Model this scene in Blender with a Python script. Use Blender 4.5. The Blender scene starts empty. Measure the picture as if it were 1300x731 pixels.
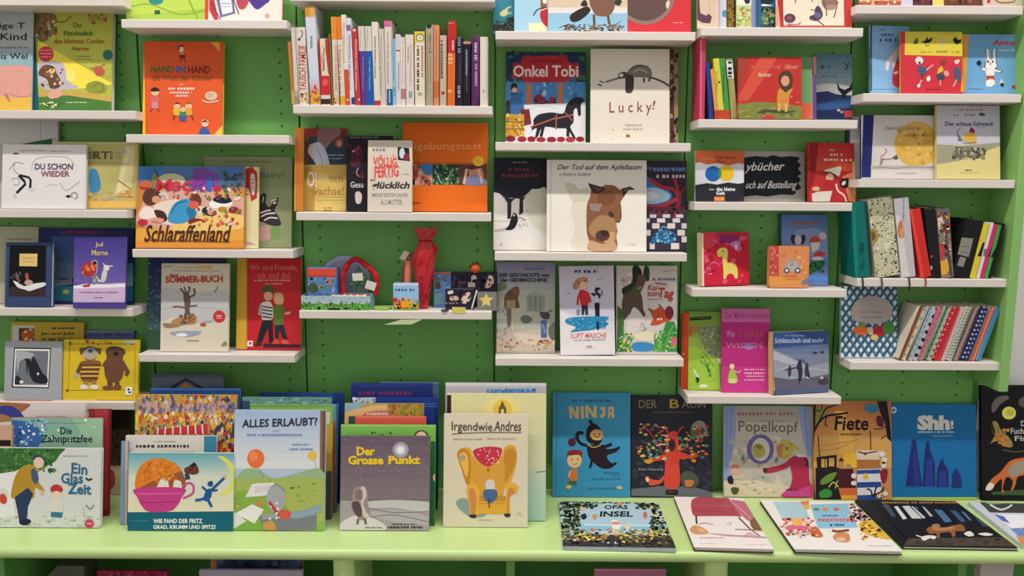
import bpy, math, random
from mathutils import Matrix, Vector
rnd = random.Random(7)
SC = bpy.context.scene
COL = SC.collection
PI = math.pi

# ------------------------------------------------------------------ camera
W_PX, H_PX, F_PX = 1300, 731, 1000.0
CAM = Vector((0.0, -2.5, 1.6))
PITCH, ROLL = math.radians(7.6), math.radians(0.35)
Fv = Vector((0, math.cos(PITCH), -math.sin(PITCH)))
U0 = Vector((0, math.sin(PITCH), math.cos(PITCH)))
R0 = Vector((1, 0, 0))
Rv = R0 * math.cos(ROLL) + U0 * math.sin(ROLL)
Uv = U0 * math.cos(ROLL) - R0 * math.sin(ROLL)
cd = bpy.data.cameras.new('camera'); cam = bpy.data.objects.new('camera', cd); COL.objects.link(cam)
cd.sensor_width = 36.0; cd.lens = 36.0 * F_PX / W_PX; cd.clip_start = 0.05
cam.matrix_world = Matrix(((Rv.x, Uv.x, -Fv.x, CAM.x), (Rv.y, Uv.y, -Fv.y, CAM.y), (Rv.z, Uv.z, -Fv.z, CAM.z), (0, 0, 0, 1)))
SC.camera = cam

# ------------------------------------------------------------------ light and exposure
SC.view_settings.view_transform = 'Standard'; SC.view_settings.look = 'None'
SC.view_settings.gamma = 1.0; SC.view_settings.use_curve_mapping = False
SC.view_settings.exposure = 0.18
wd = bpy.data.worlds.new('world'); SC.world = wd; wd.use_nodes = True
wd.node_tree.nodes['Background'].inputs[0].default_value = (1.0, 0.96, 0.93, 1)
wd.node_tree.nodes['Background'].inputs[1].default_value = 0.54
def strip_light(name, loc, sx, sy, power, col, aim):
    l = bpy.data.lights.new(name, 'AREA'); l.shape = 'RECTANGLE'; l.size = sx; l.size_y = sy; l.energy = power; l.color = col
    o = bpy.data.objects.new(name, l); COL.objects.link(o); o.location = loc
    o.rotation_euler = (Vector(aim) - Vector(loc)).to_track_quat('-Z', 'Y').to_euler()
    return o
strip_light('ceiling_strip_light', (0.0, -1.30, 4.5), 5.0, 0.09, 128, (1.0, 0.95, 0.90), (0.0, -0.1, 1.1))

# ------------------------------------------------------------------ projection helpers used for taking measurements off the photograph
def ray(px, py):
    return (Fv * F_PX + Rv * (px - W_PX / 2) - Uv * (py - H_PX / 2)).normalized()
def on_y(px, py, y):
    d = ray(px, py); t = (y - CAM.y) / d.y
    return CAM + d * t
def on_z(px, py, z):
    d = ray(px, py); t = (z - CAM.z) / d.z
    return CAM + d * t

# ------------------------------------------------------------------ materials
def s2l(c):
    return c / 12.92 if c <= 0.04045 else ((c + 0.055) / 1.055) ** 2.4
def hx(h):
    h = h.lstrip('#')
    return tuple(s2l(int(h[i:i + 2], 16) / 255) for i in (0, 2, 4)) + (1.0,)
def new_mat(name, rough, spec=0.5, amount=0.06, scale=60.0, bump=0.0, transmission=0.0, alpha=1.0, colour=None, coat=0.0):
    m = bpy.data.materials.new(name); m.use_nodes = True
    nt = m.node_tree; b = nt.nodes['Principled BSDF']
    b.inputs['Roughness'].default_value = rough
    b.inputs['Specular IOR Level'].default_value = spec
    b.inputs['Transmission Weight'].default_value = transmission
    b.inputs['Alpha'].default_value = alpha
    b.inputs['Coat Weight'].default_value = coat
    tc = nt.nodes.new('ShaderNodeTexCoord')
    nz = nt.nodes.new('ShaderNodeTexNoise'); nz.inputs['Scale'].default_value = scale; nz.inputs['Detail'].default_value = 3
    nt.links.new(tc.outputs['Object'], nz.inputs['Vector'])
    mr = nt.nodes.new('ShaderNodeMapRange'); mr.inputs['To Min'].default_value = 1 - amount; mr.inputs['To Max'].default_value = 1 + amount
    nt.links.new(nz.outputs['Fac'], mr.inputs['Value'])
    mx = nt.nodes.new('ShaderNodeMix'); mx.data_type = 'RGBA'; mx.blend_type = 'MULTIPLY'; mx.inputs[0].default_value = 1.0
    if colour is None:
        at = nt.nodes.new('ShaderNodeAttribute'); at.attribute_name = 'Col'
        nt.links.new(at.outputs['Color'], mx.inputs[6])
    else:
        mx.inputs[6].default_value = hx(colour)
    nt.links.new(mr.outputs['Result'], mx.inputs[7])
    nt.links.new(mx.outputs[2], b.inputs['Base Color'])
    if bump:
        bp = nt.nodes.new('ShaderNodeBump'); bp.inputs['Strength'].default_value = bump; bp.inputs['Distance'].default_value = 0.002
        nt.links.new(nz.outputs['Fac'], bp.inputs['Height']); nt.links.new(bp.outputs['Normal'], b.inputs['Normal'])
    return m
PRINT = new_mat('coated_print', 0.5, 0.16, 0.05, 90)
MATTE = new_mat('matte_print', 0.7, 0.2, 0.05, 90)
PAGES = new_mat('page_paper', 0.9, 0.1, 0.10, 300)
PLASTIC = new_mat('moulded_plastic', 0.3, 0.5, 0.03, 40)
CELLO = new_mat('cellophane', 0.12, 0.6, 0.2, 30, bump=0.6, alpha=0.80)
CLEAR = new_mat('clear_plastic', 0.08, 0.5, 0.0, 30, alpha=0.10)
WHITE = new_mat('white_laminate', 0.45, 0.4, 0.02, 12)
PAINT = new_mat('green_paint', 0.5, 0.35, 0.035, 6)
TABLE = new_mat('green_laminate', 0.35, 0.5, 0.03, 5)
PLASTER = new_mat('plaster', 0.85, 0.2, 0.03, 30, bump=0.1)

# ------------------------------------------------------------------ mesh accumulation
class MB:
    def __init__(s): s.v, s.f, s.c = [], [], []
    def poly(s, pts, col):
        n = len(s.v); s.v.extend([tuple(p) for p in pts]); s.f.append(tuple(range(n, n + len(pts)))); s.c.append(col)
    def mesh(s, vs, fs, col):
        n = len(s.v); s.v.extend([tuple(p) for p in vs])
        for f in fs: s.f.append(tuple(i + n for i in f)); s.c.append(col)
    def box(s, x0, y0, z0, x1, y1, z1, col):
        v = [(x0, y0, z0), (x1, y0, z0), (x1, y1, z0), (x0, y1, z0), (x0, y0, z1), (x1, y0, z1), (x1, y1, z1), (x0, y1, z1)]
        s.mesh(v, [(0, 3, 2, 1), (4, 5, 6, 7), (0, 1, 5, 4), (1, 2, 6, 5), (2, 3, 7, 6), (3, 0, 4, 7)], col)
    def rbox(s, x0, y0, z0, x1, y1, z1, r, col):
        """box with chamfered front/long edges (profile in y-z, extruded along x)"""
        prof = [(y0 + r, z0), (y1 - r, z0), (y1, z0 + r), (y1, z1 - r), (y1 - r, z1), (y0 + r, z1), (y0, z1 - r), (y0, z0 + r)]
        s.extrude_x(prof, x0, x1, col)
    def extrude_x(s, prof, x0, x1, col):
        n = len(prof); v = [(x0, y, z) for y, z in prof] + [(x1, y, z) for y, z in prof]
        fs = [tuple(reversed(range(n))), tuple(range(n, 2 * n))] + [(i, (i + 1) % n, n + (i + 1) % n, n + i) for i in range(n)]
        s.mesh(v, fs, col)
    def slab(s, outline, y0, y1, col, side=None):
        """outline in x-z (counter-clockwise seen from -y), from y0 (front) to y1"""
        n = len(outline); v = [(x, y0, z) for x, z in outline] + [(x, y1, z) for x, z in outline]
        s.mesh(v, [tuple(range(n)), tuple(reversed(range(n, 2 * n)))], col)
        s.mesh(v, [((i + 1) % n, i, n + i, n + (i + 1) % n) for i in range(n)], side or col)
    def cyl(s, p, q, r, col, n=16, r2=None):
        p, q = Vector(p), Vector(q); a = (q - p).normalized(); b = a.orthogonal().normalized(); c = a.cross(b); r2 = r if r2 is None else r2
        v = [p + (b * math.cos(2 * PI * i / n) + c * math.sin(2 * PI * i / n)) * r for i in range(n)] + [q + (b * math.cos(2 * PI * i / n) + c * math.sin(2 * PI * i / n)) * r2 for i in range(n)]
        s.mesh(v, [tuple(reversed(range(n))), tuple(range(n, 2 * n))] + [(i, (i + 1) % n, n + (i + 1) % n, n + i) for i in range(n)], col)
    def tube(s, pts, r, col, n=8):
        pts = [Vector(p) for p in pts]; rings = []
        for i, p in enumerate(pts):
            t = (pts[min(i + 1, len(pts) - 1)] - pts[max(i - 1, 0)]).normalized()
            b = t.cross(Vector((0.13, 0.9, 0.31))).normalized(); c = t.cross(b)
            rr = r[i] if isinstance(r, (list, tuple)) else r
            rings.append([p + (b * math.cos(2 * PI * k / n) + c * math.sin(2 * PI * k / n)) * rr for k in range(n)])
        v = [q for g in rings for q in g]; fs = [tuple(range(n)), tuple(range((len(pts) - 1) * n, len(pts) * n))]
        for i in range(len(pts) - 1):
            for k in range(n): fs.append((i * n + k, i * n + (k + 1) % n, (i + 1) * n + (k + 1) % n, (i + 1) * n + k))
        s.mesh(v, fs, col)
    def build(s, name, mat, parent=None, smooth=False):
        me = bpy.data.meshes.new(name); me.from_pydata(s.v, [], s.f); me.materials.append(mat)
        at = me.color_attributes.new('Col', 'FLOAT_COLOR', 'CORNER')
        buf = []
        for f, c in zip(s.f, s.c): buf.extend(hx(c) * len(f))
        at.data.foreach_set('color', buf)
        if smooth: me.polygons.foreach_set('use_smooth', [True] * len(me.polygons))
        me.update()
        o = bpy.data.objects.new(name, me); COL.objects.link(o)
        if parent: o.parent = parent
        return o
def tag(o, label=None, cat=None, group=None, kind=None):
    for k, v in (('label', label), ('category', cat), ('group', group), ('kind', kind)):
        if v: o[k] = v
    return o
def empty(name, loc, rot=None):
    o = bpy.data.objects.new(name, None); COL.objects.link(o); o.empty_display_size = 0.05
    o.location = loc
    if rot is not None: o.rotation_euler = rot.to_euler()
    return o

# ------------------------------------------------------------------ printed artwork
_fcache = {}
def text_shape(txt, bold):
    k = (txt, bold)
    if k not in _fcache:
        cu = bpy.data.curves.new('lettering', 'FONT'); cu.body = txt; cu.size = 1.0; cu.resolution_u = 2; cu.offset = 0.012 * bold
        ob = bpy.data.objects.new('lettering', cu)
        me = bpy.data.meshes.new_from_object(ob)
        v = [(p.co.x, p.co.y) for p in me.vertices]; f = [tuple(p.vertices) for p in me.polygons]
        bpy.data.objects.remove(ob); bpy.data.meshes.remove(me); bpy.data.curves.remove(cu)
        x0 = min(p[0] for p in v); x1 = max(p[0] for p in v); y0 = min(p[1] for p in v); y1 = max(p[1] for p in v)
        _fcache[k] = ([((x - x0) / (x1 - x0), (y - y0) / max(y1 - y0, 1e-6)) for x, y in v], f)
    return _fcache[k]
def clip(poly, conv):
    """Sutherland-Hodgman: poly against a convex counter-clockwise outline"""
    out = poly
    n = len(conv)
    for i in range(n):
        a, b = conv[i], conv[(i + 1) % n]
        ex, ey = b[0] - a[0], b[1] - a[1]
        inp, out = out, []
        for j in range(len(inp)):
            p, q = inp[j - 1], inp[j]
            dp = ex * (p[1] - a[1]) - ey * (p[0] - a[0]); dq = ex * (q[1] - a[1]) - ey * (q[0] - a[0])
            if (dp >= 0) != (dq >= 0):
                t = dp / (dp - dq); out.append((p[0] + (q[0] - p[0]) * t, p[1] + (q[1] - p[1]) * t))
            if dq >= 0: out.append(q)
        if len(out) < 3: return []
    return out
def smooth_loop(pts, closed=True, k=5):
    n = len(pts); out = []
    rng = range(n if closed else n - 1)
    for i in rng:
        if closed: p0, p1, p2, p3 = pts[i - 1], pts[i], pts[(i + 1) % n], pts[(i + 2) % n]
        else: p0, p1, p2, p3 = pts[max(i - 1, 0)], pts[i], pts[i + 1], pts[min(i + 2, n - 1)]
        for j in range(k):
            t = j / k
            out.append(tuple(0.5 * (2 * p1[a] + (p2[a] - p0[a]) * t + (2 * p0[a] - 5 * p1[a] + 4 * p2[a] - p3[a]) * t * t + (3 * p1[a] - p0[a] - 3 * p2[a] + p3[a]) * t ** 3) for a in (0, 1)))
    if not closed: out.append(pts[-1])
    return out
def stroke(pts, w):
    L, R = [], []
    for i, p in enumerate(pts):
        a, b = pts[max(i - 1, 0)], pts[min(i + 1, len(pts) - 1)]
        dx, dy = b[0] - a[0], b[1] - a[1]; l = math.hypot(dx, dy) or 1
        nx, ny = -dy / l * w / 2, dx / l * w / 2
        L.append((p[0] + nx, p[1] + ny)); R.append((p[0] - nx, p[1] - ny))
    return L, R
def mixc(a, b, t):
    A = [int(a[i:i + 2], 16) for i in (0, 2, 4)]; B = [int(b[i:i + 2], 16) for i in (0, 2, 4)]
    return '%02x%02x%02x' % tuple(int(round(x + (y - x) * t)) for x, y in zip(A, B))
LAYER = 4e-5
class Art:
    """prints shapes given in measured picture coordinates onto the plane local y = 0 of a thing"""
    def __init__(s, to_local, outline):
        s.m, s.o = to_local, outline; s.k = 0; s.lines = []
        area = sum(a[0] * b[1] - b[0] * a[1] for a, b in zip(outline, outline[1:] + outline[:1]))
        if area < 0: s.o = outline[::-1]
    def put(s, mb, pts, col, y):
        loc = [s.m(*p) for p in pts]
        area = sum(a[0] * b[1] - b[0] * a[1] for a, b in zip(loc, loc[1:] + loc[:1]))
        if area < 0: loc.reverse()
        c = clip(loc, s.o)
        if len(c) >= 3: mb.poly([(x, y, z) for x, z in c], col)
    def draw(s, text, mb, letters):
        for line in text.strip().split('\n'):
            line = line.strip()
            if not line: continue
            txt = None
            if '|' in line: line, txt = line.split('|', 1); txt = txt.strip()
            q = line.split(); op, col = q[0], q[1]; n = [] if op in 'GS' else [float(a) for a in q[2:]]
            s.k += 1; y = -1e-4 - s.k * LAYER
            if op == 'R': x0, y0, x1, y1 = n; s.put(mb, [(x0, y0), (x1, y0), (x1, y1), (x0, y1)], col, y)
            elif op == 'P': s.put(mb, list(zip(n[::2], n[1::2])), col, y)
            elif op == 'B': s.put(mb, smooth_loop(list(zip(n[::2], n[1::2]))), col, y)
            elif op == 'E':
                cx, cy, rx, ry = n[:4]; a = math.radians(n[4]) if len(n) > 4 else 0
                s.put(mb, [(cx + rx * math.cos(t) * math.cos(a) - ry * math.sin(t) * math.sin(a), cy + rx * math.cos(t) * math.sin(a) + ry * math.sin(t) * math.cos(a)) for t in [2 * PI * i / 20 for i in range(20)]], col, y)
            elif op in 'LC':
                pts = list(zip(n[1::2], n[2::2]))
                if op == 'C': pts = smooth_loop(pts, False)
                A, B = stroke(pts, n[0])
                for i in range(len(A) - 1): s.put(mb, [A[i], A[i + 1], B[i + 1], B[i]], col, y)
            elif op == 'D':            # a line of print too small to read
                x0, yy, x1, h = n[:4]; x = x0; r = random.Random(int(x0 * 7 + yy * 13))
                while x < x1:
                    w = h * r.uniform(0.35, 0.8); e = min(x + w, x1)
                    s.put(mb, [(x, yy + h * .15), (e, yy + h * .15), (e, yy + h * r.uniform(.7, .95)), (x, yy + h * .85)], col, y)
                    x = e + h * (0.3 if r.random() < .82 else 0.8)
            elif op == 'V':            # the same, running up a spine
                xx, y0, w, y1 = n[:4]; p = y0; r = random.Random(int(xx * 7 + y0 * 13))
                while p < y1:
                    l = w * r.uniform(0.35, 0.8); e = min(p + l, y1)
                    s.put(mb, [(xx, p), (xx + w, p), (xx + w * r.uniform(.8, 1), e), (xx, e)], col, y)
                    p = e + w * (0.3 if r.random() < .85 else 0.9)
            elif op == 'G':            # printed blend from one ink to another
                c2 = q[2]; x0, y0, x1, y1 = [float(a) for a in q[3:7]]; N = int(q[7]) if len(q) > 7 else 8
                for i in range(N):
                    s.put(mb, [(x0, y0 + (y1 - y0) * i / N), (x1, y0 + (y1 - y0) * i / N), (x1, y0 + (y1 - y0) * (i + 1) / N), (x0, y0 + (y1 - y0) * (i + 1) / N)], mixc(col, c2, i / (N - 1)), y)
            elif op == 'S':            # printed flecks: count x0 y0 x1 y1 rmin rmax, inks in col joined by commas
                N, x0, y0, x1, y1, r0, r1 = [float(a) for a in q[2:9]]; cs = col.split(','); r = random.Random(int(N * 3 + x0 + y0))
                asp = float(q[9]) if len(q) > 9 else 1.0
                for i in range(int(N)):
                    cx, cy, rr, a0 = r.uniform(x0, x1), r.uniform(y0, y1), r.uniform(r0, r1), r.uniform(0, PI)
                    yy = y - (i % 3) * LAYER / 4
                    s.put(mb, [(cx + rr * math.cos(t) * r.uniform(.7, 1.2), cy + rr * asp * math.sin(t) * r.uniform(.7, 1.2)) for t in [a0 + 2 * PI * j / 6 for j in range(6)]], r.choice(cs), yy)
            elif op == 'T':
                x0, y0, x1, y1 = n[:4]; rot = n[4] if len(n) > 4 else 0; bold = n[5] if len(n) > 5 else 0; shear = n[6] if len(n) > 6 else 0; slope = n[7] if len(n) > 7 else 0
                vs, fs = text_shape(txt, bold)
                letters = MB(); s.lines.append(letters)
                pts = []
                for u, v in vs:
                    if rot == 90: X, Y = x1 - v * (x1 - x0), y1 - u * (y1 - y0)
                    elif rot == -90: X, Y = x0 + v * (x1 - x0), y0 + u * (y1 - y0)
                    else: X, Y = x0 + u * (x1 - x0) + shear * (v - .5), y1 - v * (y1 - y0) + slope * u
                    pts.append(s.m(X, Y))
                xs = [o[0] for o in s.o]; zs = [o[1] for o in s.o]
                if min(p[0] for p in pts) >= min(xs) and max(p[0] for p in pts) <= max(xs) and min(p[1] for p in pts) >= min(zs) and max(p[1] for p in pts) <= max(zs):
                    letters.mesh([(p[0], y, p[1]) for p in pts], fs, col)
                else:
                    for f in fs: 
                        c = clip([pts[i] for i in f] if sum(pts[f[i - 1]][0] * pts[f[i]][1] - pts[f[i]][0] * pts[f[i - 1]][1] for i in range(len(f))) > 0 else [pts[i] for i in reversed(f)], s.o)
                        if len(c) >= 3: letters.poly([(p[0], y, p[1]) for p in c], col)
            else: raise ValueError(line)

CR = {'A1': (0, 0, 4.874), 'A2': (150, 0, 3.848), 'A3': (360, 0, 4.643), 'A4': (620, 0, 3.748), 'A5': (870, 0, 4.43), 'A6': (1080, 0, 5.623), 'A7': (0, 140, 5.221), 'A8': (160, 190, 5.222),
      'B1': (360, 140, 4.643), 'B2': (370, 280, 4.815), 'B3': (615, 190, 4.815), 'B4': (615, 325, 4.815), 'B5': (865, 170, 5.532), 'B6': (860, 265, 5.909), 'B7': (855, 375, 5.222), 'B8': (1060, 120, 5.417),
      'C1': (1050, 235, 5.2), 'C2': (1050, 355, 5.04), 'C3': (0, 275, 5.621), 'C4': (160, 320, 4.875), 'C5': (0, 395, 5.415), 'C6': (0, 490, 3.653), 'C7': (130, 460, 3.178), 'C8': (280, 480, 3.481),
      'D1': (410, 470, 3.325), 'D2': (550, 470, 3.325), 'D3': (690, 485, 4.717), 'D4': (900, 495, 4.875), 'D5': (1110, 480, 4.3), 'D6': (700, 620, 4.333), 'D7': (970, 620, 3.939), 'D8': (0, 650, 1.857),
      'X1': (360, 0, 5.221), 'X2': (490, 10, 6.054), 'X3': (875, 0, 6.047), 'X4': (620, 0, 4.815), 'X5': (370, 280, 5.621), 'X6': (490, 280, 5.22), 'X7': (0, 690, 3.095)}
def PX(crop, x, y):
    ox, oy, s = CR[crop]
    return ox + x / s, oy + y / s
def rounded(W, H, r, k=4):
    if r <= 0: return [(-W / 2, 0), (W / 2, 0), (W / 2, H), (-W / 2, H)]
    out = []
    for cx, cz, a0 in ((W / 2 - r, r, -90), (W / 2 - r, H - r, 0), (-W / 2 + r, H - r, 90), (-W / 2 + r, r, 180)):
        for i in range(k + 1):
            a = math.radians(a0 + 90 * i / k); out.append((cx + r * math.cos(a), cz + r * math.sin(a)))
    return out
def to_plane(M, crop):
    Mi = M.inverted()
    o = Mi @ CAM; R3 = Mi.to_3x3()
    def f(x, y):
        d = R3 @ ray(*PX(crop, x, y)); t = -o.y / d.y
        return (o.x + d.x * t, o.z + d.z * t)
    return f
SH = {}
LEAN = math.radians(9)
def BOOK(crop, quad, shelf, label, bg, art='', L=0, sp=None, t=0.011, d=None, d2=None, lean=None, name='picture_book', r=0.0, soft=False, group=None, mat=None, cat='book', roll=0.0, pages='e6dfd0', dz=0.0, flat=False, zoff=0.0):
    """a bound book: cover boards and spine (with the printed front), page block, raised lettering mesh under the cover"""
    x = [quad[i] for i in range(0, 8, 2)]; y = [quad[i] for i in range(1, 8, 2)]
    pts = [PX(crop, a, b) for a, b in zip(x, y)]          # TL TR BR BL
    z0 = SH[shelf] + zoff
    if flat:
        g = [on_z(p[0], p[1], z0 + t) for p in pts]
        ax = (g[2] - g[3]); yaw = math.atan2(ax.y, ax.x)
        W = ax.length; mid = (g[2] + g[3]) / 2
        up = ((g[0] + g[1]) / 2 - mid); nrm = Vector((-math.sin(yaw), math.cos(yaw), 0)); H = up.dot(nrm)
        rot = Matrix.Rotation(yaw, 3, 'Z') @ Matrix.Rotation(-PI / 2, 3, 'X')
        loc = Vector((mid.x, mid.y, z0 + t + 0.0003))
    else:
        ln = LEAN if lean is None else math.radians(lean)
        def solve(dd, dd2):
            a = on_y(pts[3][0], pts[3][1], -dd); b = on_y(pts[2][0], pts[2][1], -dd2)
            yaw = math.atan2(-dd2 + dd, b.x - a.x)
            W = math.hypot(b.x - a.x, dd2 - dd)
            rot = Matrix.Rotation(yaw, 3, 'Z') @ Matrix.Rotation(-ln, 3, 'X')
            if roll: rot = rot @ Matrix.Rotation(math.radians(roll), 3, 'Y')
            loc = Vector(((a.x + b.x) / 2, -(dd + dd2) / 2, z0 + t * math.sin(ln) + W / 2 * abs(math.sin(math.radians(roll))) + 0.0002))
            M = Matrix.Translation(loc) @ rot.to_4x4()
            f = to_plane(M, crop)
            H = (f(x[0], y[0])[1] + f(x[1], y[1])[1]) / 2
            return W, H, rot, loc
        dd = d if d is not None else (0.06 if L == 0 else 0.066 + L * 0.02)
        if shelf == 'desk' and d is None: dd = -on_z((pts[2][0] + pts[3][0]) / 2, (pts[2][1] + pts[3][1]) / 2, z0).y
        W, H, rot, loc = solve(dd, d2 if d2 is not None else dd)
        for _ in range(3):
            if d is None and L == 0:
                dd = max(H * math.sin(ln) + t * math.cos(ln) + 0.004, dd if shelf == 'desk' else 0)
            room = min(dd, d2 if d2 is not None else dd) - t - 0.003 - 0.004 * min(L, 1.5)
            ln = min(ln, math.asin(max(0.02, min(1, room / H))))
            W, H, rot, loc = solve(dd, d2 if d2 is not None else dd)
    root = empty(name, loc, rot); tag(root, label, cat, group)
    M = Matrix.Translation(loc) @ rot.to_4x4()
    out = rounded(W, H, r); sp = sp or bg
    c = MB(); bt = 0.0006 if soft else 0.002
    if r > 0:
        c.slab(out, 0, bt, bg); c.slab(out, t - bt, t, sp)
        c.box(-W / 2, bt, r, -W / 2 + bt, t - bt, H - r, sp)
    else:
        c.slab(out, 0, bt, bg); c.slab(out, t - bt, t, sp); c.box(-W / 2, bt, 0, -W / 2 + bt, t - bt, H, sp)
    A = Art(to_plane(M, crop), out)
    if art: A.draw(art, c, None)
    m = mat or PRINT
    co = c.build('cover', m, root)
    for lt in A.lines: lt.build('title_lettering', m, co)
    ins = 0.0005 if soft else 0.003
    if t - 2 * bt > 0.0015:
        p = MB()
        if r > 0:
            k = 1 - 2 * ins / W; p.slab([(a * k, ins + (b * (H - 2 * ins) / H)) for a, b in out], bt, t - bt, pages)
        else: p.box(-W / 2 + bt, bt, ins, W / 2 - ins, t - bt, H - ins, pages)
        p.build('page_block', PAGES, root)
    return root
_prev = {}
def SPINE(row, crop, xb0, xb1, yb, xt0, xt1, yt, shelf, label, bg, art='', d=0.116, depth=0.108, group=None, name='paperback', pages='e6dfd0', side=None, back=None, soft=True, tan=None):
    """a book standing with its spine outward, leaning by the measured angle"""
    z0 = SH[shelf]
    p0, p1 = on_y(*PX(crop, xb0, yb), -d), on_y(*PX(crop, xb1, yb), -d)
    q0, q1 = on_y(*PX(crop, xt0, yt), -d), on_y(*PX(crop, xt1, yt), -d)
    z00 = (p0.z + p1.z) / 2
    ang = math.atan2((q0.x + q1.x - p0.x - p1.x) / 2, (q0.z + q1.z) / 2 - z00)
    if tan is not None: ang = math.atan(tan)
    W = ((p1.x - p0.x) + (q1.x - q0.x)) / 2 * math.cos(ang) * 0.955
    H = ((q0.z + q1.z) / 2 - z00) / math.cos(ang) - W * abs(math.sin(ang)) * .5
    cx = (p0.x + p1.x) / 2
    rise = W / 2 * abs(math.sin(ang)) + 0.0002
    if row in _prev:
        px, pa, pH = _prev[row]                       # line of the neighbour's outer side
        for zz in (0.0, min(H * math.cos(ang), pH)):
            left = cx - W / 2 / math.cos(ang) + math.tan(ang) * zz
            lim = px + math.tan(pa) * zz
            if left < lim + 0.0004: cx += lim + 0.0004 - left
    _prev[row] = (cx + W / 2 / math.cos(ang), ang, H * math.cos(ang))
    rot = Matrix.Rotation(ang, 3, 'Y'); loc = Vector((cx, -d, z0 + rise))
    root = empty(name, loc, rot); tag(root, label, 'book', group)
    M = Matrix.Translation(loc) @ rot.to_4x4()
    bt = 0.0007 if soft else 0.0018
    bt = min(bt, W * .2)
    out = rounded(W, H, 0); c = MB()
    c.slab(out, 0, bt, bg)
    c.box(-W / 2, bt, 0, -W / 2 + bt, depth, H, side or bg); c.box(W / 2 - bt, bt, 0, W / 2, depth, H, side or bg)
    A = Art(to_plane(M, crop), out)
    if art: A.draw(art, c, None)
    co = c.build('cover', PRINT, root)
    for lt in A.lines: lt.build('title_lettering', PRINT, co)
    p = MB(); ins = 0.0005 if soft else 0.003
    p.box(-W / 2 + bt, bt, ins, W / 2 - bt, depth - ins, H - ins, pages); p.build('page_block', PAGES, root)
    return root

# ------------------------------------------------------------------ the room
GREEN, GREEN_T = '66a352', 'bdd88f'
def quad_structure(name, v, col, mat):
    m = MB(); m.poly(v, col); return tag(m.build(name, mat), kind='structure')
m = MB(); m.box(-4, 0.06, 0, 4, 0.16, 4.6, 'e2dfdd'); tag(m.build('wall_back', PLASTER), kind='structure')
m = MB(); m.box(-4, -4.5, -0.1, 4, 0.16, 0, '8d8478'); tag(m.build('floor', MATTE), kind='structure')
m = MB(); m.box(-4, -1.9, 4.6, 4, 0.16, 4.7, 'e4e2de'); tag(m.build('ceiling', PLASTER), kind='structure')

# ------------------------------------------------------------------ the shop fitting: back panels with shelf-pin holes
SD = 0.125
ZD = CAM.z - 1.006            # top of the display table
BX = [on_y(a, b, 0).x for a, b in ((174, 50), (380, 150), (628, 300), (869, 200), (1060, 400))]
ex = on_y(1277, 400, -0.135).x
BX = [BX[0] - (BX[1] - BX[0]) * 1.0] + BX + [ex + 0.0025]
def panel(x0, x1, label):
    z0, z1, pitch, hr, cell = 0.16, 2.2, 0.0385, 0.0032, 0.005
    g = 0.003; x0 += g; x1 -= g; th = 0.018
    m = MB()
    cols = [x0 + 0.052, (x0 + x1) / 2, x1 - 0.052]
    edges = [x0]
    for c in cols: edges += [c - cell, c + cell]
    edges.append(x1)
    for i in range(0, len(edges), 2):
        m.poly([(edges[i], 0, z0), (edges[i + 1], 0, z0), (edges[i + 1], 0, z1), (edges[i], 0, z1)], GREEN)
    rows = [ZD + 0.06 + pitch * k for k in range(41)]
    for c in cols:
        zc = z0
        for z in rows + [None]:
            top = z1 if z is None else z - cell
            m.poly([(c - cell, 0, zc), (c + cell, 0, zc), (c + cell, 0, top), (c - cell, 0, top)], GREEN)
            if z is None: break
            zc = z + cell
            A = [2 * PI * (i + .5) / 8 for i in range(8)]
            sq = [(c + cell * (max(-1, min(1, math.cos(a) * 1.45))), z + cell * max(-1, min(1, math.sin(a) * 1.45))) for a in A]
            ci = [(c + hr * math.cos(a), z + hr * math.sin(a)) for a in A]
            n = len(m.v)
            m.mesh([(a, 0, b) for a, b in sq] + [(a, 0, b) for a, b in ci] + [(a, 0.015, b) for a, b in ci],
                   [(i, (i + 1) % 8, 8 + (i + 1) % 8, 8 + i) for i in range(8)] + [(8 + i, 8 + (i + 1) % 8, 16 + (i + 1) % 8, 16 + i) for i in range(8)] + [tuple(range(16, 24))], GREEN)
            for q in range(4):
                pass
    m.box(x0, 0.0005, z0, x0 + 0.002, th, z1, GREEN); m.box(x1 - 0.002, 0.0005, z0, x1, th, z1, GREEN)
    m.poly([(x0, th, z0), (x0, th, z1), (x1, th, z1), (x1, th, z0)], GREEN)
    m.poly([(x0, 0, z1), (x1, 0, z1), (x1, th, z1), (x0, th, z1)], GREEN)
    return tag(m.build('back_panel', PAINT), label, 'panel', 'green drilled back panels of the shelving')
for i, lb in enumerate(['green drilled back panel behind the shelf with the pig cover book', 'green drilled back panel behind the tilted red-orange picture book and the hedgerow feast book',
                        'green drilled back panel behind the long row of paperback spines', 'green drilled back panel behind the book with the dark horse',
                        'green drilled back panel behind the red lion board book', 'green drilled back panel beside the end panel, behind the leaning thick books']):
    panel(BX[i], BX[i + 1], lb)
m = MB(); m.box(BX[0] - 0.5, 0.0195, 0.1, BX[-1] + 0.03, 0.0295, 2.22, GREEN)
tag(m.build('backing_board', PAINT), 'dark green backing board seen in the joints between the green panels', 'board')
# end panel, the green paint lightened to show light falling on it
m = MB(); prof = [(ex, 0.019), (ex, -0.133), (ex + 0.003, -0.136), (ex + 0.025, -0.136), (ex + 0.028, -0.133), (ex + 0.028, 0.019)]
n = len(prof); v = [(a, b, on_y(1268, 497, -0.136).z) for a, b in prof] + [(a, b, 2.2) for a, b in prof]
m.mesh(v, [tuple(range(n)), tuple(reversed(range(n, 2 * n)))] + [((i + 1) % n, i, n + i, n + (i + 1) % n) for i in range(n)], '86b868')
tag(m.build('end_panel', PAINT), 'upright end panel in green lightened for painted light, closing the shelving beside the pale wall', 'panel')

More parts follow.
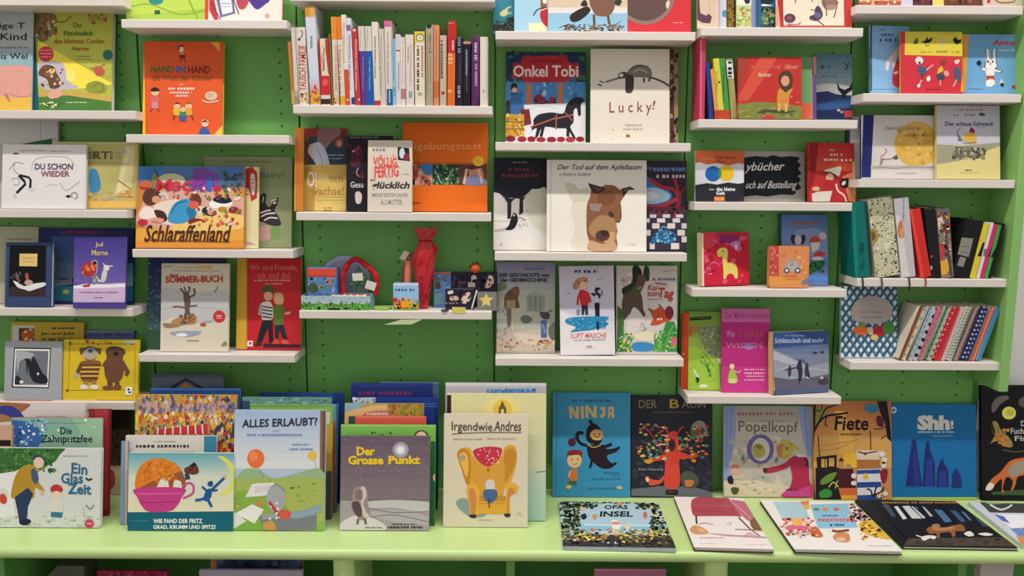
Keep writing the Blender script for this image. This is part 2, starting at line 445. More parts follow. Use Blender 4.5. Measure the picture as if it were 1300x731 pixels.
# ------------------------------------------------------------------ white shelves
ST = 0.0245
def shelf(key, px0, px1, py, label):
    a, b, c = on_y(px0, py, -SD), on_y(px1, py, -SD), on_y((px0 + px1) / 2, py, -SD)
    z = c.z; SH[key] = z
    root = empty('wall_shelf', ((a.x + b.x) / 2, 0, z)); tag(root, label, 'shelf', 'white wall shelves')
    w = (b.x - a.x) / 2
    m = MB(); r = 0.0015
    m.rbox(-w, -SD, -ST, w, -0.0003, 0, r, 'dcd4cd'); m.build('shelf_board', WHITE, root)
    for s in (-1, 1):                      # pins that carry the board
        for yy in (-0.03, -0.09):
            pass
    return root
SHELVES = [('s10', -60, 157, -4, 'white shelf above the pig cover book, at the top edge of the picture'), ('s11', -60, 172, 140, 'white shelf carrying the pig cover book and the yellow-green slipcase'),
  ('s12', -60, 161, 266, 'white shelf carrying the grey running-figure book'), ('s13', -60, 168, 391, 'white shelf carrying the purple rabbit book and the navy framed book'), ('s14', -60, 170, 510, 'white shelf carrying the silver photo-cover book and the yellow toy-figures book'),
  ('s21', 154, 364, 25, 'white shelf above the orange-red picture book'), ('s22', 160, 367, 171, 'white shelf carrying only the orange-red picture book'), ('s23', 168, 372, 317, 'white shelf carrying the wide feast-scene book and the zebra book'), ('s24', 176, 374, 450, 'white shelf carrying the bare tree book and the red two-children book'),
  ('s30', 368, 628, -9, 'white shelf high above the row of paperback spines'), ('s31', 372, 625, 134, 'white shelf carrying the long row of paperback spines'), ('s32', 376, 623, 270, 'white shelf carrying the bare-foot book and the big orange book'), ('s33', 380, 624, 395, 'white shelf carrying toys, a red wrapped bag and small boxes'),
  ('s41', 629, 883, 40, 'white shelf carrying the beaver book, above the dark horse book'), ('s42', 629, 877, 181, 'white shelf carrying the dark horse book and the lemur book'), ('s43', 628, 872, 321, 'white shelf carrying the large fox-head book'), ('s44', 629, 868, 455, 'white shelf carrying the boy in the red jumper book'),
  ('s51', 890, 1096, 35, 'white shelf carrying the red-bordered beetle cover book'), ('s52', 887, 1089, 152, 'white shelf carrying the red lion board book'), ('s53', 882, 1082, 257, 'white shelf carrying the chalk-lettered sign'), ('s54', 879, 1075, 367, 'white shelf carrying the red cloth book with a giraffe'), ('s55', 873, 1068, 503, 'white shelf carrying the pink paperback, lowest beside the table'),
  ('s61', 1087, 1299, 7, 'white shelf at the top, above the white rabbit book'), ('s62', 1096, 1297, 119, 'white shelf carrying the white rabbit book'), ('s63', 1090, 1289, 228, 'white shelf carrying the book with a big yellow disc'), ('s64', 1088, 1279, 354, 'white shelf carrying the leaning thick books with ribbons'), ('s65', 1080, 1271, 460, 'white shelf carrying the patterned slanting books and checked book')]
for s in SHELVES: shelf(*s)
SH['desk'] = ZD

# ------------------------------------------------------------------ display table along the wall, with a cupboard space under it
yf = -(2.5 - 1.006 / math.tan(math.atan((700 - 365.5) / 1000) + PITCH)) 
tx0, tx1 = on_z(0, 700, ZD).x - 0.5, on_z(1300, 706, ZD).x + 0.45
root = empty('display_table', ((tx0 + tx1) / 2, -0.2, 0)); tag(root, 'long light green display table under the shelves, covered with standing and lying picture books', 'table')
def child(m, name, mat, smooth=False):
    o = m.build(name, mat, root, smooth); o.matrix_parent_inverse = root.matrix_world.inverted(); o.location = Vector((0, 0, 0)) - root.location; o.matrix_parent_inverse = Matrix.Identity(4); return o
R = 0.016
prof = [(-0.0005, ZD - 0.034), (-0.0005, ZD)] + [(yf + R + -R * math.sin(a), ZD - R + R * math.cos(a)) for a in [PI / 2 * i / 6 for i in range(7)]] + [(yf + R - R * math.cos(a), ZD - 0.034 + R - R * math.sin(a)) for a in [PI / 2 * i / 6 for i in range(7)]]
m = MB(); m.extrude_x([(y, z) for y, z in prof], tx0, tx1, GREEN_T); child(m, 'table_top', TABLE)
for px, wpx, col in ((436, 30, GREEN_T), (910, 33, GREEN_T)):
    c = on_y(px, 722, yf + 0.02); rr = wpx * 2.0 / 1000 * 0.5
    m = MB(); k = 10
    pr = [(c.x - rr, yf + 0.30)] + [(c.x - rr * math.cos(PI * i / k), yf + 0.012 + rr * .55 - rr * .55 * math.sin(PI * i / k)) for i in range(k + 1)] + [(c.x + rr, yf + 0.30)]
    n = len(pr); v = [(a, b, 0) for a, b in pr] + [(a, b, ZD - 0.0345) for a, b in pr]
    m.mesh(v, [tuple(range(n)), tuple(reversed(range(n, 2 * n)))] + [((i + 1) % n, i, n + i, n + (i + 1) % n) for i in range(n)], GREEN_T)
    child(m, 'upright', PAINT)
for px in (0, 648, 1222):
    c = on_y(px, 722, yf + 0.06)
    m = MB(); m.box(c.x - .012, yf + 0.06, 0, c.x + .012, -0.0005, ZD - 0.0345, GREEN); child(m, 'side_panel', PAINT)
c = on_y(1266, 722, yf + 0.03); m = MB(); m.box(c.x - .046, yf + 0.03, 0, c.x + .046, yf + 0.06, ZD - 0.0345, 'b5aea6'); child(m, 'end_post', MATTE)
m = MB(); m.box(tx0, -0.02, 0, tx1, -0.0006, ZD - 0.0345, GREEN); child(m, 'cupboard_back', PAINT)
m = MB(); m.box(tx0, yf + 0.05, 0.26, tx1, -0.021, 0.28, GREEN); child(m, 'lower_board', PAINT)
SH['low'] = 0.28

# ------------------------------------------------------------------ books: outer column beside the picture's edge
BOOK('A1', (-190, 70, 160, 70, 193, 674, -150, 674), 's11', 'grey book with a big pink pig above yellow, cut off by the picture edge', 'aab0b0', '''
R 8fb0b8 -200 310 200 420
C b3bdbd 6 -60 345 60 330 130 345 200 335
R e0b54e -200 560 220 680
B d99e90 -120 500 -60 420 40 405 150 405 220 440 230 540 180 595 80 605 0 590 -90 580
C b07868 5 60 575 90 592 150 600 195 592
P b97c6c 20 580 45 580 70 632 52 628
T 26282c -60 140 155 188 0 1 | stige T
T 26282c -60 205 165 248 0 1 | s Kind
D 6b5a58 -60 288 170 14
T 26282c -40 330 170 366 0 1 | inis Wel
''', L=1, sp='2b5f62')
BOOK('A1', (165, 70, 662, 84, 690, 674, 196, 674), 's11', 'yellow-green picture slipcase with a round red sticker and teal side strip', 'b3b74c', '''
P 1e5f66 160 60 212 60 242 690 180 690
B 7a6a44 215 90 330 85 350 130 330 200 300 245 260 260 235 240 222 170
S 7d5a3a,97744f,5c4a34,a04a36,c9b98a,6c7b3a 60 225 90 350 235 5 15
C 8b6a44 9 320 90 350 130 400 135 440 100
S a05c3c,c08a4a,7d8a3a,b39a4a 30 540 92 655 140 5 13
P f0dc50 236 250 700 520 560 545 330 560 236 500
P b7bd50 330 310 560 425 690 480 690 200 480 220
B b9b6c2 240 390 330 380 395 400 420 500 490 540 380 555 260 548 236 470
B 6a4a34 238 460 270 405 330 410 350 450 380 510 360 545 310 545 290 490
E e5c76a 320 440 22 16 -20
S d8a33a,8a5a40,5a3a2a,c9c0b8 26 260 410 390 540 5 12
E d33a44 285 334 48 48
D f0c8c4 250 308 320 8
D f0c8c4 246 328 324 8
D f0c8c4 250 348 318 8
E f3e27a 440 470 30 40
B c06048 580 420 620 410 650 440 630 470 595 465
L c06048 8 620 415 650 395
L c06048 8 585 425 560 420
B 8f9a3c 540 520 600 500 660 530 650 570 590 575 540 560
C 5f7030 5 575 540 600 520 635 530 640 560 600 565
P c7a455 240 560 480 570 690 600 690 640 240 620
P 4a7a3c 240 600 420 590 690 630 690 690 240 690
B d8a490 300 580 330 555 385 565 370 600 310 610
S e8e4a0,2c4a2c,f0f0d0 26 250 625 385 670 4 12 0.5
T 3a7a48 455 140 505 170 0 1 | Das
T 3f6e2c 395 192 575 222 0 2 | Fürchtdich
T a85a2c 335 240 645 270 0 2 | das kleinste Corlen
T a85a2c 445 288 550 314 0 2 | Nerme
D 6c7a30 480 345 560 8
D 6c7a30 470 365 570 6
D dfe6b0 410 630 540 8
E 2e6f68 668 340 30 32
''', L=0, sp='1e5f66', t=0.022, name='slipcase_book')
BOOK('A1', (-60, -200, 20, -200, 20, 2, -60, 2), 's10', 'pale book cut off at the very top edge of the picture', 'cfc6bd', L=0)

BOOK('A7', (-120, 75, 378, 62, 376, 640, -100, 640), 's12', 'plain pale grey book standing behind the running-figure book', 'b9b9b6', '''
L 8f9090 3 268 70 272 400
P 2f6a40 150 220 345 180 345 230 150 230
P cfcfcd -100 66 378 60 378 180 150 222 -100 222
L 8f9090 3 268 70 272 200
''', L=0, t=.008)
BOOK('A7', (340, 208, 905, 212, 908, 640, 340, 640), 's12', 'olive yellow picture book with a blue figure and pale sail shapes', 'b8b06c', '''
R c9c08a 330 200 910 222
P d3ca94 830 235 900 235 870 520 760 560
P e0d6a0 845 260 865 260 800 540 770 545
B 3f86b4 595 400 640 395 665 470 660 530 600 540
L 9c5a34 7 780 462 868 522
C 98906a 4 600 350 700 345 850 360
R dcb45a 585 600 920 645
S c98a4a,d9b060,e0b878,9aa0a8 30 590 540 880 600 8 24 0.5
L a87840 5 770 574 870 572
T 7d7448 590 272 660 320 0 2 | SE
T 5c5840 618 272 745 324 0 2 | RTI
T a39c70 735 275 800 320 0 1 | US
E a9b0a8 822 270 18 18
''', L=1)
BOOK('A7', (34, 224, 596, 230, 562, 640, 8, 634), 's12', 'white and grey wide picture book with a running black-legged figure', 'dcd9d8', '''
D a0555c 135 262 300 9
D a0555c 330 266 470 9
C 2a2a2c 9 90 292 105 284 122 292
E e2cfc4 112 306 16 14
C 6b7a70 4 60 395 95 350 120 345 155 355
C 6b7a70 4 100 345 90 390 130 430
L 1c1c20 17 125 432 162 470 168 490 110 548
L 1c1c20 15 130 430 190 444 204 462 200 515
C 8a8a8a 4 80 470 90 450 120 455 130 480 110 495 90 490
C c9c5c4 8 110 548 90 570 112 574
C c9c5c4 8 198 515 200 532 228 522
C b5b2b8 4 210 400 230 330 330 305 450 315 500 370
C c2bec2 3 300 510 340 490 390 500
C aaa6aa 4 400 480 440 530 530 470
B 2c2c30 435 570 455 560 470 570 455 580
C 77777a 6 480 580 475 555 500 545 515 570 495 590
T 54405a 232 352 484 394 0 2 | DU SCHON
T 8c4a60 272 402 462 440 0 2 | WIEDER
''', L=2)

BOOK('C3', (-110, 70, 262, 72, 262, 600, -110, 600), 's13', 'plain pale khaki book behind the navy framed book', 'b3b596', 'L 9a9c80 4 30 140 30 600\nL 9c8a74 10 48 160 225 160', L=0)
BOOK('C3', (258, 78, 905, 82, 945, 600, 262, 600), 's13', 'wide dark navy picture book with dull red lettering behind the purple rabbit book', '2a3566', '''
D 8c2c4c 440 98 750 30
G 3a5a92 56789c 370 140 545 400 8
R 64809c 360 330 560 440
P 7d8c94 360 440 460 450 510 440 520 480 360 500
R 2f6f86 360 495 545 600
E b0ad5c 470 535 24 16
R 5580a0 905 390 950 480
G 4b7ea2 88a2b2 905 330 950 500 6
R 2f6f8c 900 495 950 600
''', L=0, t=.01)
BOOK('C3', (45, 180, 378, 186, 362, 605, 30, 598), 's13', 'small navy-framed black book with a cream title plate and a white figure lying back', '33466e', '''
P 0e0e12 70 205 330 208 325 515 62 512
P 3a2a2c 64 500 326 505 324 572 60 568
P dcc07a 140 264 268 264 265 355 138 352
D b08a3c 160 290 246 12
D b08a3c 165 316 242 10
B e0e0e0 95 458 130 470 175 495 240 478 318 470 322 492 260 515 210 530 180 520 130 505
E 2a2026 160 480 30 8 20
B a8584c 180 410 200 405 204 450 190 460
E b8a090 205 470 30 20
E 4f7a88 125 430 12 20
S 6b5a44,8c4a3a,3a5a6a 14 75 400 150 460 4 10
''', L=2.6, t=.016)
BOOK('C3', (540, 136, 905, 146, 888, 606, 518, 602), 's13', 'purple picture book with a grey rabbit and red round bush on white ground', '4a3f8c', '''
G 433a86 6a5aa6 510 130 910 480 8
P c9b2d0 520 490 900 470 890 610 510 610
B e9e4ee 520 500 620 478 760 485 890 480 890 500 520 512
E a8303c 640 375 58 52
S d05a34,c03a3a,e08a3c,8a2038 26 590 330 690 420 8 18
P b03a4a 585 490 650 475 640 500 600 505
C 9aa0a8 7 650 330 675 310 695 330 690 400
E d8d4d0 760 366 22 22
L d8d4d0 8 775 352 805 352
L d8d4d0 8 748 350 738 332
B cfcac8 735 385 765 395 750 460 722 460
B 7a7c8c 680 400 700 430 690 475 660 480
S e0e0d8,b0b0b8 14 660 430 720 480 4 9
D 8a4a7a 570 534 845 12
D 55406a 672 572 735 12
T c8b878 680 182 735 222 0 1.5 | Jul
T c8b878 655 236 770 276 0 1.5 | Marne
''', L=3.4, pages='e0dce8')
BOOK('C5', (72, 72, 570, 76, 566, 580, 66, 575), 's14', 'yellow picture book with a small orange picture, behind the silver photo-cover book', 'c9ac3c', '''
R d8ddd8 90 98 240 200
R 6a3a24 130 115 238 200
E c0602c 190 165 44 40
S e08a3c,c05a2c,f0d8b0 16 150 120 236 200 5 13
R c9d0d0 86 105 130 205
D 3c3210 355 108 512 18
T 3c3210 280 142 512 168 0 2 | Jan und Julia
T 3c3210 288 178 508 202 0 2 | in der Schule
''', L=0)
BOOK('C5', (584, 132, 912, 134, 912, 580, 584, 580), 's14', 'dull blue-grey book mostly hidden behind the yellow toy-figures book', '5f709a', 'D 3f4470 610 150 900 26\nR 7a88a8 580 130 920 144', L=0, t=.008)
BOOK('C5', (400, 205, 490, 205, 490, 572, 400, 572), 's14', 'narrow brown and grey book wedged between the silver and yellow books', '6f5c48', 'R a8b4c0 425 330 470 380\nR 3a2a2a 425 380 470 440\nS c9a060,4a3a34,8a94a0 30 420 210 475 560 6 14', L=1, t=.008)
BOOK('C5', (462, 190, 966, 200, 946, 582, 428, 572), 's14', 'bright yellow picture book with a striped toy figure beside a brown toy bear', 'd9bc2a', '''
L 8a6a1a 5 480 225 930 225 925 540 470 545 480 225
S 8a5a1a 4 475 220 930 228 9 11
E 7a4a20 482 218 10 10
E 7a4a20 462 545 10 10
S c06a4a,8c5a2c,d8a050 12 590 198 800 224 6 12
R b8c8cc 850 205 925 222
B 6a5236 548 255 580 250 620 238 660 250 695 258 690 300 665 285 580 285 555 300
E b8a888 622 300 52 44
E 8fa0ac 622 272 34 22
E 46525c 622 272 16 14
C 5a3a2a 5 585 325 622 338 660 322
B 8a5a34 560 345 690 345 680 420 660 480 570 480 550 420
L e0b84a 10 556 385 690 385
L e0b84a 10 554 415 684 415
L e0b84a 10 560 445 676 445
L 50342a 8 556 370 688 370
L 50342a 8 554 400 686 400
L 50342a 8 556 430 682 430
L 50342a 8 562 460 670 460
L 6a4a30 26 562 360 530 430
E b8b090 522 440 18 20
R a8803a 575 478 610 510
R a8803a 630 478 662 510
E e8e0d0 578 520 30 16
E e8e0d0 650 520 30 16
B 5c4434 735 255 790 240 855 262 850 300 740 300
E 6a4636 790 310 58 52
E 2a1e1e 800 292 20 14
B 6e4838 730 330 840 330 850 420 820 480 745 480 720 420
L 6e4838 30 838 345 880 420 865 440
L 6e4838 26 735 345 712 380
R 6a4434 740 475 775 520
R 6a4434 790 475 822 520
E 7a4a3c 745 526 42 15
E 7a4a3c 808 522 30 18
P f0f0ec 868 520 912 520 908 575 862 572
S 2a2a3a 6 880 535 900 560 5 9
''', L=2, pages='e8e0c0')
BOOK('C5', (50, 205, 435, 212, 418, 572, 24, 568), 's14', 'silver-grey square book with a framed dark photograph of a tall chair back', 'a3a8ae', '''
P 2a2a2e 98 248 352 252 336 530 80 524
P ecebe8 104 258 344 262 330 522 90 516
P 70767c 112 270 334 273 322 508 100 504
B a8aeb2 118 275 230 290 200 330 140 340 120 420 112 330
B 22262c 165 330 200 325 215 345 225 312 245 330 290 420 325 455 320 495 240 490 205 440 195 380 185 440 178 350
B 2c2c30 112 440 150 470 160 500 104 500
E d8d8d4 262 430 8 9
E e0ddd8 148 486 14 12
''', L=2.3, t=.012, pages='d8d8d8')

# second column
BOOK('A2', (34, -160, 425, -160, 422, 96, 38, 96), 's21', 'lime green picture book with a small teal figure, at the top edge', 'a3c24a', '''
P b5cf58 40 -20 425 -20 425 40 40 80
E 2f8a86 185 2 36 22
R 2f5a4a 178 50 205 70
C 8aa53c 6 40 40 150 20 300 70 425 50
L 8aa838 8 345 0 390 96
''', L=1)
BOOK('A2', (425, -160, 806, -160, 800, 100, 422, 98), 's21', 'white picture book with red spine, blue star and tilted sketched frame, at the top edge', 'ded6cf', '''
P c8502c 420 -160 445 -160 440 100 420 100
P b83a40 445 -20 470 0 490 98 470 98 445 50
P 6a6a9a 478 -10 560 -20 572 66 500 86
P d8dde4 495 2 552 -6 560 58 510 72
D 7a8ab0 502 14 548 8
D 7a8ab0 506 30 550 6
L 6a4050 5 455 10 500 96
L 6a4050 5 560 -10 590 70
B 4a3a8a 640 -10 700 -20 740 0 720 20 680 46 650 20
B b04a5a 580 -10 640 -10 620 40 590 40
E d09a8a 728 78 12 12
''', L=1, sp='c8502c')
BOOK('A2', (104, 196, 494, 208, 508, 656, 118, 650), 's22', 'orange-red picture book with children figures and a yellow spine', 'dc5a2c', '''
P f0c23a 104 190 124 190 134 660 114 660
P e8b23a 450 206 496 208 496 252
P ecc24a 470 656 510 610 510 660
E f0d0b0 308 242 12 14
C 4a2a24 7 296 245 300 226 318 226
R e0803c 302 256 322 270
R 6a2a24 300 268 328 284
L 5a3a2c 5 308 284 305 305
L 5a3a2c 5 322 284 328 305
T 4c6e34 160 322 272 354 0 2.5 | HAND
T 3a62b0 284 322 330 354 0 2.5 | IN
T 8a2c24 342 322 452 358 0 2.5 | HAND
T 8a5a2a 164 368 460 394 0 1.5 | die Welt der Kinder
D f2d8c8 300 410 318 8
D f2dcd0 245 426 378 15
D f2dcd0 254 446 360 13
D f2dcd0 282 462 350 12
E d8c0a0 455 468 30 22
E c9a888 450 466 16 12
C e0d0b8 6 412 490 440 500 490 492
E e0b898 182 450 20 18
B 3a2420 158 440 180 426 205 440 195 446 170 448
B d06a6a 168 470 196 470 202 500 160 500
R c88a98 164 500 196 530
L 7a4a4a 6 168 530 156 545
L 7a4a4a 6 192 530 202 545
E e8b890 288 518 17 16
E e8b890 345 518 17 16
B 3a2420 272 512 290 500 306 512 290 508
B 7a4a24 328 512 346 500 362 512 346 507
B d8b23a 272 532 305 532 300 562 275 562
B d8a03a 328 532 360 532 360 562 332 562
B 3c8a5a 304 545 330 545 332 572 302 572
E e8b890 318 535 13 12
R 4a5a9a 300 565 334 592
L 5a3a2c 5 276 562 270 588
L 5a3a2c 5 358 562 370 588
E ecc0a0 425 602 18 18
B 2c2420 408 600 425 586 440 600 425 596
B 3a5a9a 404 630 420 622 440 630 444 658 398 658
''', L=1, sp='f0c23a', r=0.004)
BOOK('A8', (510, 45, 1092, 50, 1094, 618, 510, 618), 's23', 'grey-green picture book with a zebra head peering from the lower corner', '909a70', '''
R 9aa47c 505 40 1100 62
D 6a7052 650 74 968 12
T 5f6a50 890 148 1052 196 0 0.5 0 | Baby?
B 3a3238 885 330 905 290 930 300 925 350 950 380 985 330 1012 318 1000 370 985 400 1010 440 1028 490 1010 505 960 500 910 480 880 460
C e0dcd4 9 890 420 930 405 960 400
C e0dcd4 9 895 445 935 425 990 420
C e0dcd4 9 915 470 955 450 1005 455
C e0dcd4 8 960 345 975 335 1000 330
E e0c8a8 985 352 12 9 -30
L e0dcd4 6 912 310 905 350
B c89a94 885 510 950 505 975 540 960 590 885 600
B 7a9a5a 960 520 1015 515 1020 580 980 595 960 580
''', L=0, t=.009)
BOOK('A8', (560, 110, 878, 116, 874, 632, 540, 632), 's23', 'cream box book with a red and white patterned emblem on its side strip', 'ded6a2', '''
P c8bc86 780 120 800 120 800 632 780 632
P b8343a 790 130 835 112 868 150 872 170 868 320 830 345 815 260 790 250
B d8ccb8 825 170 850 165 858 240 848 300 830 280
D a83038 832 190 850 12
D a83038 832 215 852 12
D a83038 834 240 850 12
L a8343a 8 785 290 815 300
P b8a4a0 780 595 870 632 780 632
E c89a5a 784 520 5 5
''', L=1.2, t=.008)
BOOK('A8', (82, 104, 782, 118, 778, 640, 62, 630), 's23', 'wide picture book with purple-red lettering, a feast scene and script title on orange', 'c8823e', '''
G 4a78ae 5a6a90 80 100 790 250 7
P 3c74b4 84 108 250 110 200 200 84 210
E c8c49a 300 205 92 48
B 7a4aa0 450 130 540 130 620 180 560 270 460 260
B d8a898 150 300 300 260 500 270 760 290 770 480 400 520 80 500 100 380
B e6d6c4 200 360 330 330 420 350 520 380 700 380 560 480 300 500 180 440
R e8a84a 60 520 790 645
R e0953c 60 600 790 645
B f0c878 380 430 520 420 760 430 770 520 480 540 300 530
E c06a40 130 235 46 32
P b82c34 92 245 165 250 150 268 96 262
B 7e8a4a 170 180 200 160 215 240 185 250
L 3a2a34 6 190 130 215 180
B 5a3a2c 110 320 130 270 180 255 230 290 220 340 170 370 130 360
E d89a7a 200 330 28 24
B f0e0d4 90 420 130 375 190 400 200 440 150 460 100 455
B 4a2e28 190 400 250 410 275 460 240 480 200 440
C d0d4d0 14 220 300 260 290 280 330
B 3f98c8 290 410 330 350 410 325 450 380 470 430 400 480 330 490 280 470
C 2a5a8a 7 300 420 340 360 400 340
B 2f74a0 400 390 450 380 460 450 430 470
B 6a3a2c 420 320 470 290 500 330 490 370 450 350
E d8604a 450 365 36 26
B 8a2c30 415 470 440 455 510 462 460 480 420 492
B f4efe8 555 350 600 330 700 345 690 375 600 390 560 375
B 23263c 575 335 620 300 680 312 700 345 640 358
E 3a3a7a 612 318 14 12
B 2c2a34 505 395 540 380 600 420 570 440 515 425
E d89a8a 570 415 30 18
E 9c2444 715 400 36 22
E b88a2c 640 395 30 18
E e8d8c8 690 480 32 22
E c04a40 692 482 16 11
C 3a4a58 8 690 270 720 170 745 260
S 3a5a4a,4a6a7a,384860 30 640 150 770 280 6 18
S d84a3a,e0b040,5a8a3a,f0e0c0,8a3a2c,d87a4a 60 300 250 770 330 5 14
S d05a40,c88a2c,a83a3a,e8d0a0,6a8a3a 40 480 390 760 500 6 14
E c02c48 112 482 34 22
E e89a8a 215 468 40 16
T c0304a 200 196 300 275 0 2 10 | M
T c83a50 290 208 440 276 0 2 10 | ec
T 8a3a9a 440 170 535 278 0 2 12 | k
T 3a6ab8 540 178 575 276 0 2 6 | i
P c02c50 575 245 630 235 625 278 585 280
T 4a2a24 130 498 690 612 0 1.5 22 | Schlaraffenland
L 6a3a24 5 125 598 690 612
D c06a34 170 472 215 8
''', L=2.2, t=.014, pages='e4d8b8')
BOOK('C4', (125, 35, 600, 38, 596, 585, 130, 585), 's24', 'dark blue night-sky book behind the bare tree book', '33406e', '''
G 2c3a6c 4a6a64 120 30 220 590 8
S c0c8e0,8a98c0,e0d890 40 125 60 215 520 2 5
E e0d860 190 518 9 9
R 5a3a6c 300 30 620 55
B 3a5a44 120 480 220 500 215 590 120 590
''', L=0, t=.009)
BOOK('C4', (680, 40, 1085, 40, 1078, 588, 680, 582), 's24', 'red picture book with two children holding each other and a mustard spine', 'c02a30', '''
R d0a43a 676 30 748 600
R b88c30 742 30 750 600
T d8686a 765 76 1060 118 0 1.5 | Wir sind Freunde,
T d8686a 815 122 1015 164 0 1.5 | ich und du!
D eaa0a0 795 168 1020 13
D eaa0a0 862 190 965 12
B 4e5a34 838 240 850 215 880 204 905 215 922 245 880 256
E d8a888 880 272 28 28
B dcd6d0 835 320 880 305 905 330 908 410 850 425 838 380
L 3a3440 8 838 335 905 345
L 3a3440 8 838 355 905 365
L 3a3440 8 840 375 905 388
L 3a3440 8 845 398 905 408
L b0a4a0 20 838 325 826 390
B c8a86a 915 285 925 255 955 252 975 275 970 320 925 320
E dca888 944 298 26 26
B 5c7a34 915 335 965 330 975 400 970 450 925 452 912 400
L 5c7a34 20 965 340 978 375
E d89a80 1000 378 22 9 -15
P 22262c 845 420 908 420 912 560 885 560 880 470 835 570 805 568
P 2a2e38 922 450 975 450 1000 540 975 545 948 480 945 545 922 545
B d04a3a 905 560 930 535 950 560 930 580 905 578
B d85a40 960 550 990 540 1015 570 1010 585 975 575
B 4a2c24 795 570 830 555 840 575 800 582
P 3a2430 850 565 1080 572 1080 590 850 590
P f0dcd8 752 548 786 548 784 584 750 582
R d04040 762 556 776 572
''', L=0, sp='d0a43a', t=.013)
BOOK('C4', (212, 68, 640, 72, 630, 592, 210, 586), 's24', 'cream picture book with a bare brown tree, red lettering and a round red sticker', 'd6cebb', '''
D 6a6a7a 240 84 290 9
D b0a070 320 92 540 9
D 8a8a78 290 112 580 9
R d8b060 440 86 530 104
B bfc0be 212 240 300 225 450 245 630 240 630 400 480 440 300 400 212 420
C a8aab0 5 215 350 400 340 630 355
L b0a8a8 5 460 270 530 262
B 6a5450 355 260 385 250 400 300 395 370 430 420 340 430 365 370
C 6a5450 12 370 270 350 240 335 225
C 6a5450 12 380 260 395 225 385 215
C 6a5450 12 390 280 425 260 420 225
C 6a5450 9 375 262 360 215
C 7a6050 12 370 345 330 338 290 338
C 6a5450 10 390 335 440 330
B b08a5a 280 430 340 400 430 390 430 440 360 450 300 462
E a87a3c 405 410 26 20
B 9a7a5c 230 440 300 445 330 460 250 468
B 9aa4b4 270 500 340 488 460 490 440 512 350 525
E e8e8ea 345 512 36 12
E b85a40 478 448 20 12
L 8a9aa8 5 480 430 535 428
L 7a8a6a 6 548 250 572 210
E c8343a 577 398 38 38
D f0d8d8 560 388 594 12
D f0d8d8 562 404 594 8
L b87a4a 5 375 546 450 548
B 8a8a50 590 580 615 550 625 575
S 7a6a4a,8a5a40,5a4a4a 16 340 385 430 440 4 11
T b8323a 272 134 325 152 0 1.5 | Mein
T b8423a 245 148 600 192 0 3 0 -6 | SOMMER-BUCH
''', L=1.4, pages='ded6c2')

# ------------------------------------------------------------------ the long row of paperbacks, spines out
G1 = 'paperbacks in a row with spines out on the long shelf'
def S1(a, b, yb, c, dd, yt, bg, label, art='', crop='X1', **k):
    SPINE('row', crop, a, b, yb, c, dd, yt, 's31', label, bg, art, group=G1, **k)
S1(55, 76, 680, 26, 47, 258, 'b87830', 'thin ochre paperback at the start of the spine row', 'R c9a060 20 600 90 690')
S1(76, 100, 680, 46, 74, 164, 'cdc6ba', 'white plain paperback second in the spine row', 'R b9a48c 40 600 100 690\nR 9a8a6a 40 640 110 690')
S1(101, 172, 680, 77, 140, 162, 'd6cfc4', 'white thick paperback with a small bird drawing and red upright letters', '''
C 40342c 6 95 262 118 245 125 215 112 200
E 40342c 103 262 9 8
P c4bcae 77 160 90 160 112 680 101 680
T c0503c 104 300 150 600 90 1.5 | TAUSCH FAMILIE
V 6a5a50 100 300 6 560
S d8a860,b07a50 16 100 610 172 680 5 14''')
S1(178, 246, 680, 138, 206, 22, 'ccd0dc', 'tall pale blue paperback with a yellow top, leaning at the spine row start', '''
R d8a050 120 10 260 112
R c8903c 120 40 170 112
V 5a6a80 178 240 14 320
P 9ab0cc 150 400 160 380 196 680 178 680
G c4c8dc d8a0b0 150 520 250 600 5
R d8a040 170 602 260 690
S d05a3c,e8c060,b0643c 18 180 570 246 670 5 13''')
S1(250, 312, 672, 228, 294, 228, 'd9cdb4', 'short thick red and cream patterned paperback in the spine row', '''
P b82c30 228 225 238 225 262 660 250 660
P b82c30 275 260 300 250 310 500 296 490 278 330
C a8885a 5 258 300 270 340 252 380 262 430 258 470
V 8a4a3a 262 320 10 470
R c82c34 240 502 320 632
E e05a5c 276 545 18 24
R d8d0c8 246 630 320 655
R 3a2a2c 246 655 320 690''')
S1(322, 330, 680, 297, 309, 205, '9a6a3a', 'very thin brown booklet beside the red and cream paperback')
S1(331, 372, 692, 316, 346, 104, 'd5c8b8', 'white paperback with an orange top third, first of the orange-topped pair', 'R dc8a34 300 100 380 262\nR e0a050 316 100 324 262\nV c89a80 340 300 18 600\nS d8a860,e0b060 14 330 630 372 690 6 12')
S1(373, 410, 692, 347, 376, 104, 'd9cdbf', 'white paperback with an orange top third, second of the orange-topped pair', 'R d8782c 340 100 400 262\nV c08a80 364 300 18 620\nR dca040 360 636 420 700')
S1(412, 440, 692, 378, 412, 90, 'dcd5c8', 'cream paperback with a red-orange lower half', 'R c8502c 380 460 450 700\nV a8988a 395 150 10 420\nE d8c0b0 425 662 8 8')
S1(441, 474, 692, 414, 444, 112, 'd3d3dc', 'bluish white paperback with a small purple mark on top', 'R 7a6a9a 414 165 446 205\nV 8a8aa8 432 230 12 600\nR 3a3a7a 450 645 474 692')
S1(478, 512, 692, 450, 488, 180, 'bc3c40', 'red paperback beside a purple-footed spine', 'V e0a0a0 475 260 12 600\nE e8c8c0 468 200 10 8\nE d8a8a0 500 660 8 8')
S1(516, 556, 692, 492, 534, 165, 'cfc8bd', 'white paperback with a purple lower half', 'R 5c3a86 490 338 570 700\nV 8a7ab0 522 380 10 600\nV b0a8a0 505 190 8 320')
S1(557, 600, 692, 536, 582, 165, 'cfcac0', 'white paperback with a strong blue lower half', 'R 1c58a8 530 338 610 700\nV 7aa0d0 566 380 10 600\nV b0a8a0 550 190 8 320')
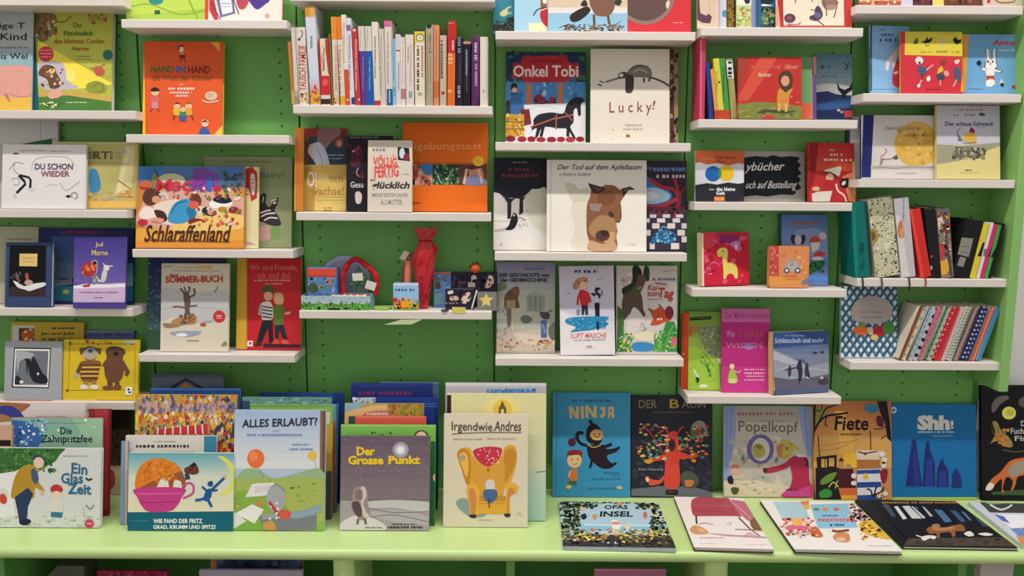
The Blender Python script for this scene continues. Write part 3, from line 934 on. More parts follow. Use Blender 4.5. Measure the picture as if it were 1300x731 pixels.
S1(604, 642, 692, 580, 626, 136, 'dad3c8', 'tall white paperback with a red foot mark', 'V 6a5a54 602 240 9 520\nR b03834 600 666 650 700')
S1(644, 678, 692, 628, 664, 182, 'cbc0b2', 'cream paperback beside the pink-topped spine', 'V a89c90 640 230 12 640')
S1(680, 724, 692, 664, 714, 128, 'd4cbc4', 'white paperback with a bright pink top and a blue foot label', 'R d8609c 655 120 730 178\nV 9a8c88 686 210 10 560\nR 24568c 684 590 730 700\nV c0d0e0 698 600 10 680')
X = 'X2'
S1(46, 78, 698, 40, 66, 182, '8cbcd0', 'light blue thin paperback', 'V 5a8aa0 56 220 8 560\nV 4a6a90 60 610 12 680', X)
S1(80, 112, 698, 68, 106, 146, 'd3cfcf', 'white paperback with a small red cross bar', 'R b04850 70 322 118 334\nV 9090b0 92 420 12 640\nV b8b4b4 86 190 8 300', X)
S1(113, 154, 698, 110, 142, 168, 'd8cfc8', 'narrow white paperback with a reddish foot', 'R b87a78 110 622 160 700\nV c8a8a0 126 220 8 580', X)
S1(156, 216, 698, 145, 212, 148, 'd8cdc4', 'white paperback with faint pink upright lettering', 'V 6a6a9a 170 160 14 205\nV c08a84 186 280 10 470\nV 8a6a6a 166 300 9 420\nV d8a8a0 182 480 14 600\nR 8a98a8 176 640 200 690', X)
S1(222, 302, 698, 216, 298, 112, 'dcd4c2', 'wide paperback with a black round emblem on a yellow and white spine', '''
R 2a2c34 216 100 300 180
E c8ccd0 255 138 28 28
L 5a6068 5 255 138 250 120
L 5a6068 5 255 138 272 140
R d8c04a 216 180 302 262
P d8c04a 216 262 232 262 222 300 216 300
E 8a7a3a 262 228 32 30
E dcdcd8 262 230 24 22
L 5a5a50 4 262 232 262 216
L 5a5a50 4 262 232 276 234
V 2a2420 238 292 18 630
V cc7068 272 290 15 530
E a8a08a 262 660 16 12
R d8cc70 296 300 304 690''', X)
S1(306, 362, 700, 306, 364, 72, 'a99f88', 'grey-beige tall paperback with a dark round emblem at its top', 'E 2c2c3a 330 130 22 30\nE 6a5c54 318 122 8 10\nV 6a6438 332 192 14 360\nV a8943c 334 370 14 570\nV 8a8070 318 200 6 660', X)
S1(366, 408, 700, 366, 408, 76, 'd88a62', 'salmon orange tall paperback', 'V a85a40 382 160 10 540\nR c86a3c 366 560 410 690', X)
S1(416, 462, 698, 412, 468, 152, 'bfb09a', 'beige paperback with bold dark upright lettering and a red foot dot', 'V 3a342e 420 250 18 540\nE b03a34 438 655 14 14', X)
S1(470, 530, 706, 474, 536, 48, 'd86a2c', 'tall paperback, red above and orange below', 'R b82c2e 460 30 545 340\nP b82c2e 460 330 540 330 500 370 465 345\nV e8c8b0 508 252 14 330\nD e8b0a0 484 112 524 12\nV e8a880 480 350 34 430\nE e8a060 490 640 18 14', X)
S1(536, 588, 692, 540, 594, 160, '2a2030', 'black paperback with pale blue upright lettering', 'V 7a90b0 552 180 22 350\nV 4a4a68 562 380 12 580\nT d8d8d8 552 596 570 660 90 1 | BELTZ\nR d8d8d8 556 672 568 686', X)
S1(590, 650, 692, 596, 650, 192, '1e1c24', 'black paperback with a pinkish square near its top', 'R c08a78 596 200 650 278\nV 8a98a0 612 320 16 520\nV 50585c 616 530 12 650', X)
S1(654, 714, 692, 660, 714, 150, '58285e', 'deep purple paperback with white upright lettering', 'V 8a5a90 682 160 12 240\nV d8b8dc 680 268 20 402\nV c8a0cc 684 430 16 600\nR 70407a 700 150 714 690', X)
S1(722, 782, 692, 722, 784, 156, 'd8d1c6', 'plain white paperback closing the spine row', 'R c8bfb2 766 150 786 690\nE b86a60 750 640 5 12', X)

# ------------------------------------------------------------------ books below the long row
BOOK('B1', (104, 104, 372, 110, 368, 596, 108, 596), 's32', 'book with a bare child foot photo above and a pale yellow lower half, orange spine', 'cfae5c', '''
R 2f4250 100 100 390 320
R 6a4a34 105 150 150 340
B 9a3438 104 104 220 104 200 150 110 145
B 7a3030 330 100 390 105 380 150 320 140
E 8a3a34 325 185 28 36
E c08a70 328 195 16 20
B 8a6a6e 215 112 330 108 330 150 300 165 270 200 240 230 200 190
B b8bccc 175 195 215 190 250 240 265 290 270 330 235 345 205 340 175 290 145 250 150 215
C 8a94b0 6 190 225 220 270 230 330
B d0b4a8 150 210 175 200 165 240 180 290 160 270
D 9aa8b8 255 258 355 12
D 9aa8b8 258 280 345 10
G c9a858 d8bc6c 100 322 390 600 6
P b89448 105 340 160 330 190 450 180 596 105 596
L a88a3c 4 200 530 370 530
L a88a3c 4 200 510 370 512
T e8dcc0 140 360 195 452 0 1 | O!
T d8c8a0 205 368 262 420 0 1 | je
T a8844c 280 380 350 425 0 1 | ich
T a87a3c 158 450 356 500 0 1 | wachse!
D a85a34 238 570 286 10
D a85a34 238 584 286 10
P c8782c 44 100 104 104 112 600 60 600
''', L=0, sp='c8782c')
BOOK('B1', (52, 102, 104, 104, 114, 598, 62, 600), 's32', 'orange narrow book edge beside the bare foot book', 'c47a30', 'R d89a50 50 100 70 600', L=1, t=.008)
BOOK('B1', (376, 150, 640, 150, 640, 592, 372, 592), 's32', 'black book with dark red figures, mostly behind the cream red-lettered paperback', '1e1c26', '''
D 8a7a8a 390 155 560 10
B 7a2438 410 230 440 215 462 225 455 262 420 260
E c8c0c8 412 250 10 14
B 5a2034 395 300 440 290 460 310 430 330 400 330
S 8a2c44,5a1c30,3a2a3a 22 390 200 470 400 5 16
C c090a0 5 440 340 430 370 445 390
T c8c8c8 394 420 470 456 0 1 | Gesu
B d0c0b8 425 485 445 478 462 500 455 545 430 548 422 515
''', L=1)
BOOK('B1', (690, 75, 1200, 72, 1200, 600, 700, 600), 's32', 'large orange square book with a strip of three photographs and a yellow seal', 'dd6a1c', '''
R b85a20 690 306 1205 318
R c89078 690 318 878 440
S d0a090,a86a5a,e0c0b0,8a4a3a 30 745 320 860 438 8 20
B 3a78b8 815 320 875 320 875 375 840 380 815 350
E b84a44 770 380 24 30
R 2a1c24 740 405 775 440
R 2a4434 878 318 1035 438
S 4a7a50,1c3024,6a9a6a,8a9a70 60 880 320 1032 436 4 12
L c0c8b8 4 890 350 930 430
L c0c8b8 3 960 410 1000 350
R 5a3a34 1035 318 1200 440
B b87a60 1095 340 1130 325 1170 350 1175 400 1100 400
B 4a2c24 1090 335 1130 320 1165 335 1110 350
B 7a7a9a 1070 400 1130 380 1190 410 1190 440 1070 440
L d8a890 14 1062 435 1080 345
L d8a890 12 1170 430 1150 350
E d8b030 1148 300 34 30
D a87a20 1130 290 1168 8
D a87a20 1130 302 1168 8
T e89a5c 770 190 1170 244 0 1 | igebungstest
D 5a4030 758 540 806 14
''', L=0, t=.014)
BOOK('B1', (476, 170, 738, 184, 755, 600, 495, 600), 's32', 'cream paperback with red hand lettering and black script, leaning in front', 'd2c8ba', '''
P dccdb4 470 168 500 172 520 220 500 600 480 600
D 8a8088 525 222 606 22
T d8504c 528 262 668 328 0 3 0 6 | VÖLLIG
T d8504c 535 330 680 400 0 3 0 -8 | FERTIG
S e06a60 30 530 265 680 400 2 5
P 1c2430 672 216 740 222 744 300 674 292
B c8d0d8 685 235 705 222 715 260 700 285 684 270
E 8a2c3c 724 275 18 22
T 2a2628 512 400 540 418 0 1 | und
T 2a2628 520 420 742 474 0 2.5 14 | glücklich
T 8f948c 522 488 732 516 0 0.5 | MEINE ERSTEN JAHRE
T 8f948c 572 526 700 556 0 0.5 | ALS MUTTER
D 9a8a8a 700 372 740 8
''', L=2.2, t=.016, name='paperback', soft=True, lean=8)

# ------------------------------------------------------------------ the column with the dark horse
BOOK('X4', (30, -420, 158, -420, 156, 186, 30, 184), 's41', 'teal book with pale leaves, cut by the picture top', '2f7c8c', '''
R 2a2c34 28 150 160 190
P 22283c 110 110 160 100 160 190 120 190
C d0c89a 9 80 90 110 55 140 40
C b8b078 9 75 95 110 85 145 78
B c8c090 70 80 95 60 120 65 110 95 80 100
C 3a4a34 5 40 180 60 140 90 130 130 120
S 3a5a44,1c2c34,4a3a2c 24 30 130 150 185 4 12
''', L=0)
BOOK('X4', (158, -420, 368, -420, 362, 190, 158, 186), 's41', 'light blue book with a red bird-like figure behind the beaver book', '9cc4d8', '''
R e0d8b0 250 140 360 190
P 8a5a3c 318 -10 355 -20 355 60 320 60
B b03034 320 70 355 45 370 60 370 160 340 150 318 110
C 3a2c28 7 275 95 300 60 350 45
L d8d0c0 6 315 65 362 50
E e8e0d8 345 5 14 18
''', L=0.7, t=.008)
BOOK('X4', (364, -420, 850, -420, 850, 188, 364, 186), 's41', 'book with a big brown beaver standing on a heap of twigs', 'cdb8a0', '''
R d8d0cc 360 45 860 80
D b0a088 420 40 520 5
R 8cb8d0 360 80 860 190
B 7a5648 625 -60 770 -60 772 40 750 85 720 100 660 95 635 60 620 20
B 2a2420 500 95 545 62 600 40 625 60 600 95 545 132 505 130
L 6a4a3e 16 645 90 648 155
L 6a4a3e 16 730 90 740 150
B 2c2a28 565 25 585 0 600 10 605 35 575 38
B 2c3a28 770 20 790 -5 815 5 800 35
C 3a3028 4 430 170 500 150 560 185
S 6a4a34,8a6a44,4a3424,a8743c,3a2c24 110 470 152 830 188 4 12 0.5
C 4a3830 3 460 180 530 145
C 4a3830 3 760 160 810 130
C 4a3830 3 490 145 540 185
''', L=1.2)
BOOK('X4', (850, -420, 1240, -420, 1238, 188, 850, 188), 's41', 'red book with a large round grey-brown shape, beside the beaver book', 'c8323c', '''
E 8a7068 960 -30 180 182
E 5e4844 960 -35 160 164
B d0c0b0 1085 20 1105 0 1108 30 1092 55
D e8a0a0 1130 134 1196 10
''', L=1.2)
BOOK('A4', (84, 244, 462, 250, 462, 672, 82, 672), 's42', 'book with a black horse drawing a yellow cart under a red title panel', 'dcdcdc', '''
R 243a54 80 240 470 400
S 2c5a4a,1c2c40,3a6a4a,4a6a8a 46 84 245 460 400 8 18
R 4a86c0 84 390 470 500
S 6a9ad0,3a6aa8,a0c0e0 26 90 395 460 490 6 14
P b0303a 160 268 375 262 380 300 430 300 436 370 380 372 376 392 165 392 160 372 112 372 118 300 158 300
D 7a2030 205 283 345 18
T e8d8d0 118 310 428 366 0 2 | Onkel Tobi
R b07a54 180 395 206 510
R b07a54 330 395 356 500
E 8a2c34 240 470 24 22
S 8a3a44,5a3a5a 16 220 470 330 495 6 13
P d8d8dc 130 500 464 488 464 670 130 670
C b8b8c0 3 180 520 250 505 330 515
B 2a2a34 106 415 115 396 135 400 135 425 112 428
E d8b8a0 125 430 12 14
C 2a2a30 5 105 450 128 442 145 450
P 3a6aa0 112 448 150 445 165 490 175 530 140 545 82 540 82 490 100 480
R 3a2a3c 84 480 104 545
P 7a2c34 150 520 195 520 205 590 165 600
R c89a3c 82 545 170 650
S e0c060,a8742c,b8862c 40 84 548 168 648 5 11
L 8a5a24 5 82 580 170 578
L 8a5a24 5 82 615 170 612
B 23232b 215 570 240 545 300 535 355 540 372 500 400 470 430 462 455 475 440 500 440 545 428 550 420 515 405 530 405 580 390 605 415 655 405 658 375 615 330 610 260 605 235 650 222 655 230 610 205 620 215 590
L 23232b 14 262 600 250 650
L 23232b 14 380 590 378 650
L a85a44 7 200 605 325 560
L a85a44 6 325 545 320 615
L b06050 6 325 565 405 545
L a85a44 5 365 535 400 575
E 8a2030 105 660 24 14
E 9a2434 160 662 22 13
E 8a2030 205 662 20 13
E 9a2434 250 664 22 12
E 8a2030 300 664 22 13
E 9a2434 345 663 20 12
E a83040 390 664 22 13
E 8a2030 436 662 20 12
''', L=0)
BOOK('A4', (488, 232, 862, 234, 862, 676, 486, 672), 's42', 'pale square book with a grey lemur lying on a thin branch', 'dcd5c6', '''
C 5a4a40 9 560 390 620 372 690 362 760 366 820 385 862 410
C 3a2e2a 6 520 400 540 408
C 3a2e2a 6 530 385 545 392
C 8a8078 4 540 395 620 372
B 7a706a 660 345 690 315 730 308 770 325 778 360 765 372 720 362 672 366
C 5a524c 7 670 335 710 312 760 318
C a8a098 8 690 345 720 330 755 345
B 4a403c 618 352 640 342 668 350 650 372 622 370
E d8d0c8 632 358 11 9
B 443a38 655 362 688 360 692 400 684 438 655 440 652 400
L 5c504c 10 740 370 740 392
L 4a403c 9 768 368 765 388
R 80766e 860 390 866 430
T 8a3a3c 576 486 776 552 0 0 0 -4 | L u c k y
T 8a3a3c 782 478 792 520 0 0 8 | !
D b0a08c 650 590 733 10
D b0a08c 642 610 735 9
E b0504c 664 646 10 7
S c8bca8,b0a890 20 500 600 850 670 1.5 3
''', L=1, t=.012, pages='e0d8c8')
BOOK('A4', (700, 236, 906, 238, 902, 676, 700, 676), 's42', 'brown-grey photo book showing only as a narrow strip behind the lemur book', '8a7058', 'R 5a4034 860 230 884 680\nR a88a6c 884 230 910 680\nS 6a4c3a,b09a80,3a2a24 30 862 240 905 670 5 16', L=0, t=.008)
BOOK('B3', (52, 50, 380, 50, 380, 612, 55, 616), 's43', 'black and white picture book with two dark trees and a small black figure', 'e0dcd6', '''
R 22242e 40 40 390 270
D 9a9aa0 175 72 260 10
D 7a3038 145 108 295 26
D 7a3038 105 145 325 26
E e2ded8 60 400 100 140
E e2ded8 340 420 110 180
B d2d2c0 250 260 330 240 380 250 380 500 320 480 260 400
P 22242e 80 260 290 240 270 262 230 295 215 300 180 295 120 290
P 2c2c34 140 320 120 285 170 300 200 285 165 320 162 420 140 425
P 2c2c34 215 300 200 285 240 290 255 280 236 310 238 385 212 400
C 22242e 4 110 280 140 320
C 22242e 4 185 285 160 325
R c8c4be 52 432 200 440
P b8b4b0 60 490 150 470 120 500 60 500
B 1c1c22 180 385 200 400 205 430 190 470 165 490 128 488 150 460 165 410
E e8e4dc 185 375 16 10
E c8b8a8 180 400 7 7
L 8a8a88 4 250 370 265 380
C 6a6a6c 4 195 420 225 415 240 430
S b0b0a8 10 210 420 260 475 3 8
E c0a890 102 580 8 8
P a8402c 44 50 54 50 56 616 44 616
''', L=0)
BOOK('B3', (380, 62, 984, 65, 990, 620, 380, 612), 's43', 'large pale square book with a brown fox head above a pale fox body', 'e8e3da', '''
L ccc4ba 5 404 62 404 615
L dad4cc 3 412 62 412 615
B cfcbb8 490 210 540 205 580 240 640 235 640 340 560 345 510 260
B dcd8c4 530 340 640 340 640 610 560 612 530 560 555 480
B 8a5a40 655 245 700 230 740 218 790 218 830 245 860 260 850 290 830 330 832 400 828 440 800 440 815 500 805 520 800 615 640 615 640 555 625 500 625 350 645 290
P 3e302c 632 203 700 222 745 240 700 270 660 262
P 5a443c 645 215 690 228 725 245 690 258
P 3e302c 835 238 890 225 922 243 880 248 850 290
P 6a5044 845 245 885 234 900 242 860 258
B 7a4c36 700 270 760 250 800 280 780 330 700 330
B a8825c 680 420 720 400 790 420 810 480 800 560 770 540 700 545 650 520 640 470
B c8a07a 645 555 720 575 780 560 800 570 798 615 645 615
B c8a06c 720 530 790 500 790 560 740 570
E 5a3c34 722 525 44 34
E 3e2a28 735 510 26 18
E 4a3c38 772 395 14 20 -20
E 2a2020 785 402 6 8
C 6a4434 6 830 330 835 400 825 440 800 440
P 9a8478 640 330 720 330 700 380 650 370
C 4a342c 4 735 205 745 218
T 464048 448 90 960 132 0 0.8 14 | Der Tod auf dem Apfelbaum
T 8a8486 458 140 655 160 0 0.5 5 | » Kathrin Schärer
D d0c0a8 870 574 935 10
''', L=1.6, t=.011, pages='e4dccc')
BOOK('B3', (900, 66, 1236, 70, 1236, 608, 900, 612), 's43', 'dark book with red branches, a blue pond and a chequered floor', '2c2c40', '''
R 3a2c40 980 60 1240 200
T 6a94d0 985 98 1228 132 0 1.5 | Fressereien
D d0c8d0 1052 150 1226 26
B 3c78b8 985 170 1040 200 1100 230 1150 280 1100 330 985 330
B a8c8e0 985 240 1060 235 1130 270 1120 310 1040 330 985 320
B d0dce4 985 265 1040 260 1070 285 1020 310 985 305
C a83038 24 1010 180 1090 230 1150 240 1190 290 1180 350
C a83038 18 1160 170 1175 220 1190 290
C 8a2434 14 1240 220 1205 260 1180 330
C b04048 26 985 350 1080 345 1140 320 1180 300
R 8a2c3c 985 350 1240 360
R 3a3444 985 360 1240 612
S 5a3c44,2a2430,7a3038 40 990 355 1236 400 6 14
R d0c8cc 1010 395 1050 416
R d0c8cc 1090 395 1135 416
R d0c8cc 1170 395 1215 416
R d8d0d2 985 420 1010 445
R d8d0d2 1055 420 1105 445
R d8d0d2 1150 420 1195 445
R d8d0d2 1025 450 1070 482
R d8d0d2 1118 450 1165 482
R d8d0d2 1205 450 1236 482
R dcd4d4 985 490 1015 525
R dcd4d4 1065 490 1110 520
R dcd4d4 1180 490 1225 525
R dcd4d4 1140 570 1190 608
R dcd4d4 1010 570 1040 608
R dcd4d4 1205 530 1236 566
B 2c6a98 1025 540 1060 500 1110 490 1160 510 1170 550 1130 575 1060 565 1020 580
S 60a0c8,1c4a78,8ac0d8 26 1030 500 1165 570 5 14
C 60a0c8 8 1080 490 1090 470 1120 480
L b03038 12 1165 380 1165 420
''', L=0.2)
BOOK('B4', (64, 36, 430, 40, 430, 580, 74, 582), 's44', 'pastel picture book with a bearlike figure on stilts and a grey ruin', 'b4b4a6', '''
G 8c8cac b4b8ac 60 36 440 240 6
B 7a8a70 60 180 120 160 135 195 90 215 60 210
B 6a5040 130 230 165 200 200 185 215 220 205 260 215 310 190 320 130 320 120 270
B 8a5c44 165 210 195 190 215 225 190 240
R 9a8a64 135 270 190 330
P 6e6a58 135 320 170 320 160 430 140 440
P bcae90 165 320 190 320 180 440 160 560 165 440
L d0c8b0 6 172 380 170 560
P 949c90 258 240 300 210 345 215 372 240 365 335 258 340
R 7c8880 275 250 285 330
R 7c8880 305 245 318 330
R 7c8880 338 250 348 325
P a4aca4 258 238 300 206 345 212 374 240
B 5e706a 220 380 250 360 290 380 280 405 240 410
P c8b8a8 70 470 430 440 430 582 70 582
B d8c8b8 180 470 300 480 420 500 420 540 240 530
C 4a4a58 7 335 340 370 350 415 330
B 4c4c5c 340 350 370 340 400 355 390 385 355 380
P 4c6c9c 345 395 380 392 382 500 345 500
L 7a9ac0 8 350 410 375 470
E 8a4c44 365 522 36 12
B 6a7060 390 440 430 410 430 510 400 500
S b89a6a,8aa060,c08a70,9a6a6a,d8c890 50 75 510 425 578 4 10
S 7a7a98,9090a8,a89a9a 30 75 310 130 520 3 8
D 6a5a54 130 550 190 8
D 5a62a0 252 70 375 16
T 2a2c34 92 104 395 128 0 3 | DIE GESCHICHTE von
T 2a2c34 98 134 384 158 0 3 | der GEHMASCHINE
''', L=0)
BOOK('B4', (440, 66, 774, 54, 800, 578, 466, 594), 's44', 'white book with a curly haired child in a red jumper above blue water', 'dad6de', '''
P cac6d6 440 60 780 50 790 400 500 345 450 330
P e4dfe0 455 330 500 345 540 400 790 470 800 580 466 596
B b08060 540 180 560 145 590 130 625 130 630 160 610 175 570 200 548 205
S 8a6040,c09a70 20 545 135 625 195 5 10
E e0c0a8 605 180 26 24
B c8343c 580 215 610 208 635 225 640 280 625 305 590 302
C c8343c 13 585 222 572 260 570 300
C c8343c 13 630 220 645 260 648 285
P 2a2c4a 594 300 632 300 634 360 618 360 614 320 608 360 594 360
E e0c0a8 602 372 7 12
E e0c0a8 625 372 7 12
B 7a8aa0 562 330 585 328 580 360 566 360
B 23232f 650 230 670 225 680 240 670 245
P 23232f 672 205 682 190 715 195 690 215 712 240 718 200 722 230 700 262 690 262
P d8d8dc 684 240 694 240 698 275 680 275
P 1f2230 672 285 704 285 704 405 680 405
B 2c86b8 500 385 560 372 750 370 740 400 760 410 720 440 620 450 530 462 560 435 500 410
S 4aa0d0,1c6a9a,70b8dc 40 520 380 745 445 5 14 0.5
C 2c86b8 10 530 460 600 452 670 445
P 1a3a58 682 400 700 400 702 440 694 458 684 440
D 9a8aa8 505 224 525 12
C a0b090 4 690 135 700 145 718 130
D 3a4a90 550 82 690 24
T d8686c 530 472 745 502 0 0.5 4 -4 | LUFT MASCHE
T 5a5a70 545 508 738 522 0 0 6 -4 | und der mutige Wanderhut
D 4a4a50 625 548 658 10
D b0a8b0 610 562 680 5
''', L=1.2, t=.01, lean=10, roll=-1.2)
BOOK('B4', (812, 56, 1180, 62, 1178, 584, 806, 578), 's44', 'white picture book with a brown bear, a red fox face and tall green grass', 'cfc8c4', '''
B d0c4bc 830 90 870 85 905 140 890 190 840 180 825 130
S b0a090,e0d8d0 18 835 90 900 185 6 14
B 2c3428 905 70 935 58 960 90 960 140 905 220 860 250 840 200 900 160
B 3a4a30 980 62 1005 70 1010 120 995 155 970 130
L 2a3424 9 980 70 1005 150
B 6a4c3a 950 110 985 140 970 190 945 230 905 220 930 160
B 5a4c40 850 240 900 210 950 220 965 260 970 320 985 360 960 372 930 340 880 360 855 390 840 320
C b8b0a0 6 925 205 960 190
B 4a5a40 905 190 940 200 945 235 910 240
P 4a6a3a 812 300 845 330 855 420 840 520 810 540
B d8d0cc 900 330 930 320 980 390 960 440 900 480 870 450
C 8a8078 4 950 440 965 405 975 435 990 445 960 460
E e0d8b8 990 490 90 30
B 3c88c0 900 540 940 525 1010 530 1040 550 1020 580 920 580
B c0502c 1008 325 1040 330 1070 312 1110 330 1145 345 1140 390 1095 405 1060 420 1015 420 1030 380
L 7a3424 8 1065 295 1085 318
L 7a3424 8 1000 320 1025 335
E 7a2c3a 1130 345 26 40
E f0d8c0 1062 386 8 7
E f0d8c0 1080 384 7 7
P 3c8a44 1110 400 1160 400 1178 460 1178 584 1060 584 1080 500
P 2c7a3c 812 460 860 500 900 584 806 584
P 5aa04c 1040 520 1080 460 1090 584 1030 584
C 6ab454 9 870 580 900 510 915 490
C 4a9a4a 9 840 570 850 480 845 420
C 6ab454 8 1100 580 1130 470 1160 420
C 3a8a4a 8 1060 580 1040 500 1050 470
S e0c84a,6ab054,3a7a44,d8e0b0 60 820 470 900 580 4 10
S 6ab054,3a9a54,d8c84a,b8d890 70 1040 450 1175 580 4 11
E d86a7a 1160 520 18 30
D 5a6aa0 1028 132 1168 20
L b8303c 7 1045 165 1115 175
T b83a40 1000 176 1055 210 0 1 6 | Kai
T b83a40 994 220 1070 245 0 1 | zum
T b8303c 1060 192 1155 272 0 2 10 6 | Tag
D 8a7a90 995 260 1090 8
C 9aa890 4 1080 80 1110 95 1160 80
''', L=0.2)

# ------------------------------------------------------------------ the column with the red lion board book
BOOK('X3', (62, -300, 228, -300, 226, 196, 62, 206), 's51', 'beige book with a purple-brown animal, at the top beside a red book edge', 'cdb49c', '''
P 5a3a4a 60 -40 75 -40 85 100 130 120 150 105 175 130 160 180 100 175 62 150
L b0988a 4 155 -20 158 90
P e0c8a0 60 180 100 190 100 210 60 210
R d8b8a8 205 -300 230 200
''', L=1.2, t=.008)
BOOK('X3', (226, -300, 290, -300, 286, 200, 228, 200), 's51', 'pale blue-white book edge with a small blue round, top row', 'c0c4d0', 'E 4a8aa8 272 105 20 28', L=0.7, t=.007)
BOOK('X3', (290, -300, 362, -300, 360, 200, 286, 200), 's51', 'brown and olive book strip beside the pale green picture, top row', '6a5428', 'R 8a6a2c 300 -10 340 205\nR 241c20 345 -10 366 205\nS a8803c,4a3c24 24 292 -10 345 200 5 14', L=0.2, t=.007)
BOOK('X3', (362, -300, 482, -300, 478, 202, 364, 200), 's51', 'pale green meadow book with a small black-haired figure, top row', 'b8c48a', '''
R d8dcc8 362 -20 480 40
B 2a2a3a 425 -10 460 -20 465 20 440 30 425 15
S c8a05a,8aa05a,d8d8a0,a8b870,c06a4a 50 368 60 476 198 5 15
''', L=1.1, t=.008)
BOOK('X3', (482, -300, 530, -300, 526, 202, 480, 202), 's51', 'narrow lavender blue book edge beside the deep blue book, top row', '9cacd0', 'R 7a94c0 505 -10 520 205', L=0.3, t=.007)
BOOK('X3', (528, -300, 664, -300, 664, 202, 526, 202), 's51', 'deep blue book with a dark cave picture and green light, top row', '2e5a84', '''
B 1c2428 555 -40 640 -40 640 20 560 30
B d0dce0 555 35 580 32 640 42 600 46 560 46
R 2c3a34 555 55 660 205
S 6a8a5a,3a4a3c,8aa070,1c2420,4a6a50 50 560 60 655 198 6 16
E c05a50 622 105 9 12
''', L=1, t=.008)
BOOK('X3', (672, -300, 1250, -300, 1252, 206, 672, 202), 's51', 'wide cream book with a red border, a dark snail and a purple beetle', 'ded3be', '''
P b03034 672 -300 715 -300 725 205 690 205 680 205
P b83a34 1180 -300 1255 -300 1255 210 1190 210
R b84038 690 196 1200 210
P d89a80 668 50 684 50 700 205 668 205
E 5c3a4c 772 140 44 36
E 7a5060 768 138 22 18
P a86a80 740 180 830 185 860 165 850 190 760 195
B 54405c 985 45 1010 65 1025 120 985 160 930 150 925 125 960 110 965 70
B 6a6080 960 100 1000 100 1010 130 975 140
C 54405c 5 965 80 930 75
C 54405c 7 975 150 1000 170 1035 195
E 8a6a60 1075 10 60 65
E a88678 1085 55 40 20
C 5a4038 7 1030 10 1050 70 1055 125
C 5a4038 7 1140 10 1130 60 1110 135
L 4a3a34 6 820 -10 812 25
L 4a3a34 6 940 -10 945 15
C b8a890 3 1000 -20 990 40
''', L=1.6, t=.01)
GS = 'small books with spines out beside the red lion board book'
def S2(a, b, yb, c, dd, yt, bg, label, art=''):
    SPINE('small', 'A5', a, b, yb, c, dd, yt, 's52', label, bg, art, group=GS, d=.105, depth=.095)
S2(76, 108, 668, 84, 118, 200, 'c4405e', 'tall narrow pink-red book standing alone at the shelf end', 'E e8d8d8 100 206 14 10\nR d8708a 84 220 92 660')
S2(124, 156, 664, 112, 128, 340, '2c3c8c', 'thin dark blue small book next to the tall pink one')
S2(158, 180, 664, 130, 150, 378, 'd89a54', 'orange-beige small spine beside a yellow one', 'R b84030 140 620 190 670')
S2(182, 216, 664, 150, 182, 318, 'd8cc4c', 'yellow small spine between orange-beige and green', 'V a8982c 172 400 10 540\nE 3a3a24 190 462 6 6\nR b84a30 160 618 220 670')
S2(218, 254, 664, 188, 218, 318, '4a9a48', 'green small spine beside the yellow one', 'V 2c6a34 210 380 10 580\nR b84a30 200 618 262 670')
S2(258, 296, 664, 228, 264, 318, '8a8a50', 'olive small spine with black and white lettering', 'R e0e0dc 228 340 280 440\nV 2a2a2c 240 345 22 435\nR a8a068 250 445 300 660')
BOOK('A5', (740, 302, 962, 310, 940, 666, 732, 664), 's52', 'sea picture book with a dark whale tail against a grey-blue sky', '6a8a9c', '''
G 5a8294 94a4a8 730 300 970 500 7
D 3a5a6c 762 360 812 32
D 56788a 770 420 860 16
C 30424a 5 895 350 910 370 925 345
L 30424a 5 895 395 915 370
L 30424a 5 905 360 912 392
B d0d0cc 740 480 840 470 950 500 950 540 740 530
P 2a3a68 735 520 800 512 850 530 960 540 960 670 735 670
P 30568c 740 590 860 560 960 560 960 600 860 610 740 630
P 1c2c50 740 620 960 610 960 670 740 670
P 17202c 852 455 870 495 895 505 925 490 940 455 940 505 905 530 900 550 882 550 880 530 858 505
E c89a90 862 620 10 7
E a8a098 880 630 8 6
R b83844 894 622 942 660
''', L=0)
BOOK('A5', (722, 318, 752, 316, 738, 664, 712, 664), 's52', 'purple-edged board book hidden behind the lion board book', '8a6a94', 'R d08a70 720 310 750 420\nR 6a4a7c 720 420 750 670', L=1.5, t=.008, r=.004)
BOOK('A5', (640, 320, 724, 320, 712, 666, 640, 668), 's52', 'green and orange board book edge just behind the lion board book', '6a9460', 'R e8d8c8 712 318 730 670\nR d0603c 640 580 714 670\nR e8d8c8 710 318 716 670', L=2, t=.008, r=.006)
BOOK('A5', (300, 322, 664, 320, 655, 668, 296, 662), 's52', 'red board book with rounded corners and a standing lion with a dark mane', 'b8322e', '''
P c8503c 420 322 520 322 360 560 300 575 300 540
P 7c8240 290 585 420 572 560 585 665 600 660 672 290 672
S 9aa050,5a6a34,a8883c 30 300 590 650 660 6 18 0.4
B 4a5030 400 640 440 615 520 620 620 625 560 640 460 632
P c83a44 430 660 460 645 510 655 500 668 430 668
P 984030 300 322 360 322 310 500 296 520
B 4a3a2c 525 460 530 420 555 398 590 405 605 440 600 480 585 510 565 522 545 500
E d09478 562 455 24 30
B c88a3c 525 500 545 505 565 520 585 505 605 500 585 540 582 600 560 615 525 605 515 560
L d8a86c 14 528 580 526 625
L d8a86c 14 566 580 566 628
C 5a4030 5 515 620 480 625 430 640
D c85a50 370 365 545 26
T d8906c 560 362 636 388 0 1 | über
T d8b4a0 412 410 484 432 0 2 | Bücher
S d87050 6 540 540 640 600 4 8
''', L=2.9, t=.012, r=.008, name='board_book')

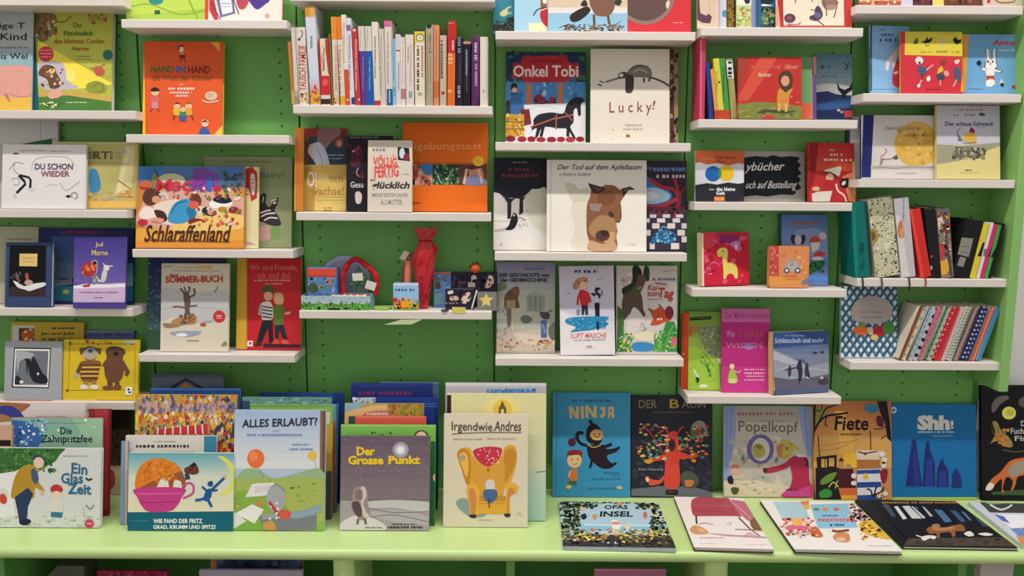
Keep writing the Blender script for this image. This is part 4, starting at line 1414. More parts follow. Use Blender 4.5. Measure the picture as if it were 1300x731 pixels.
BOOK('B5', (446, 120, 882, 122, 868, 470, 440, 470), 's53', 'black brush-painted chalk-lettered sign card with white border standing behind', 'a8a59c', '''
P 1f222a 440 165 520 155 600 162 640 148 700 162 770 155 832 165 815 195 840 215 820 245 845 280 815 295 842 320 820 345 845 380 815 395 800 430 700 425 600 440 520 432 440 440
T e4e4e4 455 200 720 278 0 1 24 -4 | ybücher
T e4e4e4 455 330 808 400 0 0.5 24 -2 | uch auf Bestellung
C d8d8d8 4 795 400 810 400 800 430 792 420
''', L=0, t=.005, name='chalk_sign', cat='sign')
BOOK('B5', (98, 118, 445, 118, 440, 470, 98, 468), 's53', 'small square board book with a blue and a yellow overlapping disc', 'd0d0d8', '''
P c86438 92 110 450 110 450 215 400 205 330 222 250 205 180 215 130 198 92 205
P 262830 92 360 180 345 250 355 330 340 400 350 450 340 450 480 92 480
E 1f62a8 222 280 55 55
E d8b82c 316 276 54 56
P 3a8a4a 268 238 280 262 282 290 272 315 262 300 260 260
D d89a70 150 168 230 14
T 8a3c24 246 152 380 176 0 1.5 | Das kleine
T 8a3c24 250 184 308 202 0 1.5 | Blau
D c8c8d0 196 384 232 12
T e4e4e8 246 374 378 400 0 2 | das kleine
T e4e4e8 244 404 306 428 0 2 | Gelb
R d8782c 230 440 304 480
D f0c8a0 240 450 295 12
''', L=1, t=.012, name='board_book')
BOOK('B5', (915, 62, 1270, 64, 1225, 480, 900, 478), 's53', 'red picture book with a white cone-hatted figure, turned a little on its shelf', 'b42c2c', '''
G b82c2c c84a34 900 60 1280 260 5
P d88a5c 1130 300 1270 240 1225 480 1180 480
P e0a878 1200 200 1268 150 1245 400 1210 440
P 8a1c24 900 60 960 62 940 300 900 400
C d8a090 7 1040 120 1050 108 1075 120
D d8b0a4 1045 134 1130 22
D d8c0b8 1000 170 1120 22
D f0e8e4 1125 174 1200 20
P d8cfc0 1115 225 1000 255 1040 280 1108 300 1125 240
C 3a2420 10 1005 280 1040 270 1095 300
E dca888 1042 306 28 26
B a82830 1010 330 1070 330 1095 380 1050 480 1010 430
P cfc8bc 915 420 960 405 1060 400 1040 475 920 475
E d0a890 945 385 28 16
B 2a2024 1115 330 1150 310 1190 320 1185 360 1150 382 1118 365
E d8d4d0 1140 345 18 12 -50
C e8c8b8 13 1085 350 1100 400 1140 430 1160 480
''', L=1, d=.085, d2=.06, t=.012)

BOOK('B6', (195, 180, 520, 172, 540, 570, 185, 588), 's54', 'red soft cloth book with a cream giraffe on its cover', 'c82440', '''
P d83a4c 195 180 300 176 330 220 210 330
S d84a6c,b01c3c,e05a6a,a01c34 40 200 190 520 560 8 26
P 8a2c6c 300 200 400 190 470 220 440 260 330 250
B c87ac0 395 260 440 240 470 250 465 300 440 315 425 290 400 275
E e8c8e8 440 285 10 22
C e06a80 6 240 260 280 240 310 260
C d87098 8 240 420 280 400 320 430
C f0a0b0 6 230 490 260 488
B e8d26c 295 330 310 302 340 292 370 300 378 340 372 400 410 405 440 425 452 470 450 520 430 520 420 495 395 485 370 500 365 520 345 520 345 470 340 410 335 360 310 360
E 8a9a4a 342 318 9 9
L c8a83c 4 372 400 376 350
P c01c34 190 570 540 555 540 575 190 590
P e8d8b0 180 185 194 182 200 588 184 588
''', d=.09, d2=.05, t=.03, soft=True, name='cloth_book', pages='d8b8a0', sp='e0cfa8')
BOOK('B6', (775, 36, 1150, 40, 1130, 546, 770, 540), 's54', 'blue picture book with a dark-eared animal, red-capped toadstools and green hill', '6a8ac0', '''
P 1c2c3c 770 30 1155 30 1155 42 785 42 780 545 766 545
G 5c80b8 88a0cc 780 42 1150 360 6
D a8603c 850 95 1060 30
D 7a98c8 870 60 1000 8
B 8a9cc8 880 180 960 150 1080 160 1120 260 1000 340 900 320
E 3a2a3c 872 230 22 38 -15
E 3a2a3c 940 230 20 38 15
E c8c8d8 905 235 26 36
B c84a4a 990 230 1030 205 1075 230 1060 250 1000 250
B d8c8c0 1060 190 1100 175 1120 215 1080 230
B c84050 1020 345 1060 318 1110 335 1090 358 1030 360
P e0dcd8 1000 255 1070 250 1060 300 1010 330
E e0d8d8 1050 372 46 14
B 2f6a3c 990 420 1050 390 1110 400 1080 450 1010 480 980 500
S 4a8a4a,1c4a34 20 990 400 1100 470 5 14
P 5a90d8 985 500 1130 510 1128 546 985 540
''', L=0, sp='1c2c3c')
BOOK('B6', (690, 276, 985, 280, 985, 566, 690, 560), 's54', 'small thick orange toddler book with a little grey car and a red spine', 'd88a58', '''
R c04a48 680 270 760 570
S d8706c,a83a40,e08a70 26 692 290 752 555 5 14
P e09a4c 690 500 760 510 990 540 990 570 690 570
S e8a860,d07a48 20 770 300 980 540 6 18
C b0a0a0 10 808 470 812 400 850 372 890 385 912 430 915 470
P b0b4a8 820 440 840 395 880 390 905 430 900 470 830 470
P 8a9aa0 840 430 850 400 872 398 872 430
P a8b0a0 880 430 880 400 898 430
E 5a5a78 820 462 22 22
E e0dcd8 820 462 11 11
E 5a5a78 902 462 22 22
E e0dcd8 902 462 11 11
D b05a30 808 500 905 10
D c07a48 812 522 910 14
P 7a7a98 930 545 985 515 985 566 930 566
''', L=2, t=.024, r=.006, name='toddler_book', lean=5)

BOOK('B7', (82, 115, 318, 100, 325, 612, 95, 622), 's55', 'lime green paperback with a slanting dark title bar and green grass drawing, red spine', '8fae42', '''
G 7a9a44 9ab848 60 95 330 400 5
P a0c844 90 340 160 350 240 400 330 470 330 620 90 625
P 7a8a5c 150 210 310 200 315 420 240 390 180 300
S 9a9a78,6a7a54,b0a890 60 170 210 310 400 4 12
L 1c281c 22 108 155 250 148
D 6a8a40 115 146 240 9
T c8603c 104 210 165 270 0 1 | F
D b86a3c 120 215 180 10
C 4a8a3c 8 190 400 210 440 230 480 250 540
C 4a8a3c 6 180 430 215 470 250 500
C 5a9a3c 6 200 380 240 430 270 470
C 3a7a34 6 240 540 225 480 235 440
L e8e8e0 10 135 495 165 540
E 1c2420 158 560 13 18
B e0e4c8 170 595 210 588 230 605 180 610
S 5a8a34,c8d880 30 95 420 320 610 3 6
P 6a9a3c 300 420 325 470 325 612 310 612
P d0d4a8 285 415 315 420 312 450 290 440
''', d=.058, d2=.068, t=.008, soft=True, name='paperback', sp='c83a24')
BOOK('B7', (34, 116, 76, 114, 96, 618, 52, 616), 's55', 'thin orange-red paperback standing against the lime green one', 'd84a28', 'R c04028 60 110 76 620\nD f0b098 60 380 80 14', d=.048, t=.006, lean=6, soft=True, name='paperback')
BOOK('B7', (316, 84, 668, 90, 640, 620, 322, 618), 's55', 'pink paperback with a pale pink top band and a small girl in a green dress', 'c83a8c', '''
P cc6aa4 310 80 672 80 668 178 312 176
R b8307c 310 180 680 470
T a84888 340 112 640 150 0 1 | Der Mädchenkalender
T d080b8 350 232 406 275 0 2 | Was
T c04870 440 228 600 275 0 3 | MÄD
T d070a0 344 312 590 350 0 3 | WISSEN
E a880c8 500 338 34 20
C 8a4a8a 6 495 310 505 300 515 312
E e8d8b0 388 470 16 18
B a8c44c 375 495 400 490 425 560 410 582 370 580 360 560
C d8c8a0 6 405 500 430 510 445 495
B d8d890 372 555 410 550 415 575 372 578
D f4c8dc 470 485 605 12
D f4d0e0 470 508 605 14
D f4d0e0 482 530 600 10
D f4d0e0 470 554 600 12
''', L=1, t=.008, soft=True, name='paperback')  # darker middle pink is the shelf's shade painted on, lighter pink below
BOOK('B7', (640, 250, 1018, 228, 1032, 600, 665, 630), 's55', 'blue-grey picture book with three dark skating figures, turned beside the pink paperback', '54648a', '''
G 3c5486 7a88a8 600 225 1040 420 6
P 34548c 640 240 1020 225 1025 320 650 350
P 9aa0b0 660 360 760 400 900 470 1030 430 1035 600 665 630
P b8bcc8 660 365 800 430 860 460 740 450 660 420
P 8088a0 860 420 1030 380 1030 440 900 470
P 6a6478 665 540 800 560 1035 520 1035 605 665 632
C c8ccd4 4 680 500 800 470 1020 500
C 54586c 4 680 580 850 550 1020 560
D 8898bc 740 260 870 12
T c4ccdc 672 284 996 316 0 1 0 -6 | Schlittschuh und mehr
E 3a3c50 938 380 16 8
E 3a3c50 985 375 12 8
B 33344a 828 435 845 430 850 460 855 500 845 560 830 560 825 500 815 480
B 3a3c54 875 460 892 450 895 490 905 540 885 540 870 520
B 3a3c54 762 475 775 465 780 490 775 535 760 530
L 33344a 8 740 495 820 475
L 33344a 6 830 550 835 585
L c8ccd0 6 770 540 810 545
L d0d4d8 8 880 540 895 550
B 4a4450 960 560 1000 540 1030 560 1020 585 970 590
E c8c0c8 982 545 12 9
P d0b078 598 250 640 250 672 632 640 632
''', d=.118, d2=.078, t=.03, sp='d4b87c', lean=6)

# ------------------------------------------------------------------ last column, by the end panel
BOOK('A6', (60, -400, 360, -400, 360, 30, 60, 36), 's61', 'orange-red book cut by the picture top, first on the last column', 'a8553c', 'R c88a6c 60 -20 360 8\nS d8a080,8a3c2c,e0c8b0 30 70 -20 355 30 6 16', L=1, t=.008)
BOOK('A6', (362, -400, 450, -400, 446, 16, 362, 22), 's61', 'pale lilac book cut by the picture top, between red-brown ones', 'c4bcd0', '', L=1, t=.008)
BOOK('A6', (450, -400, 585, -400, 585, 20, 450, 20), 's61', 'dark plum book cut by the picture top', '5a3038', 'S 7a4a48,3a2028 12 455 -20 580 16 6 14', L=1, t=.008)
BOOK('A6', (588, -400, 668, -400, 668, 22, 588, 22), 's61', 'yellow book cut by the picture top', 'd4c468', '', L=1, t=.008)
BOOK('A6', (670, -400, 930, -400, 930, 26, 670, 24), 's61', 'brown book cut by the picture top', '6a3c30', 'S 8a5a48,4a2820 16 675 -20 925 22 6 16', L=1, t=.008)
BOOK('A6', (950, -400, 1230, -400, 1230, 32, 950, 28), 's61', 'beige book with a curved line drawing, cut by the picture top', 'c8b4a4', 'E a83040 985 10 12 14\nC 6a5a44 8 1020 -10 1070 20 1160 15 1170 -10\nC c8a060 6 1030 -10 1080 12 1150 8', L=1, t=.008)
BOOK('A6', (152, 166, 440, 205, 430, 648, 142, 650), 's62', 'light blue picture book with a white rabbit ear and red round, spiral-edged', '86b4dc', '''
P 7cacd8 300 185 440 205 430 400 330 400
D 3c5c94 215 204 245 14
D 3c5c94 218 236 300 26
D 3c5c94 205 272 330 28
P dcd0d8 345 320 360 280 375 300 372 380 350 392 330 410 320 480 300 490 296 440 280 450 265 510 245 495 255 430 290 395
B c83448 300 530 320 450 350 415 380 410 380 620 340 625 300 600
P e0c8d0 305 518 335 505 340 525 310 530
P 3c5c74 140 166 152 166 152 650 128 650
D 3a4a74 160 634 330 5
''', d=.085, d2=.07, t=.01, sp='54707c')
BOOK('A6', (835, 250, 1222, 242, 1204, 655, 800, 655), 's62', 'light blue picture book with a white rabbit standing in red trunks', '6ea4d0', '''
P d8a03c 795 240 845 245 820 655 785 655
T c83048 1012 284 1208 324 0 2.5 | Anton
T c8dcec 1062 346 1204 366 0 1 0 0 | kann alles
L 1c242c 4 962 350 985 345 990 420
P ece4e0 962 352 985 348 992 425 1015 425 1018 350 1036 348 1036 430 1045 470 1030 495 1022 545 1030 600 1000 620 965 615 968 545 962 500 940 490 962 478
C 2a2c34 5 962 352 968 430 955 470 970 500
C 2a2c34 5 1036 350 1038 440 1045 470 1025 500
L ece4e0 14 965 500 935 488
L ece4e0 14 1022 500 1075 512
C 2a2c34 4 1030 490 1080 510 1060 520
E 22242c 980 440 7 8
E 22242c 1012 440 7 8
E d88a8a 996 456 9 6
P c84038 968 540 1022 540 1026 572 1000 560 968 574
E 1c243c 915 450 18 18
L 2a2c34 3 915 468 940 488
P d8d0d4 1062 590 1075 560 1095 595 1090 615 1065 612
E 2a2c34 1080 605 14 14
R b83844 1150 608 1200 632
D 3a5c8c 840 632 940 6
''', L=1, sp='d8a03c', t=.012)
BOOK('A6', (400, 214, 840, 240, 800, 655, 362, 650), 's62', 'picture book half yellow with black birds, half red with dancing figures', 'c83440', '''
P d4c444 390 210 850 210 830 402 385 392
P e0b040 825 240 845 242 805 655 785 655
D 8a7c2c 615 235 730 6
B 6a6024 450 300 470 270 482 290 475 312 452 315
P 22241c 500 300 530 290 548 262 556 285 582 262 580 290 560 305 535 310
C 22241c 4 530 315 545 330 560 318
B c4bc88 635 290 650 270 665 280 668 330 640 330
P 22241c 728 280 750 262 765 285 790 280 785 305 755 318 735 300
D d88a2c 498 362 580 18
D 8a6c20 612 360 692 18
D c87a24 720 364 780 16
B e0d8d0 460 430 480 405 510 415 515 445 480 460
B 2c3048 480 440 500 445 492 462
B 4a5a7a 480 470 530 480 545 510 520 530 485 520
C d8c8c0 7 540 500 565 480 588 462
L 3a3448 7 510 525 508 570
C d8b0a8 9 508 570 490 600 480 625
E e8e0dc 554 562 14 20 10
E e8e0dc 485 612 12 12
E 7a4a34 660 445 18 16
P d8b83c 625 490 650 470 662 505 615 530
B 3a4a5a 615 530 660 530 665 565 625 570
E d0a090 682 525 18 22 -30
C d8b0a0 8 640 570 636 610
B d8c8c0 735 440 760 425 778 430 760 460
B 4a5a7a 735 490 770 480 785 520 780 575 745 570
L d8b0a8 9 755 570 730 620
D 8a1c2c 540 632 640 10
''', L=2.2, t=.011, sp='d0a030')

BOOK('B8', (100, 150, 205, 150, 200, 566, 96, 566), 's63', 'pale grey book edge with navy spine behind the red cone-hat book', 'b8b8b0', 'P 24306c 30 160 104 150 100 560 30 560\nR d0d0cc 104 150 215 330', L=0, t=.007, sp='24306c')
BOOK('B8', (200, 140, 720, 146, 712, 568, 184, 566), 's63', 'wide pale book with a huge yellow disc and a navy cloth spine', 'cfc9c4', '''
P 1f2a66 195 135 268 138 246 570 180 570
E d4aa50 560 342 150 158
S dcb860,c89a44,d8b05a 60 440 240 690 470 10 26
P cfc9c4 700 300 712 300 708 500 700 500
R b8b0ac 246 488 720 514
C 8a8078 5 255 505 330 500 420 506 520 498 700 502
C a86050 6 310 430 340 410 355 385 340 370
C a85a50 6 315 440 350 445 400 440 430 430
P 4a5a3c 395 432 425 412 435 440 415 450
L 9a5a50 6 318 440 310 490
C 6a5a6a 6 330 440 320 480
T 6c8494 350 216 580 244 0 0.5 4 | Herr Eichhorn
T 9a8450 480 264 670 290 0 0.5 4 | und der Mond
D 9a9490 420 538 560 8
''', L=0.9, sp='1f2a66')
BOOK('B8', (722, 74, 1150, 76, 1138, 570, 702, 572), 's63', 'grey and yellow book with a hen sitting on a cart-like heap, taller than its neighbour', 'd5c984', '''
R c2c0cc 700 70 1160 345
P 9a9a80 700 342 860 352 1160 328 1160 350 900 450 700 480
P d8ca86 700 480 860 455 1010 400 1160 345 1160 580 700 580
D a87a88 830 96 1020 20
D 5a4a54 815 134 850 16
D 5a4a54 890 134 965 14
B 4a4a54 985 135 1010 125 1035 140 1010 148
T 3c4468 758 186 1092 216 0 2 | Der schaue Schwank
D 8a88a0 970 224 1040 6
C 6a7a8c 6 850 300 840 260 860 235
P 6a7080 845 270 870 300 880 320 845 320
B d4aa4a 880 310 890 280 930 260 965 275 972 320 930 330
B 8a2c34 925 258 935 225 955 240 960 262
C 7a5a34 5 880 330 930 335 975 328
B 6a6a54 810 400 850 370 900 380 950 370 1030 365 1035 400 980 440 900 430 820 430
E 4a4438 990 400 46 36
E c8c0a0 1000 415 16 14
S 4a4a40,8a8a70,3a3430,b0a890 60 810 365 1035 445 5 13
D 3a342c 865 360 950 10
D 5a4a34 895 514 940 14
D a89a5c 860 536 985 5
''', L=1.8, t=.012, pages='d8d4c0')
GB = 'leaning books on the ribbon shelf'
def S3(a, b, yb, c, dd, yt, bg, label, art='', **k):
    SPINE('thick', 'C1', a, b, yb, c, dd, yt, 's64', label, bg, art, group=GB, d=.112, depth=.1, **k)
S3(178, 294, 604, 158, 254, 104, '0f6e66', 'thick teal leaning book with a ribbon marker', 'P 0a4a4c 240 80 262 80 312 600 286 604\nP 128478 165 140 185 140 205 600 180 600\nB 0a5050 215 390 240 380 245 440 220 450\nB 0c5858 230 500 250 510 240 560 215 550\nC 0a5050 5 220 450 235 480 240 510', soft=False)
S3(318, 484, 604, 262, 430, 74, 'c4c2a4', 'thick cream book speckled with a dark leaf pattern', '''
R a8a88c 258 70 440 200
S 3a4a3c,54644c,2c3c38,6a7a54 260 262 74 480 600 3 8
S e8e4c8,d8d0a0 60 280 220 470 590 5 12
E a88a3c 305 335 34 50
E 6a5a24 300 335 18 30
S d8d2b4,e4dcc0 40 330 230 440 420 5 12''', soft=False)
S3(490, 586, 600, 436, 540, 70, 'c2bcc4', 'pale lilac-grey leaning book with an orange figure', 'P d8d4d0 440 200 480 200 545 600 490 600\nB c87a50 470 260 490 230 505 290 510 340 480 350 465 310\nV 7a7a9a 500 90 10 240\nB d89a70 480 300 500 280 505 340 485 345', soft=False)
S3(592, 664, 606, 514, 592, 150, 'd0302c', 'bright red leaning book with a red ribbon', 'P e04a40 530 150 560 150 640 606 615 606', soft=False)
S3(668, 712, 600, 596, 688, 130, '1c1c22', 'black leaning book with small white marks', 'E c8c0c0 635 380 16 20\nV 8a8484 625 310 20 360\nE b8b0ac 685 545 10 14\nE a84a44 690 470 8 8\nP 2c4a3a 596 130 690 130 694 160 600 160', soft=False)
S3(718, 806, 600, 690, 772, 140, '8a7a70', 'leaning book with a colourful collage of food on its spine', '''
G 6a6468 8a7a74 660 135 830 300 5
P c8c0b4 690 210 760 200 780 300 700 330
S d88a3c,c03a34,5a5a54,e0d8c0,8a3a2c,3a3c44,6a8a4a 110 690 180 815 590 6 18
B c0403c 690 400 740 380 775 420 770 480 720 490 700 450
B e0a838 730 510 790 500 810 550 780 590 730 580
P 4a4a50 765 200 790 330 830 600 810 600''', soft=False)
m = MB()
for (cx, y0, y1, col, nm) in ((232, 606, 700, '17242c', 'teal'), (358, 606, 700, '4a4440', 'cream'), (540, 604, 700, '2c2630', 'lilac-grey'), (648, 602, 670, 'b8343c', 'bright red')):
    a = on_y(*PX('C1', cx, y0), -0.1255); zt = SH['s64']
    e = on_y(*PX('C1', cx + 10, y1), -0.1275)
    m = MB(); w = .0022
    path = [Vector((a.x, -0.113, zt + .0012)), Vector((a.x + .001, -0.1262, zt + .0012)), Vector((a.x + .001, -0.1272, zt - .004)), Vector((a.x + .0035, -0.1272, zt - .5 * (zt - e.z))), Vector((a.x + .001, -0.1275, e.z))]
    vs = [p + Vector((s * w, 0, 0)) for p in path for s in (-1, 1)] + [p + Vector((s * w, -.0006 if i > 0 else 0, .0006)) for i, p in enumerate(path) for s in (-1, 1)]
    k = len(path) * 2
    fs = [(2 * i, 2 * i + 1, 2 * i + 3, 2 * i + 2) for i in range(len(path) - 1)] + [(k + 2 * i + 2, k + 2 * i + 3, k + 2 * i + 1, k + 2 * i) for i in range(len(path) - 1)]
    m.mesh(vs, fs, col)
    tag(m.build('ribbon_marker', MATTE), 'thin ribbon marker hanging over the white shelf edge under the %s leaning book' % nm, 'ribbon', 'ribbon markers hanging over the shelf')
def S4(a, b, yb, c, dd, yt, bg, label, art='', **k):
    SPINE('block', 'C1', a, b, yb, c, dd, yt, 's64', label, bg, art, group='black spined notebooks by the end panel', d=.110, depth=.1, tan=.175, **k)
S4(819, 941, 598, 910, 1036, 210, '1c1a1e', 'thick black box-like book with a grey label, tilting toward the end panel', 'P 8c8884 888 345 965 352 935 475 862 455\nP 8c8884 878 470 918 480 900 540 858 530\nD 5a5654 885 400 940 10\nD 5a5654 880 440 930 8', soft=False)
S4(940, 982, 600, 1036, 1074, 236, 'd8c838', 'slim black book with a yellow stripe on its spine', 'P 1c1a1e 1028 378 1065 378 1020 470 992 470')
S4(986, 1006, 600, 1078, 1104, 230, 'dcd6d4', 'slim white book between yellow and pink stripes', 'P 7a7470 1035 420 1075 420 1055 470 1030 470')
S4(1008, 1036, 600, 1108, 1136, 240, 'c8306c', 'slim black book with a pink stripe on its spine', 'P 1c1a1e 1100 380 1140 380 1100 472 1060 472')
S4(1038, 1062, 600, 1138, 1164, 246, '4a9a4c', 'slim black book with a green stripe on its spine', 'P 1c1a1e 1130 378 1170 378 1120 476 1080 476')
S4(1064, 1084, 600, 1166, 1188, 236, '1c1a1e', 'slim plain black book between the green striped one and the end panel')

def checked():
    art = 'R 9ab8c8 60 20 500 490\n'
    for i in range(-8, 18):
        art += 'L d4e0e4 17 %d 30 %d 490\n' % (60 + i * 48, 60 + i * 48 + 330)
    for i in range(-2, 24):
        art += 'L 2c5470 15 %d 30 %d 490\n' % (60 + i * 48, 60 + i * 48 - 330)
    for i in range(-8, 18):
        art += 'L 3f6c88 9 %d 30 %d 490\n' % (84 + i * 48, 84 + i * 48 + 330)
    art += '''B a8a09c 150 210 180 140 240 110 300 105 380 130 415 190 400 250 330 280 230 275 170 260
D 8a7c74 205 200 375 14
D 8a7c74 220 232 360 16
B d86a30 165 320 200 295 250 310 248 350 190 350
B 6a8a3c 200 290 230 272 245 295 220 305
B b02834 290 325 320 295 355 300 362 345 330 362 295 350
B 4a8a3c 355 300 370 270 415 275 425 320 400 348 362 340
E d8c070 300 368 24 18
E 2a3a5c 268 294 14 8
B c8b890 255 320 285 300 290 350 262 345'''
    return art
BOOK('C2', (100, 42, 460, 42, 450, 470, 90, 480), 's65', 'book with a blue and white diagonal checked cover and a fruit picture', 'b8ccd4', checked(), d=.075, t=.012, lean=8)
G5 = 'slanting patterned books by the end panel'
def S5(a, b, c, dd, bg, label, art=''):
    SPINE('pat', 'C2', a, b, 508, c, dd, 162, 's65', label, bg, art, group=G5, d=.105, depth=.095, soft=False, side='d8d0c0', tan=.298)
def along(a, b, c, dd, n, f, kind='E', col='20283c', r=6):
    out = ''
    for i in range(n):
        t = (i + .5) / n; x = (a + (b - a) * f) * (1 - t) + (c + (dd - c) * f) * t; y = 508 + (162 - 508) * t
        out += 'E %s %.0f %.0f %.1f %.1f\n' % (col, x, y, r, r)
    return out
def sq(a, b, c, d): return (455 + (a - 455) * .93, 455 + (b - 455) * .93, 600 + (c - 600) * .93, 600 + (d - 600) * .93)
def stripe(a, b, c, dd, f0, f1, col):
    return 'P %s %.0f 510 %.0f 510 %.0f 155 %.0f 155\n' % (col, a + (b - a) * f0, a + (b - a) * f1, c + (dd - c) * f1, c + (dd - c) * f0)
v = sq(455, 512, 600, 666); S5(*v, 'd8c8a8', 'slanting book with a cream spine and brown plank pattern, first of the patterned row', stripe(*v, .0, .35, '7a4a3c') + stripe(*v, .35, .5, 'a88a6a') + stripe(*v, .85, 1, '5a4a2c') + along(*v, 6, .6, col='8aa080', r=8))
v = sq(514, 552, 668, 706); S5(*v, 'a8b4bc', 'slanting book with a grey-blue spine', stripe(*v, 0, .2, '3a3c2c') + along(*v, 9, .5, col='8090a0', r=6))
v = sq(554, 584, 708, 742); S5(*v, 'b0bcc4', 'slanting book with black blocks on grey', along(*v, 7, .45, col='1c2c3c', r=13))
v = sq(586, 628, 744, 776); S5(*v, 'c86a80', 'slanting pink spine beside the black-block one', stripe(*v, .6, 1, '8a9a88') + along(*v, 10, .25, col='a04a5c', r=5))
v = sq(630, 684, 778, 834); S5(*v, 'a8b8a0', 'slanting green-grey spine with red dots', stripe(*v, 0, .4, '5a7a60') + along(*v, 9, .8, col='b84048', r=9) + along(*v, 9, .2, col='3a5a44', r=6))
v = sq(686, 746, 836, 894); S5(*v, 'c02c38', 'slanting plain red spine', stripe(*v, .75, .85, 'd85a5c') + along(*v, 10, .05, col='e8c8c8', r=5))
v = sq(748, 776, 896, 920); S5(*v, 'd8a8a8', 'slanting pale pink spine beside the red one', along(*v, 12, .5, col='e8d8d0', r=4))
v = sq(778, 822, 922, 968); S5(*v, 'b8c4b4', 'slanting pale green spine with fine dark dots', along(*v, 18, .3, col='5a7060', r=5) + along(*v, 18, .7, col='5a7060', r=5))
v = sq(824, 868, 972, 1014); S5(*v, '8a7468', 'slanting brown spine with pinkish edge', stripe(*v, 0, .2, '4a4438') + stripe(*v, .4, .7, 'b09088') + along(*v, 12, .85, col='6a4a50', r=5))
v = sq(870, 942, 1018, 1082); S5(*v, '24305c', 'slanting navy spine with white dots', along(*v, 12, .35, col='d8dce8', r=6) + along(*v, 12, .68, col='a8b0cc', r=6) + stripe(*v, .0, .1, '4a2c4a'))
v = sq(944, 982, 1084, 1114); S5(*v, 'd8603c', 'slanting orange spine beside the navy dotted one', stripe(*v, 0, .25, '3a6a8c') + stripe(*v, .7, .85, 'e8b090'))
v = sq(982, 1026, 1114, 1146); S5(*v, '4a86b0', 'slanting blue spine, last of the patterned row', stripe(*v, .1, .3, '8ab8d4') + along(*v, 14, .6, col='6aa0c4', r=5))

# ------------------------------------------------------------------ books standing and lying on the display table
def dpx(py): return -on_z(650, py, ZD).y
D_ROW = 0.064
# first stack, at the picture's edge
F = dpx(674)
BOOK('C6', (470, 112, 618, 112, 600, 560, 470, 560), 'desk', 'brown and cream book under the lowest shelf, shade painted on its top, red round', '6a5a46', '''
R 3c3026 470 110 625 200
R c4b490 480 368 625 560
E b04a3c 515 432 20 46
S 8a7a5c,4a3c30 16 490 210 600 360 5 14
''', d=.07)  # dark band across the top paints the shade under the shelf
BOOK('C6', (-60, 62, 442, 66, 440, 660, -60, 660), 'desk', 'cream book with a thin brown top line, back of the first stack on the table', 'd8cbb0', 'R b87a50 25 60 242 70', d=F - .15)
BOOK('C6', (-60, 78, 392, 74, 392, 660, -60, 660), 'desk', 'white book with a deep blue arc and brown corner in the first stack', 'd8d0cc', '''
B 9a6a44 -60 80 100 80 140 90 60 140 -60 160
B 3a3c8c -40 110 20 90 70 100 110 140 90 160 -40 160
B a8784a -40 150 0 130 40 140 60 160 -40 170
D a09898 170 136 310 8
''', d=F - .115)
BOOK('C6', (385, 105, 478, 108, 500, 566, 400, 566), 'desk', 'maroon book edge sticking out beside the blue-green titled book', '8a2a34', 'R a83a40 440 100 500 570', d=F - .085, t=.009)
BOOK('C6', (-60, 182, 48, 182, 48, 660, -60, 660), 'desk', 'beige book with a black band, cut by the picture edge', 'c8a088', 'R 1e1a1c -60 250 50 278', d=F - .028, t=.008)
BOOK('C6', (48, 148, 472, 146, 470, 664, 48, 664), 'desk', 'blue-green picture book with dark hand lettering, behind the white book with a mustard coat', '86b09c', '''
B 3c68a8 50 170 90 160 150 175 200 230 170 290 60 290
S 2c4a8c,5a8ac8,e8ecf0,8ac0d8,3a78b0 60 50 160 215 290 4 11
P 9abf9c 330 146 480 146 480 290 420 290
S e8f0e0 10 60 150 450 280 4 8
D 5a8a80 215 168 395 8
T 1e2c28 280 190 334 224 0 1.5 | Die
T 1e2c28 190 226 430 272 0 1.5 0 0 | Zahnputzfee
''', d=F - .058, t=.012, sp='a83a44')
BOOK('C6', (-30, 290, 462, 286, 464, 672, -30, 674), 'desk', 'white picture book with a person in mustard coat and a red-capped child', 'd5d8d6', '''
B 3c6c34 -30 280 280 280 275 320 240 360 150 390 100 400 60 400 0 420 -30 420
S 4a7c3c,2c5a2c,5a8c4a 80 -20 290 260 400 5 12
P e8e8e8 -30 410 70 395 82 420 60 500 70 600 -30 615
B d8d8d0 0 480 20 470 40 500 30 530 10 540
B c8503c 0 505 20 500 34 530 20 548 0 535
P e4e4e0 60 400 140 360 130 380 80 440
S c0c8c0,b8c0b4,d0d4cc 60 -20 600 460 670 5 14 0.5
B 3c4a5c 150 330 180 318 205 335 210 345 160 345
E e8c8b4 180 355 24 26
B b8902c 110 370 150 365 175 395 178 440 205 480 195 490 165 470 155 520 110 500 55 520 58 460 80 400
B 4a5a78 145 390 165 385 180 430 165 455 148 430
P 2c3e60 68 515 130 470 155 500 130 560 125 630 90 632 82 580
B 23283a 92 625 130 615 145 630 120 645 95 640
B e0b8a0 185 480 205 490 200 508 188 500
E b83a38 262 478 28 22
B b83a38 236 482 260 455 290 470 285 490
E ecd0bc 262 508 24 22
B dcd8d0 225 525 285 525 290 585 235 585
P 3c78a0 238 582 292 585 288 610 236 606
D 9aa8a0 295 320 408 8
T 2c6c8c 332 354 406 404 0 2 0 8 | Ein
T 2c6c8c 284 402 386 452 0 2 0 0 | Glas
T 2c6c8c 314 450 424 500 0 2.5 0 4 | Zeit
C 2a2a2c 8 398 425 412 435 428 428
C 5a6a5a 4 400 550 420 570 436 550
E c8485c 415 637 22 20
L f0d0d4 4 403 637 427 637
C b8b8b8 3 390 560 390 600 430 605
''', d=F, t=.014)
